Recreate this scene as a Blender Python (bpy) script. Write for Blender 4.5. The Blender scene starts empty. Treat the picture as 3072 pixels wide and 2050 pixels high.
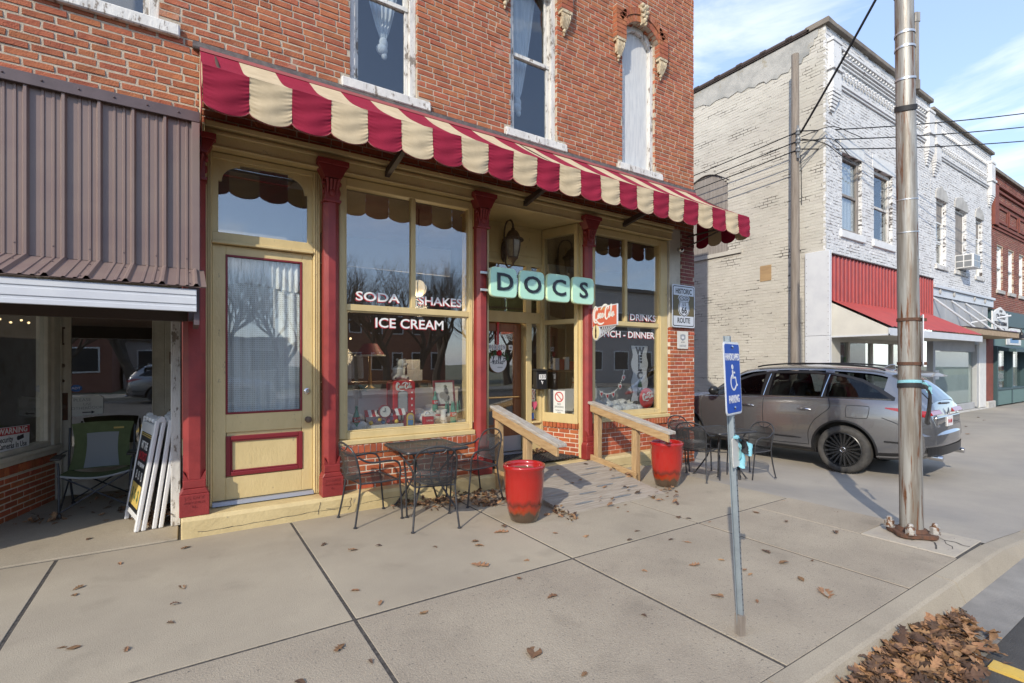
import bpy, bmesh, math, random
from mathutils import Vector, Matrix
R = random.Random(11)
SC = bpy.context.scene
COL = SC.collection
# ---------------------------------------------------------------- camera, sky, sun, exposure
cam_d = bpy.data.cameras.new("camera")
cam = bpy.data.objects.new("camera", cam_d)
COL.objects.link(cam)
SC.camera = cam
cam_d.sensor_width = 36.0
cam_d.lens = 17.484
cam_d.shift_y = 0.0205
cam_d.clip_start = 0.05
cam_d.clip_end = 900
cam.location = (0, 0, 1.7)
cam.rotation_euler = (math.pi / 2, 0, -math.radians(33.3))
SUN_EL, SUN_AZ = math.radians(32.0), math.radians(237.2)
world = bpy.data.worlds.new("World")
SC.world = world
world.use_nodes = True
wn, wl = world.node_tree.nodes, world.node_tree.links
sky = wn.new("ShaderNodeTexSky")
sky.sky_type = "NISHITA"
sky.sun_disc = False
sky.sun_elevation = SUN_EL
sky.sun_rotation = SUN_AZ
sky.air_density = 1.0
sky.dust_density = 0.6
sky.ozone_density = 1.0
bg = wn["Background"]
bg.inputs[1].default_value = 0.15
# thin winter cloud over the whole dome
tc = wn.new("ShaderNodeTexCoord")
mp = wn.new("ShaderNodeMapping")
mp.inputs["Scale"].default_value = (1.0, 1.0, 3.4)
mp.inputs["Location"].default_value = (3.3, 1.1, 0.55)
nz = wn.new("ShaderNodeTexNoise")
nz.inputs["Scale"].default_value = 2.1
nz.inputs["Detail"].default_value = 8
nz.inputs["Roughness"].default_value = 0.58
nz.inputs["Distortion"].default_value = 0.35
rp = wn.new("ShaderNodeValToRGB")
rp.color_ramp.elements[0].position = 0.54
rp.color_ramp.elements[1].position = 0.74
rp.color_ramp.elements[0].color = (0.0, 0.0, 0.0, 1)
rp.color_ramp.elements[1].color = (0.96, 0.96, 0.96, 1)
mx = wn.new("ShaderNodeMixRGB")
mx.inputs[2].default_value = (4.9, 5.05, 5.3, 1)
wl.new(tc.outputs["Generated"], mp.inputs[0])
wl.new(mp.outputs[0], nz.inputs["Vector"])
wl.new(nz.outputs["Fac"], rp.inputs[0])
wl.new(rp.outputs[0], mx.inputs[0])
veil = wn.new("ShaderNodeMixRGB")
veil.inputs[0].default_value = 0.45
veil.inputs[2].default_value = (2.35, 3.1, 4.9, 1)
wl.new(sky.outputs[0], veil.inputs[1])
wl.new(veil.outputs[0], mx.inputs[1])
wl.new(mx.outputs[0], bg.inputs[0])
sun_d = bpy.data.lights.new("sun", "SUN")
sun = bpy.data.objects.new("sun", sun_d)
COL.objects.link(sun)
sun_d.energy = 2.25
sun_d.angle = math.radians(0.55)
sun_d.color = (1.0, 0.90, 0.74)
_sv = Vector((math.sin(SUN_AZ) * math.cos(SUN_EL), math.cos(SUN_AZ) * math.cos(SUN_EL), math.sin(SUN_EL)))
sun.rotation_euler = _sv.to_track_quat("Z", "Y").to_euler()
SC.view_settings.view_transform = "Standard"
SC.view_settings.look = "None"
SC.view_settings.gamma = 1
SC.view_settings.use_curve_mapping = False
SC.view_settings.exposure = 0.92
SC.render.engine = "CYCLES"
SC.cycles.use_denoising = True
SC.cycles.denoising_prefilter = "ACCURATE"
SC.cycles.max_bounces = 7
SC.cycles.transparent_max_bounces = 14
SC.cycles.caustics_reflective = False
SC.cycles.caustics_refractive = False

# ---------------------------------------------------------------- materials
MATS = {}

def _new(name):
    m = bpy.data.materials.new(name)
    m.use_nodes = True
    MATS[name] = m
    return m, m.node_tree.nodes, m.node_tree.links, m.node_tree.nodes["Principled BSDF"]

def mat(name, col, rough=0.6, metal=0.0, col2=None, scale=6.0, lo=0.4, hi=0.65, bump=0.0, bscale=60.0, rnd=0.0,
        third=None, tscale=25.0, tlo=0.62, thi=0.7, stretch=(1, 1, 1), coat=0.0, spec=0.5, detail=6.0, rhi=None, bdist=0.01):
    """Painted, mineral or metal surface: base colour, a second colour mottled over it, wear, a fine relief."""
    m, n, l, b = _new(name)
    b.inputs["Roughness"].default_value = rough
    b.inputs["Metallic"].default_value = metal
    b.inputs["Coat Weight"].default_value = coat
    b.inputs["Specular IOR Level"].default_value = spec
    b.inputs["Base Color"].default_value = (*col, 1)
    if not (col2 or bump or rnd or third):
        return m
    tcn = n.new("ShaderNodeTexCoord")
    mpn = n.new("ShaderNodeMapping")
    mpn.inputs["Scale"].default_value = stretch
    geo = n.new("ShaderNodeNewGeometry")
    l.new(geo.outputs["Position"], mpn.inputs[0])
    cur = None
    rgb = n.new("ShaderNodeRGB")
    rgb.outputs[0].default_value = (*col, 1)
    cur = rgb.outputs[0]
    def noise(sc, det=detail, ro=0.6):
        t = n.new("ShaderNodeTexNoise")
        t.inputs["Scale"].default_value = sc
        t.inputs["Detail"].default_value = det
        t.inputs["Roughness"].default_value = ro
        l.new(mpn.outputs[0], t.inputs["Vector"])
        return t.outputs["Fac"]
    def ramp(x, a, c):
        r = n.new("ShaderNodeMapRange")
        r.inputs[1].default_value = a
        r.inputs[2].default_value = c
        l.new(x, r.inputs[0])
        return r.outputs[0]
    def mixc(f, a, c):
        k = n.new("ShaderNodeMixRGB")
        l.new(f, k.inputs[0])
        l.new(a, k.inputs[1])
        k.inputs[2].default_value = (*c, 1)
        return k.outputs[0]
    if col2:
        cur = mixc(ramp(noise(scale), lo, hi), cur, col2)
    if third:
        f = ramp(noise(tscale, 5, 0.7), tlo, thi)
        cur = mixc(f, cur, third)
        if rhi is not None:
            rr = n.new("ShaderNodeMapRange")
            rr.inputs[3].default_value = rough
            rr.inputs[4].default_value = rhi
            l.new(f, rr.inputs[0])
            l.new(rr.outputs[0], b.inputs["Roughness"])
    if rnd:
        at = n.new("ShaderNodeAttribute")
        at.attribute_name = "tone"
        oi = n.new("ShaderNodeObjectInfo")
        ad = n.new("ShaderNodeMath")
        ad.operation = "ADD"
        l.new(at.outputs["Fac"], ad.inputs[0])
        l.new(oi.outputs["Random"], ad.inputs[1])
        fr = n.new("ShaderNodeMath")
        fr.operation = "FRACT"
        l.new(ad.outputs[0], fr.inputs[0])
        hs = n.new("ShaderNodeHueSaturation")
        mr = n.new("ShaderNodeMapRange")
        mr.inputs[3].default_value = 1 - rnd
        mr.inputs[4].default_value = 1 + rnd * 0.8
        l.new(fr.outputs[0], mr.inputs[0])
        l.new(mr.outputs[0], hs.inputs["Value"])
        mu = n.new("ShaderNodeMath")
        mu.operation = "MULTIPLY"
        mu.inputs[1].default_value = 7.31
        l.new(fr.outputs[0], mu.inputs[0])
        f2 = n.new("ShaderNodeMath")
        f2.operation = "FRACT"
        l.new(mu.outputs[0], f2.inputs[0])
        m2 = n.new("ShaderNodeMapRange")
        m2.inputs[3].default_value = 0.5 - 0.007
        m2.inputs[4].default_value = 0.5 + 0.007
        l.new(f2.outputs[0], m2.inputs[0])
        l.new(m2.outputs[0], hs.inputs["Hue"])
        l.new(cur, hs.inputs["Color"])
        cur = hs.outputs[0]
    l.new(cur, b.inputs["Base Color"])
    if bump:
        bp = n.new("ShaderNodeBump")
        bp.inputs["Strength"].default_value = bump
        bp.inputs["Distance"].default_value = bdist
        l.new(noise(bscale, 6, 0.65), bp.inputs["Height"])
        l.new(bp.outputs[0], b.inputs["Normal"])
    return m

def stain(name):
    """dirt tide-marks and fine meandering cracks worn into a pavement material"""
    nt = MATS[name].node_tree
    n, l, b = nt.nodes, nt.links, nt.nodes["Principled BSDF"]
    src = b.inputs["Base Color"].links[0].from_socket
    geo = n.new("ShaderNodeNewGeometry")
    def nz(sc, d=4, dist=0.0):
        t = n.new("ShaderNodeTexNoise")
        t.inputs["Scale"].default_value = sc
        t.inputs["Detail"].default_value = d
        t.inputs["Distortion"].default_value = dist
        l.new(geo.outputs["Position"], t.inputs["Vector"])
        return t.outputs["Fac"]
    def rng(x, a, c, o0, o1):
        r = n.new("ShaderNodeMapRange")
        for i, v in ((1, a), (2, c), (3, o0), (4, o1)):
            r.inputs[i].default_value = v
        l.new(x, r.inputs[0])
        return r.outputs[0]
    def mul(c, f):
        m = n.new("ShaderNodeMixRGB")
        m.blend_type = "MULTIPLY"
        m.inputs[0].default_value = 1
        l.new(c, m.inputs[1])
        l.new(f, m.inputs[2])
        return m.outputs[0]
    c = mul(src, rng(nz(0.55, 7, 0.6), 0.54, 0.75, 1.0, 0.80))
    c = mul(c, rng(nz(2.7, 8, 0.3), 0.58, 0.74, 1.0, 0.84))
    c = mul(c, rng(nz(160, 2), 0.30, 0.70, 0.84, 1.14))
    l.new(c, b.inputs["Base Color"])

def glassmat(name, tint=(1, 1, 1), refl=0.0, gain=1.0, rough=0.0, wob=0.0, wscale=2.0):
    m, n, l, b = _new(name)
    n.remove(b)
    out = n["Material Output"]
    gl = n.new("ShaderNodeBsdfGlossy")
    gl.inputs["Roughness"].default_value = rough
    tr = n.new("ShaderNodeBsdfTransparent")
    tr.inputs[0].default_value = (*tint, 1)
    fr = n.new("ShaderNodeLayerWeight")
    fr.inputs[0].default_value = 0.5
    pw = n.new("ShaderNodeMath")
    pw.operation = "POWER"
    pw.inputs[1].default_value = 5.0
    l.new(fr.outputs["Facing"], pw.inputs[0])
    ma = n.new("ShaderNodeMath")
    ma.operation = "MULTIPLY_ADD"
    ma.use_clamp = True
    ma.inputs[1].default_value = gain
    ma.inputs[2].default_value = refl
    l.new(pw.outputs[0], ma.inputs[0])
    mi = n.new("ShaderNodeMixShader")
    l.new(ma.outputs[0], mi.inputs[0])
    l.new(tr.outputs[0], mi.inputs[1])
    l.new(gl.outputs[0], mi.inputs[2])
    l.new(mi.outputs[0], out.inputs[0])
    if wob:
        geo = n.new("ShaderNodeNewGeometry")
        t = n.new("ShaderNodeTexNoise")
        t.inputs["Scale"].default_value = wscale
        l.new(geo.outputs["Position"], t.inputs["Vector"])
        bp = n.new("ShaderNodeBump")
        bp.inputs["Strength"].default_value = 1.0
        bp.inputs["Distance"].default_value = wob
        l.new(t.outputs["Fac"], bp.inputs["Height"])
        l.new(bp.outputs[0], gl.inputs["Normal"])
    return m

def emis(name, col, s):
    m, n, l, b = _new(name)
    b.inputs["Base Color"].default_value = (*col, 1)
    b.inputs["Emission Color"].default_value = (*col, 1)
    b.inputs["Emission Strength"].default_value = s
    return m

mat("brick_red", (0.415, 0.138, 0.064), 0.88, col2=(0.315, 0.094, 0.046), scale=9, bump=1.0, bscale=70, rnd=0.15, third=(0.46, 0.27, 0.20), tscale=2.6, tlo=0.60, thi=0.78)
mat("mortar", (0.52, 0.44, 0.34), 0.95, col2=(0.40, 0.34, 0.27), scale=12, bump=0.8, bscale=90)
mat("brick_orange", (0.43, 0.112, 0.042), 0.62, col2=(0.34, 0.083, 0.034), scale=14, bump=0.25, bscale=120, rnd=0.20)
mat("mortar_pale", (0.66, 0.58, 0.46), 0.9, bump=0.5, bscale=120)
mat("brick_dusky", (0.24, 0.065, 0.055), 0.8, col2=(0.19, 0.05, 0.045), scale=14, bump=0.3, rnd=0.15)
mat("brick_far", (0.24, 0.075, 0.050), 0.85, col2=(0.19, 0.060, 0.042), scale=4, bump=0.3, rnd=0.22)
mat("yellow_paint", (0.64, 0.505, 0.255), 0.48, col2=(0.54, 0.42, 0.20), scale=3.2, lo=.35, hi=.75, bump=0.45, bscale=38, third=(0.34, 0.27, 0.16), tscale=22, tlo=0.645, thi=0.70, stretch=(1, 1, .45))
mat("yellow_worn", (0.60, 0.48, 0.25), 0.6, col2=(0.52, 0.41, 0.21), scale=4, bump=0.7, bscale=24, third=(0.33, 0.28, 0.2), tscale=11, tlo=0.66, thi=0.72)
mat("red_paint", (0.27, 0.034, 0.032), 0.42, col2=(0.21, 0.026, 0.026), scale=6, bump=0.25, bscale=70)
mat("trim_red", (0.19, 0.016, 0.022), 0.4, bump=0.15, bscale=60)
mat("white_peel", (0.66, 0.65, 0.62), 0.75, col2=(0.52, 0.51, 0.49), scale=8, bump=0.8, bscale=35, third=(0.22, 0.19, 0.16), tscale=16, tlo=0.56, thi=0.61, stretch=(1, 1, 0.35))
mat("white_paint", (0.74, 0.74, 0.72), 0.45, col2=(0.66, 0.66, 0.64), scale=5, bump=0.1)
mat("old_white", (0.56, 0.52, 0.43), 0.6, col2=(0.47, 0.43, 0.35), scale=5, bump=0.35, bscale=40, third=(0.3, 0.26, 0.2), tscale=26, tlo=0.69, thi=0.74)
mat("board_white", (0.62, 0.63, 0.63), 0.7, col2=(0.50, 0.52, 0.54), scale=5, stretch=(6, 6, 0.6), bump=0.4, bscale=30)
mat("awning_red", (0.27, 0.016, 0.042), 0.85, col2=(0.235, 0.014, 0.036), scale=4, bump=0.25, bscale=500, spec=0.2)
mat("awning_cream", (0.56, 0.455, 0.30), 0.85, col2=(0.48, 0.385, 0.25), scale=5, bump=0.25, bscale=500, spec=0.2)
mat("piping", (0.36, 0.10, 0.10), 0.8)
mat("brown_metal", (0.215, 0.158, 0.138), 0.42, col2=(0.195, 0.138, 0.126), scale=3, bump=0.06, bscale=5, third=(0.32, 0.25, 0.22), tscale=9, tlo=0.7, thi=0.8)
mat("brown_trim", (0.11, 0.08, 0.085), 0.5, col2=(0.085, 0.062, 0.066), scale=6, bump=0.1)
mat("dark_wood", (0.06, 0.04, 0.03), 0.6, bump=0.3)
mat("flash_tar", (0.07, 0.06, 0.06), 0.8, col2=(0.13, 0.11, 0.10), scale=14, bump=0.6, bscale=30)
mat("white_metal", (0.60, 0.62, 0.65), 0.4, col2=(0.54, 0.56, 0.6), scale=3)
mat("glass_dark_in", (0.02, 0.02, 0.022), 0.4)
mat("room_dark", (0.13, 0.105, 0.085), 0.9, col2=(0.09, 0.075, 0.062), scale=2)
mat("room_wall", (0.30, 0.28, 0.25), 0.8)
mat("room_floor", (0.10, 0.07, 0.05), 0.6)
mat("halfwall", (0.74, 0.73, 0.71), 0.7)
mat("sheer", (0.78, 0.80, 0.80), 0.9, col2=(0.62, 0.65, 0.66), scale=7, stretch=(8, 8, 0.3))
mat("mint", (0.47, 0.79, 0.63), 0.32, col2=(0.44, 0.75, 0.60), scale=4, coat=0.3)
mat("mint_edge", (0.62, 0.80, 0.55), 0.35)
mat("charcoal", (0.018, 0.023, 0.032), 0.45)
mat("steel_rail", (0.55, 0.56, 0.57), 0.35, metal=0.7)
mat("bronze", (0.10, 0.067, 0.045), 0.5, metal=0.35, col2=(0.15, 0.11, 0.08), scale=18, bump=0.3, bscale=60)
mat("lamp_pane", (0.32, 0.27, 0.20), 0.25, col2=(0.22, 0.18, 0.13), scale=12, coat=0.4)
mat("door_wood", (0.235, 0.085, 0.030), 0.4, col2=(0.17, 0.058, 0.022), scale=4, stretch=(9, 9, 0.7), bump=0.15, bscale=30, coat=0.25)
mat("brass", (0.55, 0.36, 0.14), 0.3, metal=0.9)
mat("grey_plate", (0.40, 0.41, 0.43), 0.4, metal=0.5)
mat("black_iron", (0.028, 0.030, 0.034), 0.42, col2=(0.05, 0.05, 0.055), scale=14, bump=0.12, bscale=90, metal=0.2)
mat("black_plastic", (0.018, 0.018, 0.02), 0.45)
mat("mailbox_black", (0.014, 0.014, 0.016), 0.35)
mat("rubber", (0.035, 0.034, 0.033), 0.8, col2=(0.06, 0.056, 0.05), scale=12, bump=0.4)
mat("lumber", (0.44, 0.30, 0.155), 0.72, col2=(0.33, 0.205, 0.095), scale=5, stretch=(7, 1.2, 7), bump=0.35, bscale=34, third=(0.20, 0.13, 0.07), tscale=15, tlo=0.68, thi=0.74)
mat("lumber_post", (0.46, 0.315, 0.165), 0.72, col2=(0.33, 0.21, 0.10), scale=5, stretch=(9, 9, 0.8), bump=0.3, bscale=34, third=(0.20, 0.13, 0.07), tscale=15, tlo=0.68, thi=0.74)
mat("lumber_grey", (0.37, 0.325, 0.27), 0.85, col2=(0.27, 0.23, 0.185), scale=4, stretch=(0.8, 9, 9), bump=0.5, bscale=30, third=(0.15, 0.19, 0.19), tscale=2.2, tlo=0.66, thi=0.70)
mat("rail_grey", (0.42, 0.40, 0.37), 0.85, col2=(0.33, 0.27, 0.20), scale=4, stretch=(9, 0.9, 9), bump=0.5, bscale=30)
mat("sign_silver", (0.60, 0.63, 0.68), 0.3, metal=0.1)
mat("sign_white", (0.74, 0.75, 0.76), 0.4)
mat("sign_brown", (0.125, 0.095, 0.035), 0.45)
mat("sign_black", (0.012, 0.013, 0.015), 0.5)
mat("sign_blue", (0.008, 0.075, 0.42), 0.5, spec=0.3)
mat("galv", (0.30, 0.35, 0.38), 0.45, metal=0.55, col2=(0.25, 0.29, 0.32), scale=10, bump=0.1)
mat("teal_cloth", (0.20, 0.47, 0.55), 0.8, col2=(0.27, 0.55, 0.62), scale=12)
mat("black_cloth", (0.02, 0.02, 0.022), 0.7)
mat("cream_plate", (0.66, 0.64, 0.58), 0.45)
mat("coke_red", (0.52, 0.018, 0.022), 0.35, coat=0.3)
mat("coke_orange", (0.62, 0.145, 0.085), 0.4)
mat("lit_white", (0.80, 0.80, 0.78), 0.5)
mat("dark_red_edge", (0.20, 0.02, 0.03), 0.6)
mat("pale_yellow", (0.78, 0.70, 0.42), 0.5)
mat("bottle_brown", (0.045, 0.02, 0.012), 0.3)
mat("heart_pink", (0.62, 0.10, 0.18), 0.5)
mat("plush", (0.62, 0.60, 0.54), 0.95, bump=1.0, bscale=110, col2=(0.54, 0.52, 0.46), scale=30)
mat("cotton", (0.74, 0.77, 0.80), 0.95, bump=1.0, bscale=26, bdist=0.03)
mat("bottle_green", (0.10, 0.30, 0.22), 0.15, coat=0.6)
mat("toy_yellow", (0.72, 0.48, 0.06), 0.4)
mat("toy_blue", (0.10, 0.25, 0.48), 0.4)
mat("toy_purple", (0.42, 0.28, 0.48), 0.5)
mat("wood_mid", (0.20, 0.11, 0.055), 0.55, col2=(0.15, 0.08, 0.04), scale=5, stretch=(1, 6, 6))
mat("leaf_green", (0.05, 0.11, 0.045), 0.6)
mat("photo_dark", (0.06, 0.06, 0.06), 0.4, col2=(0.35, 0.34, 0.32), scale=9, lo=0.45, hi=0.5)
mat("concrete", (0.375, 0.325, 0.246), 0.92, col2=(0.30, 0.258, 0.198), scale=0.9, lo=0.35, hi=0.7, bump=0.5, bscale=120, third=(0.17, 0.15, 0.125), tscale=48, tlo=0.645, thi=0.70, bdist=0.006)
stain("concrete")
mat("concrete_rough", (0.37, 0.318, 0.243), 0.95, col2=(0.29, 0.246, 0.19), scale=1.4, lo=0.35, hi=0.7, bump=0.9, bscale=75, third=(0.14, 0.125, 0.105), tscale=40, tlo=0.605, thi=0.66, bdist=0.008)
stain("concrete_rough")
mat("concrete_seam", (0.05, 0.045, 0.04), 0.98, col2=(0.10, 0.09, 0.08), scale=30, bump=0.9, bscale=70)
mat("apron", (0.36, 0.325, 0.272), 0.95, col2=(0.265, 0.245, 0.218), scale=0.7, lo=0.35, hi=0.7, bump=0.7, bscale=60, third=(0.24, 0.22, 0.2), tscale=38, tlo=0.6, thi=0.7)
mat("patch_conc", (0.42, 0.375, 0.30), 0.95, col2=(0.36, 0.32, 0.27), scale=6, bump=0.8, bscale=40, third=(0.18, 0.16, 0.14), tscale=14, tlo=0.66, thi=0.68)
mat("asphalt", (0.050, 0.048, 0.046), 0.95, col2=(0.075, 0.071, 0.067), scale=2, bump=0.9, bscale=90, third=(0.14, 0.135, 0.13), tscale=80, tlo=0.62, thi=0.7)
mat("gutter", (0.20, 0.19, 0.175), 0.95, col2=(0.28, 0.265, 0.24), scale=2.4, bump=0.7, bscale=80)
mat("road_yellow", (0.60, 0.40, 0.075), 0.8, col2=(0.52, 0.36, 0.10), scale=9, bump=0.3)
mat("earth", (0.16, 0.145, 0.10), 1.0, col2=(0.12, 0.13, 0.06), scale=0.8)
mat("leaf_brown", (0.27, 0.15, 0.072), 0.8, col2=(0.19, 0.10, 0.052), scale=30, rnd=0.45, bump=0.2, bscale=60)
mat("leaf_dark", (0.105, 0.060, 0.036), 0.85, rnd=0.4, col2=(0.07, 0.04, 0.026), scale=30)
mat("bark", (0.095, 0.078, 0.064), 0.95, col2=(0.065, 0.054, 0.045), scale=8, bump=0.8, bscale=20)
mat("white_brick", (0.70, 0.705, 0.705), 0.8, col2=(0.62, 0.625, 0.63), scale=1.4, bump=0.5, bscale=40, rnd=0.05, third=(0.16, 0.12, 0.105), tscale=7.5, tlo=0.62, thi=0.645, stretch=(0.7, 0.7, 2.4))
mat("white_joint", (0.70, 0.705, 0.71), 0.95, col2=(0.14, 0.125, 0.12), scale=2.6, lo=0.535, hi=0.60, stretch=(0.6, 0.6, 2.0), third=(0.07, 0.062, 0.06), tscale=9, tlo=0.52, thi=0.56)
mat("cream_brick", (0.53, 0.51, 0.455), 0.85, col2=(0.45, 0.43, 0.38), scale=0.8, bump=0.3, bscale=35, rnd=0.05, third=(0.24, 0.10, 0.07), tscale=4.5, tlo=0.70, thi=0.72)
mat("cream_joint", (0.47, 0.45, 0.40), 0.95, col2=(0.07, 0.06, 0.052), scale=1.3, lo=0.565, hi=0.62, stretch=(1, 0.6, 2.2), third=(0.09, 0.08, 0.07), tscale=5, tlo=0.60, thi=0.63)
mat("stucco", (0.42, 0.415, 0.39), 0.95, col2=(0.27, 0.275, 0.265), scale=1.9, lo=.38, hi=.62, bump=0.9, bscale=14, third=(0.30, 0.26, 0.18), tscale=2.5, tlo=0.58, thi=0.7)
mat("stone_trim", (0.50, 0.49, 0.46), 0.85, col2=(0.38, 0.37, 0.35), scale=4, bump=0.5)
mat("coping", (0.23, 0.20, 0.165), 0.95, col2=(0.16, 0.14, 0.12), scale=3, bump=0.6)
mat("tile_cap", (0.075, 0.055, 0.05), 0.7, bump=0.4)
mat("plywood", (0.40, 0.27, 0.14), 0.8, col2=(0.32, 0.21, 0.11), scale=3, stretch=(1, 1, 5))
mat("grey_board", (0.30, 0.275, 0.25), 0.9, col2=(0.20, 0.18, 0.165), scale=4, stretch=(8, 8, 0.5), bump=0.4)
mat("grey_panel", (0.42, 0.43, 0.44), 0.6, col2=(0.37, 0.38, 0.39), scale=2)
mat("red_metal", (0.36, 0.045, 0.04), 0.45, col2=(0.29, 0.04, 0.036), scale=3, bump=0.05)
mat("roof_red", (0.40, 0.055, 0.04), 0.5, col2=(0.34, 0.05, 0.04), scale=2)
mat("gable_cream", (0.60, 0.585, 0.53), 0.7, col2=(0.53, 0.515, 0.47), scale=2, bump=0.2)
mat("teal_paint", (0.115, 0.20, 0.19), 0.5)
mat("teal_dark", (0.045, 0.085, 0.095), 0.5)
mat("tan_panel", (0.42, 0.31, 0.20), 0.8, col2=(0.33, 0.24, 0.155), scale=6)
mat("blind", (0.47, 0.57, 0.56), 0.7, col2=(0.43, 0.53, 0.52), scale=2)
mat("pole_steel", (0.36, 0.355, 0.33), 0.5, metal=0.3, col2=(0.19, 0.165, 0.135), scale=4, lo=0.42, hi=0.60, stretch=(4.0, 4.0, 0.26), third=(0.15, 0.06, 0.025), tscale=6, tlo=0.55, thi=0.63, bump=0.2, bscale=40)
mat("rust", (0.12, 0.055, 0.032), 0.9, col2=(0.075, 0.045, 0.032), scale=25, bump=0.6, bscale=60)
mat("nut_steel", (0.42, 0.40, 0.37), 0.6, metal=0.4, col2=(0.17, 0.085, 0.045), scale=28, lo=0.5, hi=0.56, bump=0.4)
mat("utility_wood", (0.27, 0.235, 0.20), 0.92, col2=(0.18, 0.15, 0.125), scale=4, stretch=(9, 9, 0.4), bump=0.7, bscale=18)
mat("wire_black", (0.012, 0.012, 0.013), 0.6)
mat("insulator", (0.20, 0.21, 0.22), 0.3)
mat("car_grey", (0.25, 0.25, 0.258), 0.27, metal=0.8, coat=1.0)
mat("car_black", (0.014, 0.014, 0.015), 0.35)
mat("car_glass", (0.012, 0.014, 0.015), 0.03, spec=0.9, coat=0.5)
mat("tyre", (0.035, 0.034, 0.033), 0.85, col2=(0.07, 0.066, 0.06), scale=8, bump=0.2)
mat("wheel_dark", (0.045, 0.046, 0.048), 0.35, metal=0.6)
mat("chrome", (0.62, 0.63, 0.65), 0.15, metal=1.0)
mat("tail_red", (0.30, 0.012, 0.015), 0.15, coat=0.6)
mat("soil", (0.17, 0.10, 0.06), 0.95, bump=0.9)
mat("camp_green", (0.14, 0.175, 0.075), 0.85, col2=(0.11, 0.14, 0.06), scale=8, bump=0.2, bscale=200)
mat("camp_mesh", (0.30, 0.32, 0.33), 0.8)
mat("aframe_white", (0.70, 0.71, 0.72), 0.35)
mat("paper", (0.68, 0.69, 0.66), 0.8)
mat("ink", (0.03, 0.03, 0.04), 0.7)
mat("warn_red", (0.47, 0.02, 0.03), 0.4)
mat("gold", (0.60, 0.44, 0.12), 0.5)
mat("adt_blue", (0.03, 0.13, 0.45), 0.4)
mat("corbel", (0.55, 0.47, 0.33), 0.8, col2=(0.36, 0.28, 0.18), scale=22, lo=0.45, hi=0.6, bump=0.5)
mat("far_wall", (0.42, 0.39, 0.36), 0.85)
mat("far_brick", (0.26, 0.12, 0.085), 0.9)
mat("far_roof", (0.12, 0.115, 0.11), 0.9)
mat("bear_nose", (0.02, 0.018, 0.018), 0.4)
mat("skin_print", (0.5, 0.38, 0.28), 0.6)
glassmat("shop_glass", (0.97, 0.98, 0.97), refl=0.20, gain=0.80, wob=0.0008, wscale=1.3)
glassmat("old_glass", (0.85, 0.88, 0.9), refl=0.10, gain=0.85, wob=0.003, wscale=2.2)
glassmat("door_glass", (0.97, 0.98, 0.97), refl=0.11, gain=0.85, wob=0.0012, wscale=1.6)
glassmat("car_window", (0.30, 0.33, 0.33), refl=0.05, gain=0.95)
glassmat("clear_glass", (0.95, 0.97, 0.96), refl=0.08, gain=0.9)
emis("globe", (1.0, 0.80, 0.5), 0.45)
emis("bulb", (1.0, 0.72, 0.36), 1.6)
# perforated metal (chair and table mesh) and the dotted lace curtain: real holes through a thin sheet
def perforated(name, col, pitch, hole, rough=0.45, axes=(0, 1), obj_space=True, stagger=True):
    m, n, l, b = _new(name)
    b.inputs["Base Color"].default_value = (*col, 1)
    b.inputs["Roughness"].default_value = rough
    tcn = n.new("ShaderNodeTexCoord")
    uv = n.new("ShaderNodeMapping")
    uv.inputs["Scale"].default_value = (1 / pitch, 1 / pitch, 1)
    l.new(tcn.outputs["UV"], uv.inputs[0])
    sp = n.new("ShaderNodeSeparateXYZ")
    l.new(uv.outputs[0], sp.inputs[0])
    def mth(op, a, c=None):
        k = n.new("ShaderNodeMath")
        k.operation = op
        for i, x in enumerate((a, c)):
            if x is None:
                continue
            if isinstance(x, (int, float)):
                k.inputs[i].default_value = x
            else:
                l.new(x, k.inputs[i])
        return k.outputs[0]
    fx = mth("SUBTRACT", mth("FRACT", sp.outputs[0]), 0.5)
    fy = mth("SUBTRACT", mth("FRACT", sp.outputs[1]), 0.5)
    d = mth("ADD", mth("ABSOLUTE", fx), mth("ABSOLUTE", fy)) if stagger else mth("MAXIMUM", mth("ABSOLUTE", fx), mth("ABSOLUTE", fy))
    h = mth("LESS_THAN", d, hole)
    tr = n.new("ShaderNodeBsdfTransparent")
    mi = n.new("ShaderNodeMixShader")
    l.new(h, mi.inputs[0])
    l.new(b.outputs[0], mi.inputs[1])
    l.new(tr.outputs[0], mi.inputs[2])
    l.new(mi.outputs[0], n["Material Output"].inputs[0])
    return m
perforated("iron_mesh", (0.026, 0.028, 0.031), 0.012, 0.36)
perforated("lace", (0.74, 0.77, 0.77), 0.022, 0.17, 0.9, stagger=False)

# ---------------------------------------------------------------- mesh helpers
def wloc(o):
    v = Vector((0, 0, 0))
    while o is not None:
        v += o.location
        o = o.parent
    return v

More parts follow.
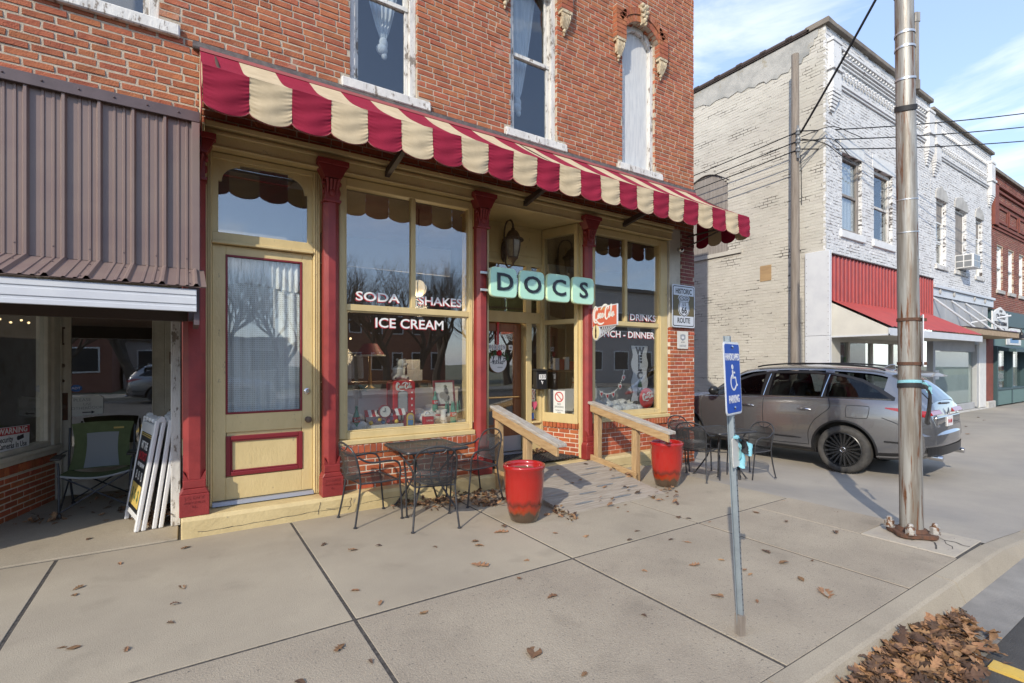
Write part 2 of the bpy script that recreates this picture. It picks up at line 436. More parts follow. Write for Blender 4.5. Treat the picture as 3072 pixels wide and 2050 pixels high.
class MB:
    """Collects shapes in world coordinates and links them as ONE mesh object."""
    def __init__(s):
        s.v, s.f, s.mi, s.t, s.uv = [], [], [], [], {}
        s.tone = 0.0
    def add(s, vs, fs, mi=0, M=None):
        b = len(s.v)
        for p in vs:
            s.v.append(tuple(M @ Vector(p)) if M is not None else tuple(p))
            s.t.append(s.tone)
        for f in fs:
            s.f.append([b + i for i in f])
            s.mi.append(mi)
        return s
    def box(s, x0, x1, y0, y1, z0, z1, mi=0, M=None):
        return s.add([(x0, y0, z0), (x1, y0, z0), (x1, y1, z0), (x0, y1, z0), (x0, y0, z1), (x1, y0, z1), (x1, y1, z1), (x0, y1, z1)],
                     [(0, 3, 2, 1), (4, 5, 6, 7), (0, 1, 5, 4), (1, 2, 6, 5), (2, 3, 7, 6), (3, 0, 4, 7)], mi, M)
    def prism(s, poly, d0, d1, axis="y", mi=0, M=None):
        """poly: 2-D outline (counter-clockwise seen from -axis side); extruded from d0 to d1 along axis."""
        def P(a, c, d):
            return {"y": (a, d, c), "x": (d, a, c), "z": (a, c, d)}[axis]
        n = len(poly)
        vs = [P(a, c, d0) for a, c in poly] + [P(a, c, d1) for a, c in poly]
        fs = [list(range(n)), list(range(2 * n - 1, n - 1, -1))]
        fs += [(i, i + n, (i + 1) % n + n, (i + 1) % n) for i in range(n)]
        return s.add(vs, fs, mi, M)
    def tube(s, pts, r, seg=7, closed=False, mi=0, M=None, caps=True):
        pts = [Vector(p) for p in pts]
        n = len(pts)
        rs = r if isinstance(r, (list, tuple)) else [r] * n
        base = len(s.v)
        up = None
        rings = []
        for i, p in enumerate(pts):
            a = pts[(i - 1) % n] if (closed or i) else p
            c = pts[(i + 1) % n] if (closed or i < n - 1) else p
            d = (c - a)
            if d.length < 1e-9:
                d = Vector((0, 0, 1))
            d.normalize()
            if up is None:
                up = Vector((0, 0, 1)) if abs(d.z) < 0.9 else Vector((1, 0, 0))
            u = d.cross(up)
            if u.length < 1e-6:
                u = d.orthogonal()
            u.normalize()
            w = u.cross(d)
            up = w
            rings.append([p + (u * math.cos(2 * math.pi * k / seg) + w * math.sin(2 * math.pi * k / seg)) * rs[i] for k in range(seg)])
        vs = [q for rg in rings for q in rg]
        fs = []
        m = n if closed else n - 1
        for i in range(m):
            j = (i + 1) % n
            for k in range(seg):
                k2 = (k + 1) % seg
                fs.append((i * seg + k, i * seg + k2, j * seg + k2, j * seg + k))
        if not closed and caps:
            fs.append(tuple(range(seg - 1, -1, -1)))
            fs.append(tuple((n - 1) * seg + k for k in range(seg)))
        return s.add(vs, fs, mi, M)
    def lathe(s, prof, seg=24, c=(0, 0), mi=0, M=None, cap=True):
        vs, fs = [], []
        for r, z in prof:
            for k in range(seg):
                a = 2 * math.pi * k / seg
                vs.append((c[0] + r * math.cos(a), c[1] + r * math.sin(a), z))
        for i in range(len(prof) - 1):
            for k in range(seg):
                k2 = (k + 1) % seg
                fs.append((i * seg + k, i * seg + k2, (i + 1) * seg + k2, (i + 1) * seg + k))
        if cap:
            fs.append(tuple(range(seg - 1, -1, -1)))
            e = (len(prof) - 1) * seg
            fs.append(tuple(e + k for k in range(seg)))
        return s.add(vs, fs, mi, M)
    def ball(s, c, r, seg=12, rings=8, mi=0, M=None):
        rx, ry, rz = r if isinstance(r, (tuple, list)) else (r, r, r)
        vs = [(c[0], c[1], c[2] - rz)]
        for i in range(1, rings):
            a = -math.pi / 2 + math.pi * i / rings
            for k in range(seg):
                q = 2 * math.pi * k / seg
                vs.append((c[0] + rx * math.cos(a) * math.cos(q), c[1] + ry * math.cos(a) * math.sin(q), c[2] + rz * math.sin(a)))
        vs.append((c[0], c[1], c[2] + rz))
        fs = [(0, 1 + (k + 1) % seg, 1 + k) for k in range(seg)]
        for i in range(rings - 2):
            for k in range(seg):
                k2 = (k + 1) % seg
                fs.append((1 + i * seg + k, 1 + i * seg + k2, 1 + (i + 1) * seg + k2, 1 + (i + 1) * seg + k))
        t = len(vs) - 1
        e = 1 + (rings - 2) * seg
        fs += [(e + k, e + (k + 1) % seg, t) for k in range(seg)]
        return s.add(vs, fs, mi, M)
    def grid(s, fn, nu, nv, mi=0, M=None, uvs=None):
        """fn(i/nu, j/nv) -> point; a sheet of nu x nv quads. uvs=(w,h) in metres writes a UV map."""
        vs = [fn(i / nu, j / nv) for j in range(nv + 1) for i in range(nu + 1)]
        fs = []
        for j in range(nv):
            for i in range(nu):
                a = j * (nu + 1) + i
                fs.append((a, a + 1, a + nu + 2, a + nu + 1))
        if uvs:
            b = len(s.v)
            for j in range(nv + 1):
                for i in range(nu + 1):
                    s.uv[b + j * (nu + 1) + i] = (i / nu * uvs[0], j / nv * uvs[1])
        return s.add(vs, fs, mi, M)
    def build(s, name, mats, parent=None, smooth=False, bevel=0.0, link=True, seg=1):
        off = wloc(parent) if parent is not None else Vector((0, 0, 0))
        me = bpy.data.meshes.new(name)
        me.from_pydata([tuple(Vector(p) - off) for p in s.v], [], s.f)
        ms = mats if isinstance(mats, (list, tuple)) else [mats]
        for m in ms:
            me.materials.append(MATS[m])
        if len(ms) > 1:
            me.polygons.foreach_set("material_index", s.mi)
        if any(s.t):
            a = me.attributes.new("tone", "FLOAT", "POINT")
            a.data.foreach_set("value", s.t)
        if s.uv:
            ul = me.uv_layers.new(name="UVMap")
            for lp in me.loops:
                ul.data[lp.index].uv = s.uv.get(lp.vertex_index, (0.5, 0.5))
        if smooth:
            me.polygons.foreach_set("use_smooth", [True] * len(me.polygons))
        me.update()
        if smooth and smooth != "all":
            try:
                me.set_sharp_from_angle(angle=math.radians(38))
            except Exception:
                pass
        o = bpy.data.objects.new(name, me)
        COL.objects.link(o)
        o.parent = parent
        if bevel:
            bm = o.modifiers.new("bevel", "BEVEL")
            bm.width = bevel
            bm.segments = seg
            bm.limit_method = "ANGLE"
            bm.angle_limit = math.radians(40)
        return o

def tag(o, label=None, cat=None, group=None, kind=None):
    if label: o["label"] = label
    if cat: o["category"] = cat
    if group: o["group"] = group
    if kind: o["kind"] = kind
    return o

def thing(name, loc, label, cat, group=None):
    o = bpy.data.objects.new(name, None)
    COL.objects.link(o)
    o.location = loc
    o.empty_display_size = 0.1
    return tag(o, label, cat, group)

KIDS = {}
def copy_tree(o, parent=None):
    c = o.copy()
    COL.objects.link(c)
    c.parent = parent
    for ch in [x for x in COL.objects if x.parent is o]:
        copy_tree(ch, c)
    return c

def rotz(a, loc=(0, 0, 0)):
    return Matrix.Translation(loc) @ Matrix.Rotation(a, 4, "Z")

def frame_boxes(mb, x0, x1, z0, z1, w, y0, y1, mi=0):
    """Four butted bars round an opening x0..x1 / z0..z1 (outer size), bar width w."""
    mb.box(x0, x0 + w, y0, y1, z0, z1, mi)
    mb.box(x1 - w, x1, y0, y1, z0, z1, mi)
    mb.box(x0 + w, x1 - w, y0, y1, z0, z0 + w, mi)
    mb.box(x0 + w, x1 - w, y0, y1, z1 - w, z1, mi)
    return mb

_DG = None
def text(name, s, size, mat_name, M, parent=None, depth=0.002, off=0.0, align="CENTER", sx=1.0, spacing=1.0, kind=None):
    """Lettering as thin raised geometry; M places the XY text plane in the world (text reads along +X of M, up +Y)."""
    cu = bpy.data.curves.new(name, "FONT")
    cu.body = s
    cu.size = size
    cu.extrude = depth
    cu.offset = off
    cu.align_x = align
    cu.align_y = "CENTER"
    cu.space_character = spacing
    cu.resolution_u = 3
    tmp = bpy.data.objects.new("tmp", cu)
    COL.objects.link(tmp)
    dg = bpy.context.evaluated_depsgraph_get()
    me = bpy.data.meshes.new_from_object(tmp.evaluated_get(dg))
    bpy.data.objects.remove(tmp)
    bpy.data.curves.remove(cu)
    off_v = wloc(parent) if parent is not None else Vector((0, 0, 0))
    me.transform(Matrix.Translation(-off_v) @ M @ Matrix.Diagonal((sx, 1, 1, 1)))
    me.materials.clear()
    me.materials.append(MATS[mat_name])
    me.name = name
    o = bpy.data.objects.new(name, me)
    COL.objects.link(o)
    o.parent = parent
    return o

def front(x, y, z, tilt=0.0):
    """Text plane on a wall that faces -Y."""
    return Matrix.Translation((x, y, z)) @ Matrix.Rotation(math.pi / 2, 4, "X") @ Matrix.Rotation(tilt, 4, "Z")

def lathe_at(name, prof, c, m, parent, seg=20, smooth=True):
    return MB().lathe(prof, seg, c).build(name, m, parent, smooth=smooth)

def stroke(mb, pts, w, y0, y1, M=None, mi=0, taper=True):
    """A pen stroke in the XZ plane made as a ribbon with thickness y0..y1 (script lettering)."""
    P = [Vector((a, 0, b)) for a, b in pts]
    n = len(P)
    L, Rr = [], []
    for i, p in enumerate(P):
        d = (P[min(n - 1, i + 1)] - P[max(0, i - 1)])
        d.normalize()
        nn = Vector((-d.z, 0, d.x))
        ww = w * (0.45 + 0.55 * math.sin(math.pi * min(1, max(0, (i + 0.5) / n)))) if taper else w
        L.append(p + nn * ww / 2)
        Rr.append(p - nn * ww / 2)
    vs, fs = [], []
    for i in range(n):
        vs += [(L[i].x, y0, L[i].z), (Rr[i].x, y0, Rr[i].z), (Rr[i].x, y1, Rr[i].z), (L[i].x, y1, L[i].z)]
    for i in range(n - 1):
        a, b = i * 4, i * 4 + 4
        for k in range(4):
            fs.append((a + k, a + (k + 1) % 4, b + (k + 1) % 4, b + k))
    fs += [(3, 2, 1, 0), tuple((n - 1) * 4 + k for k in range(4))]
    return mb.add(vs, fs, mi, M)

def smooth_path(pts, k=5):
    out = []
    n = len(pts)
    for i in range(n - 1):
        p0, p1, p2, p3 = pts[max(0, i - 1)], pts[i], pts[i + 1], pts[min(n - 1, i + 2)]
        for j in range(k):
            t = j / k
            out.append(tuple(0.5 * ((2 * b) + (-a + c) * t + (2 * a - 5 * b + 4 * c - d) * t * t + (-a + 3 * b - 3 * c + d) * t ** 3)
                             for a, b, c, d in zip(p0, p1, p2, p3)))
    out.append(tuple(pts[-1]))
    return out

def arc2(cx, cz, r, a0, a1, n=10, rz=None):
    rz = r if rz is None else rz
    return [(cx + r * math.cos(math.radians(a0 + (a1 - a0) * i / n)), cz + rz * math.sin(math.radians(a0 + (a1 - a0) * i / n))) for i in range(n + 1)]

# ---------------------------------------------------------------- brickwork
_BR = {}
def unit_brick(m):
    """One hand-made brick, 1 x 1 x 1 in its own space, front face at y = 0, shared by every brick of its kind."""
    if m in _BR:
        return R.choice(_BR[m])
    lst = []
    for k in range(7):
        e = lambda a=0.03: R.uniform(-a, a)
        bx, bz = 0.025, 0.075
        vs = [(e(.012), .35, e(.05)), (1 + e(.012), .35, e(.05)), (1 + e(.012), .35, 1 + e(.05)), (e(.012), .35, 1 + e(.05)),
              (bx + e(.012), e(.03), bz + e(.05)), (1 - bx + e(.012), e(.03), bz + e(.05)), (1 - bx + e(.012), e(.03), 1 - bz + e(.05)), (bx + e(.012), e(.03), 1 - bz + e(.05)),
              (0, 1, 0), (1, 1, 0), (1, 1, 1), (0, 1, 1)]
        fs = [(4, 5, 6, 7), (0, 1, 5, 4), (1, 2, 6, 5), (2, 3, 7, 6), (3, 0, 4, 7), (8, 9, 1, 0), (9, 10, 2, 1), (10, 11, 3, 2), (11, 8, 0, 3)]
        me = bpy.data.meshes.new("brick")
        me.from_pydata(vs, [], fs)
        me.materials.append(MATS[m])
        me.update()
        lst.append(me)
    _BR[m] = lst
    return R.choice(lst)

def lay_rows(u0, u1, z0, z1, course, length, joint, holes, stagger=0.5, jit=0.012, fullhead=False):
    """Running-bond rows clipped by openings: holes(z_mid) -> list of (ua, ub). Yields (u, z, w, h)."""
    out = []
    n = int(round((z1 - z0) / course))
    for r in range(n):
        z = z0 + r * course
        zm = z + course / 2
        cuts = sorted(holes(zm))
        spans, a = [], u0
        for ca, cb in cuts:
            if cb <= a or ca >= u1:
                continue
            if ca > a:
                spans.append((a, ca))
            a = max(a, cb)
        if a < u1:
            spans.append((a, u1))
        ph = (r % 2) * stagger * (length + joint) + R.uniform(-0.03, 0.03)
        grid = []
        u = u0 - ph
        while u < u1 + length:
            w = length * (0.5 if R.random() < 0.05 and not fullhead else 1.0) + R.uniform(-jit, jit)
            grid.append((u, u + w))
            u += w + joint
        for sa, sb in spans:
            for a, b in grid:
                a2, b2 = max(a, sa), min(b, sb)
                if b2 - a2 > 0.03:
                    out.append((a2, z + joint / 2, b2 - a2, course - joint))
    return out

def brick_set(bricks, place, m, parent, depth=0.05, singles=300, score=None, name="brick"):
    """place(u, z) -> (origin, angle about Z). The best scored bricks become parts, the rest one mesh of bricks."""
    if score:
        bricks = sorted(bricks, key=score)
    off = wloc(parent)
    mb = MB()
    for i, (u, z, w, h) in enumerate(bricks):
        org, ang = place(u, z)
        d = R.uniform(-0.003, 0.003)
        if i < singles:
            o = bpy.data.objects.new(name, unit_brick(m))
            COL.objects.link(o)
            o.parent = parent
            nrm = Vector((math.sin(ang), -math.cos(ang), 0))
            o.location = Vector(org) + nrm * d - off
            o.rotation_euler = (0, 0, ang)
            o.scale = (w, depth, h)
        else:
            mb.tone = R.uniform(0.02, 0.98)
            T = Matrix.Translation(org) @ Matrix.Rotation(ang, 4, "Z")
            e = lambda a=0.002: R.uniform(-a, a)
            bx = 0.004
            vs = [(e(), 0.006, e()), (w + e(), 0.006, e()), (w + e(), 0.006, h + e()), (e(), 0.006, h + e()),
                  (bx + e(), d, bx + e()), (w - bx + e(), d, bx + e()), (w - bx + e(), d, h - bx + e()), (bx + e(), d, h - bx + e()),
                  (0, depth, 0), (w, depth, 0), (w, depth, h), (0, depth, h)]
            mb.add(vs, [(4, 5, 6, 7), (0, 1, 5, 4), (1, 2, 6, 5), (2, 3, 7, 6), (3, 0, 4, 7), (8, 9, 1, 0), (9, 10, 2, 1), (10, 11, 3, 2), (11, 8, 0, 3)], 0, T)
    mb.tone = 0
    if mb.v:
        o = mb.build(name + "work", m, parent)
        o["kind"] = "stuff"
# ================================================================ ground
def sstep(x, a, b):
    t = max(0.0, min(1.0, (x - a) / (b - a)))
    return t * t * (3 - 2 * t)

def gz(x):
    """height of the apron: level walk, dropping into the alley mouth, level again before the white building"""
    return -0.15 * sstep(x, 5.9, 8.2) * (1 - sstep(x, 13.0, 15.6))

o = MB().grid(lambda a, b: (-300 + 600 * a, -300 + 600 * b, -0.32), 4, 4).build("ground", "earth"); o["kind"] = "structure"
o = MB().grid(lambda a, b: (-150 + 300 * a, -14.0 + 15.0 * b, -0.165 + 0.03 * math.sin(math.pi * b)), 60, 10).build("road", "asphalt"); o["kind"] = "structure"
o = MB().grid(lambda a, b: (-60 + 120 * a, 0.985 + 0.30 * b, -0.160 + 0.012 * b), 60, 2).build("gutter", "gutter"); o["kind"] = "structure"
o = MB().box(4.08, 4.20, -4.6, 0.94, -0.17, -0.1475).box(-1.1, -0.98, -4.6, 0.94, -0.17, -0.1475).build("road_marking", "road_yellow"); o["kind"] = "structure"
o = MB().box(-40, 60, -18.0, -14.0, -0.3, 0.0).build("far_pavement", "concrete"); o["kind"] = "structure"
# kerb stones: a dipped kerb at the alley mouth
kerb = thing("kerb", (0, 1.4, 0), None, None); kerb["kind"] = "structure"
def kerb_piece(x0, x1):
    mb = MB()
    n = 8
    def kp(x):
        d = min(0.125, -gz(x) + (0.0 if x < 6.3 else 0.004))
        return [(x, 1.478, -0.3), (x, 1.478, 0.0 - d), (x, 1.36, -0.003 - d), (x, 1.335, -0.014 - d), (x, 1.275, -0.150), (x, 1.275, -0.3)]
    vs = []
    for i in range(n + 1):
        vs += kp(x0 + (x1 - x0) * i / n)
    fs = []
    for i in range(n):
        for k in range(6):
            a = i * 6
            fs.append((a + k, a + 6 + k, a + 6 + (k + 1) % 6, a + (k + 1) % 6))
    fs += [(0, 1, 2, 3, 4, 5), tuple(n * 6 + k for k in (5, 4, 3, 2, 1, 0))]
    mb.add(vs, fs)
    return mb.build("kerb_stone", "concrete", kerb)
for x0, x1 in [(-4.6, -2.2), (-2.19, 0.2), (0.21, 2.6), (2.61, 5.0), (5.01, 7.5), (7.51, 10.4), (10.41, 13.3), (13.31, 16.3), (16.31, 20.0), (20.01, 25.0), (25.01, 32.0)]:
    kerb_piece(x0, x1)
# pavement slabs with open joints
pav = thing("sidewalk", (1.9, 3.6, 0), None, None); pav["kind"] = "structure"
MB().grid(lambda a, b: (-4.6 + 10.9 * a, 1.48 + 7.2 * b, -0.005), 8, 6).build("joint_bed", "concrete_seam", pav)
xs = [-4.6, -2.79, -0.925, 0.938, 2.812, 4.545, 6.34]
for i in range(len(xs) - 1):
    for (y0, y1, m) in ((1.476, 3.322, "concrete_rough"), (3.322, 5.735, "concrete")):
        g = 0.012
        if i == 5 and y0 < 2:
            # the corner slab stops at the square patch round the lamp pole
            MB().box(xs[i] + g, 5.595, y0 + g, y1 - g, -0.12, 0.001).build("slab", m, pav, bevel=0.003)
            MB().box(5.600, xs[i + 1] - .004, 2.235, y1 - g, -0.12, 0.002).build("slab", m, pav, bevel=0.003)
            continue
        dz = R.uniform(-0.003, 0.003)
        MB().box(xs[i] + g, xs[i + 1] - g, y0 + g, y1 - g, -0.12, dz).build("slab", m, pav, bevel=0.003)
MB().box(-4.6, -0.06, 5.752, 8.5, -0.12, 0.010).build("entry_slab", "concrete", pav, bevel=0.006)
MB().box(5.606, 6.335, 1.505, 2.228, -0.12, 0.004).build("pole_patch", "patch_conc", pav, bevel=0.005)
# hairline cracks radiating over the patch
cr = MB()
for pts in ([(6.02, 1.86), (5.93, 1.80), (5.90, 1.73), (5.80, 1.69), (5.70, 1.66)], [(6.12, 1.78), (6.05, 1.70), (6.07, 1.62), (6.02, 1.56), (6.03, 1.51)], [(5.93, 1.80), (5.86, 1.86), (5.78, 1.87)], [(6.05, 1.70), (5.95, 1.66), (5.90, 1.60), (5.83, 1.58)]):
    for a, b in zip(pts, pts[1:]):
        d = Vector((b[0] - a[0], b[1] - a[1], 0)).normalized()
        q = Vector((-d.y, d.x, 0)) * R.uniform(0.003, 0.008)
        cr.add([(a[0] - q.x, a[1] - q.y, 0.0062), (b[0] - q.x, b[1] - q.y, 0.0062), (b[0] + q.x, b[1] + q.y, 0.0062), (a[0] + q.x, a[1] + q.y, 0.0062)], [(0, 1, 2, 3)])
cr.build("crack", "concrete_seam", pav)
# apron, alley and the walk before the white building: one sheet
o = MB().grid(lambda a, b: (6.34 + 46 * a * a, 1.482 + 44 * b * b, gz(6.34 + 46 * a * a) - 0.004 + (0.0 if a > 0 else 0.002)), 60, 26).build("alley_apron", "apron", smooth="all"); o["kind"] = "structure"

# ================================================================ the brick building
FY = 5.86
bld = thing("brick_building", (3.9, FY, 0), "old red brick storefront building with yellow and red shopfront under the striped awning", "building")
UW = [(-1.04, -0.21), (1.60, 2.43), (3.83, 4.66), (6.03, 6.82)]
SILL, SPR, RISE = 5.0, 7.20, 0.20
def arch_z(x, a, b):
    c = (a + b) / 2
    h = (b - a) / 2
    rad = (h * h + RISE * RISE) / (2 * RISE)
    return SPR + RISE - (rad - math.sqrt(max(0, rad * rad - (x - c) ** 2)))
def up_holes(z):
    out = []
    for a, b in UW:
        if 4.86 < z < SILL:
            out.append((a - 0.11, b + 0.17))
        elif SILL <= z < SPR:
            out.append((a, b))
        elif SPR <= z < SPR + RISE:
            h = (b - a) / 2
            rad = (h * h + RISE * RISE) / (2 * RISE)
            hw = math.sqrt(max(0.0, rad ** 2 - (z - (SPR + RISE - rad)) ** 2))
            out.append(((a + b) / 2 - hw, (a + b) / 2 + hw))
    return out
rows = lay_rows(-2.5, 7.885, 4.10, 8.64, 0.072, 0.212, 0.0140, up_holes)
def fr_score(q):
    u, z, w, h = q
    x = u + w / 2
    if x < -1.45 or abs(z - 4.3) > 4.6 or (0.1 < x and z < 4.86):
        return 999
    if z > 1.7 + 0.73 * (x * .549 + 5.86 * .836):
        return 900
    return math.sqrt(x * x + 34 + (z - 1.7) ** 2)
brick_set(rows, lambda u, z: ((u, FY, z), 0.0), "brick_red", bld, depth=0.10, singles=104, score=fr_score)
# mortar bed behind the bricks, cut round the openings
core = MB()
zs = [4.10, 4.86, SILL, SPR, SPR + RISE + 0.01, 8.66]
xcur = [-2.5] + [v for p in UW for v in p] + [7.88]
Y0, Y1 = FY + 0.007, FY + 0.32
core.box(-2.5, 7.88, Y0, Y1, 4.10, 4.86)
for k in range(0, len(xcur), 2):
    core.box(xcur[k], xcur[k + 1], Y0, Y1, 4.86, SPR)
core.box(-2.5, 7.88, Y0, Y1, SPR + RISE, 8.66)
for a, b in UW:
    n = 10
    pts = [(a + (b - a) * i / n, arch_z(a + (b - a) * i / n, a, b)) for i in range(n + 1)]
    core.prism(pts + [(b, SPR + RISE), (a, SPR + RISE)], Y0, Y1)
for k in range(0, len(xcur), 2):
    core.box(xcur[k], xcur[k + 1], Y0, Y1, SPR, SPR + RISE)
core.build("wall", "mortar", bld)
# flank and back of the building
MB().box(7.60, 7.882, FY + 0.33, 16.0, -0.3, 8.66).box(-2.5, 7.59, 15.7, 16.0, -0.3, 8.66).build("side_wall", "brick_dusky", bld)
MB().box(-2.5, 7.59, FY + 0.33, 15.69, 8.3, 8.5).build("roof", "far_roof", bld)
# upper windows
for wi, (a, b) in enumerate(UW):
    win = MB()
    c = (a + b) / 2
    jy0, jy1 = FY + 0.045, FY + 0.20
    win.box(a, a + 0.075, jy0, jy1, SILL, SPR).box(b - 0.085, b, jy0, jy1, SILL, SPR)
    n = 10
    outer = [(a + (b - a) * i / n, arch_z(a + (b - a) * i / n, a, b) - 0.002) for i in range(n + 1)]
    inner = [(a + 0.075 + (b - a - 0.16) * i / n, arch_z(a + (b - a) * i / n, a, b) - 0.085) for i in range(n + 1)]
    win.prism([outer[i] for i in range(n + 1)] + [inner[i] for i in range(n, -1, -1)], jy0, jy1)
    W = win.build("window", "white_peel", bld, bevel=0.006)
    sl = MB()
    sx0, sx1 = a - 0.105, b + 0.165
    sl.prism([(FY - 0.055, 4.865), (FY + 0.2, 4.865), (FY + 0.2, SILL + 0.012), (FY - 0.045, SILL - 0.012)], sx0, sx1, "x")
    sl.build("sill", "white_peel", W, bevel=0.012)
    if wi < 3:
        sash = MB()
        frame_boxes(sash, a + 0.076, b - 0.086, SILL + 0.005, 6.14, 0.045, jy1 - 0.10, jy1 - 0.06)
        frame_boxes(sash, a + 0.076, b - 0.086, 6.145, SPR + 0.05, 0.045, jy1 - 0.055, jy1 - 0.02)
        sash.box(a + 0.08, b - 0.09, jy1 - 0.115, jy1 - 0.102, 6.10, 6.155)
        sash.build("sash", "white_peel", W, bevel=0.004)
        MB().box(a + 0.12, b - 0.13, jy1 - 0.082, jy1 - 0.078, SILL + 0.05, 6.10).build("pane", "old_glass", W)
        MB().box(a + 0.12, b - 0.13, jy1 - 0.04, jy1 - 0.036, 6.19, SPR + 0.02).build("pane", "old_glass", W)
        # sheer curtain gathered and knotted half-way down
        cc = c + (0.02 if wi == 1 else -0.16)
        ctop = 7.3
        knot = 5.78 if wi == 1 else 5.62
        cu = MB()
        def cf(p, q, cc=cc, knot=knot, ctop=ctop):
            z = ctop + (knot - ctop) * q
            hw = 0.36 * (1 - q) ** 0.8 + 0.035
            x = cc + (p - 0.5) * 2 * hw + 0.06 * q
            return (x, jy1 + 0.10 + 0.018 * math.sin(p * 34) * (1 - 0.5 * q), z)
        cu.grid(cf, 40, 12)
        kx = cc + 0.06
        cu.ball((kx, jy1 + 0.10, knot - 0.05), (0.06, 0.05, 0.085), 14, 8)
        cu.ball((kx - 0.02, jy1 + 0.09, knot - 0.13), (0.075, 0.05, 0.07), 14, 8)
        cu.ball((kx + 0.01, jy1 + 0.09, knot - 0.20), (0.04, 0.03, 0.05), 10, 6)
        cu.build("curtain", "sheer", W, smooth="all")
        if wi == 1:
            MB().add([(a + .10, jy1 + .14, 5.02), (a + .34, jy1 + .14, 5.02), (a + .30, jy1 + .16, 5.20), (a + .10, jy1 + .16, 5.24)], [(0, 1, 2, 3)]).build("stored_board", "grey_panel", W)
    else:
        n = 10
        pts = [(a + 0.06 + (b - a - 0.12) * i / n, arch_z(a + (b - a) * i / n, a, b) - 0.07) for i in range(n + 1)]
        MB().prism([(a + 0.06, SILL + 0.012), (b - 0.06, SILL + 0.012)] + pts[::-1], FY + 0.11, FY + 0.13).build("board", "board_white", W)
    # brick hood: ring of rowlock bricks proud of the wall with dropped legs
    h = (b - a) / 2
    rad = (h * h + RISE * RISE) / (2 * RISE)
    zc = SPR + RISE - rad
    half = math.degrees(math.asin(h / rad))
    if wi >= 2:
        nb = 15
        for ring, (r0, r1) in enumerate(((rad, rad + 0.105), (rad + 0.112, rad + 0.215))):
            hb = MB()
            for i in range(nb + 4 * ring):
                cnt = nb + 4 * ring
                a0 = math.radians(90 + half - (2 * half) * (i + 0.05) / cnt)
                a1 = math.radians(90 + half - (2 * half) * (i + 0.95) / cnt)
                hb.tone = R.uniform(0.02, 0.98)
                pr = 0.085 + 0.015 * ring
                hb.prism([(c + r0 * math.cos(a0), zc + r0 * math.sin(a0)), (c + r0 * math.cos(a1), zc + r0 * math.sin(a1)), (c + r1 * math.cos(a1), zc + r1 * math.sin(a1)), (c + r1 * math.cos(a0), zc + r1 * math.sin(a0))], FY - pr, FY + 0.05 if ring else FY + 0.10)
            ho = hb.build("arch_hood", "brick_red", W)
            ho["kind"] = "stuff"
            mb = MB()
            mb.prism([(c + (r0 - 0.0) * math.cos(math.radians(90 + half - 2 * half * i / 12)), zc + r0 * math.sin(math.radians(90 + half - 2 * half * i / 12))) for i in range(13)] +
                     [(c + r1 * math.cos(math.radians(90 - half + 2 * half * i / 12)), zc + r1 * math.sin(math.radians(90 - half + 2 * half * i / 12))) for i in range(13)], FY - 0.078 - 0.012 * ring, FY + 0.004)
            mb.build("hood_mortar", "mortar", W)
        for sgn, ex in ((-1, a), (1, b)):
            x0, x1 = (ex - 0.225, ex - 0.005) if sgn < 0 else (ex + 0.005, ex + 0.225)
            lb = MB()
            for r in range(7):
                zz = 6.98 + r * 0.072
                lb.tone = R.uniform(0.02, 0.98)
                if r % 2:
                    lb.box(x0, x0 + 0.105, FY - 0.10, FY - 0.005, zz, zz + 0.061)
                    lb.tone = R.uniform(0.02, 0.98)
                    lb.box(x0 + 0.115, x1, FY - 0.10, FY - 0.005, zz, zz + 0.061)
                else:
                    lb.box(x0, x1, FY - 0.10, FY - 0.005, zz, zz + 0.061)
            lo_ = lb.build("hood_leg", "brick_red", W); lo_["kind"] = "stuff"
            MB().box(x0 + 0.004, x1 - 0.004, FY - 0.092, FY + 0.002, 6.972, 7.49).build("hood_mortar", "mortar", W)
            # fluted corbel bracket
            cx = (x0 + x1) / 2
            cb = MB()
            cb.box(cx - 0.095, cx + 0.095, FY - 0.105, FY - 0.002, 6.925, 6.968)
            for k in range(5):
                q = (k - 2) * 0.036
                cb.tube([(cx + q, FY - 0.075, 6.925), (cx + q * 0.92, FY - 0.082, 6.87), (cx + q * 0.7, FY - 0.06, 6.79), (cx + q * 0.5, FY - 0.035, 6.72)], [0.022, 0.024, 0.018, 0.012], 6)
            cb.box(cx - 0.06, cx + 0.06, FY - 0.05, FY - 0.002, 6.75, 6.92)
            cb.ball((cx, FY - 0.03, 6.69), (0.032, 0.03, 0.034), 8, 6).ball((cx, FY - 0.022, 6.645), (0.016, 0.016, 0.03), 8, 6)
            cb.build("corbel", "corbel", W, smooth=True)
        # carved keystone with scrolled foliage
        kz = SPR + RISE + 0.10
        ks = MB()
        ks.prism([(c - 0.045, kz - 0.14), (c + 0.045, kz - 0.14), (c + 0.085, kz + 0.17), (c - 0.085, kz + 0.17)], FY - 0.13, FY - 0.06)
        for (dx, dz, r) in ((0, 0.12, .055), (-.05, .15, .04), (.05, .15, .04), (-.06, .06, .035), (.06, .06, .035), (0, .04, .045), (-.035, -.02, .034), (.035, -.02, .034), (0, -.08, .04), (-.02, -.13, .022), (.02, -.13, .022), (0, -.16, .022)):
            ks.ball((c + dx, FY - 0.135, kz + dz), (r, 0.03, r), 9, 6)
        ks.build("keystone", "corbel", W, smooth=True)
# dark upper rooms
MB().box(-2.3, 7.5, FY + 1.6, FY + 1.7, 4.2, 8.2).box(-2.3, 7.5, FY + 0.33, FY + 1.6, 4.15, 4.2).build("upper_room", "room_wall", bld)

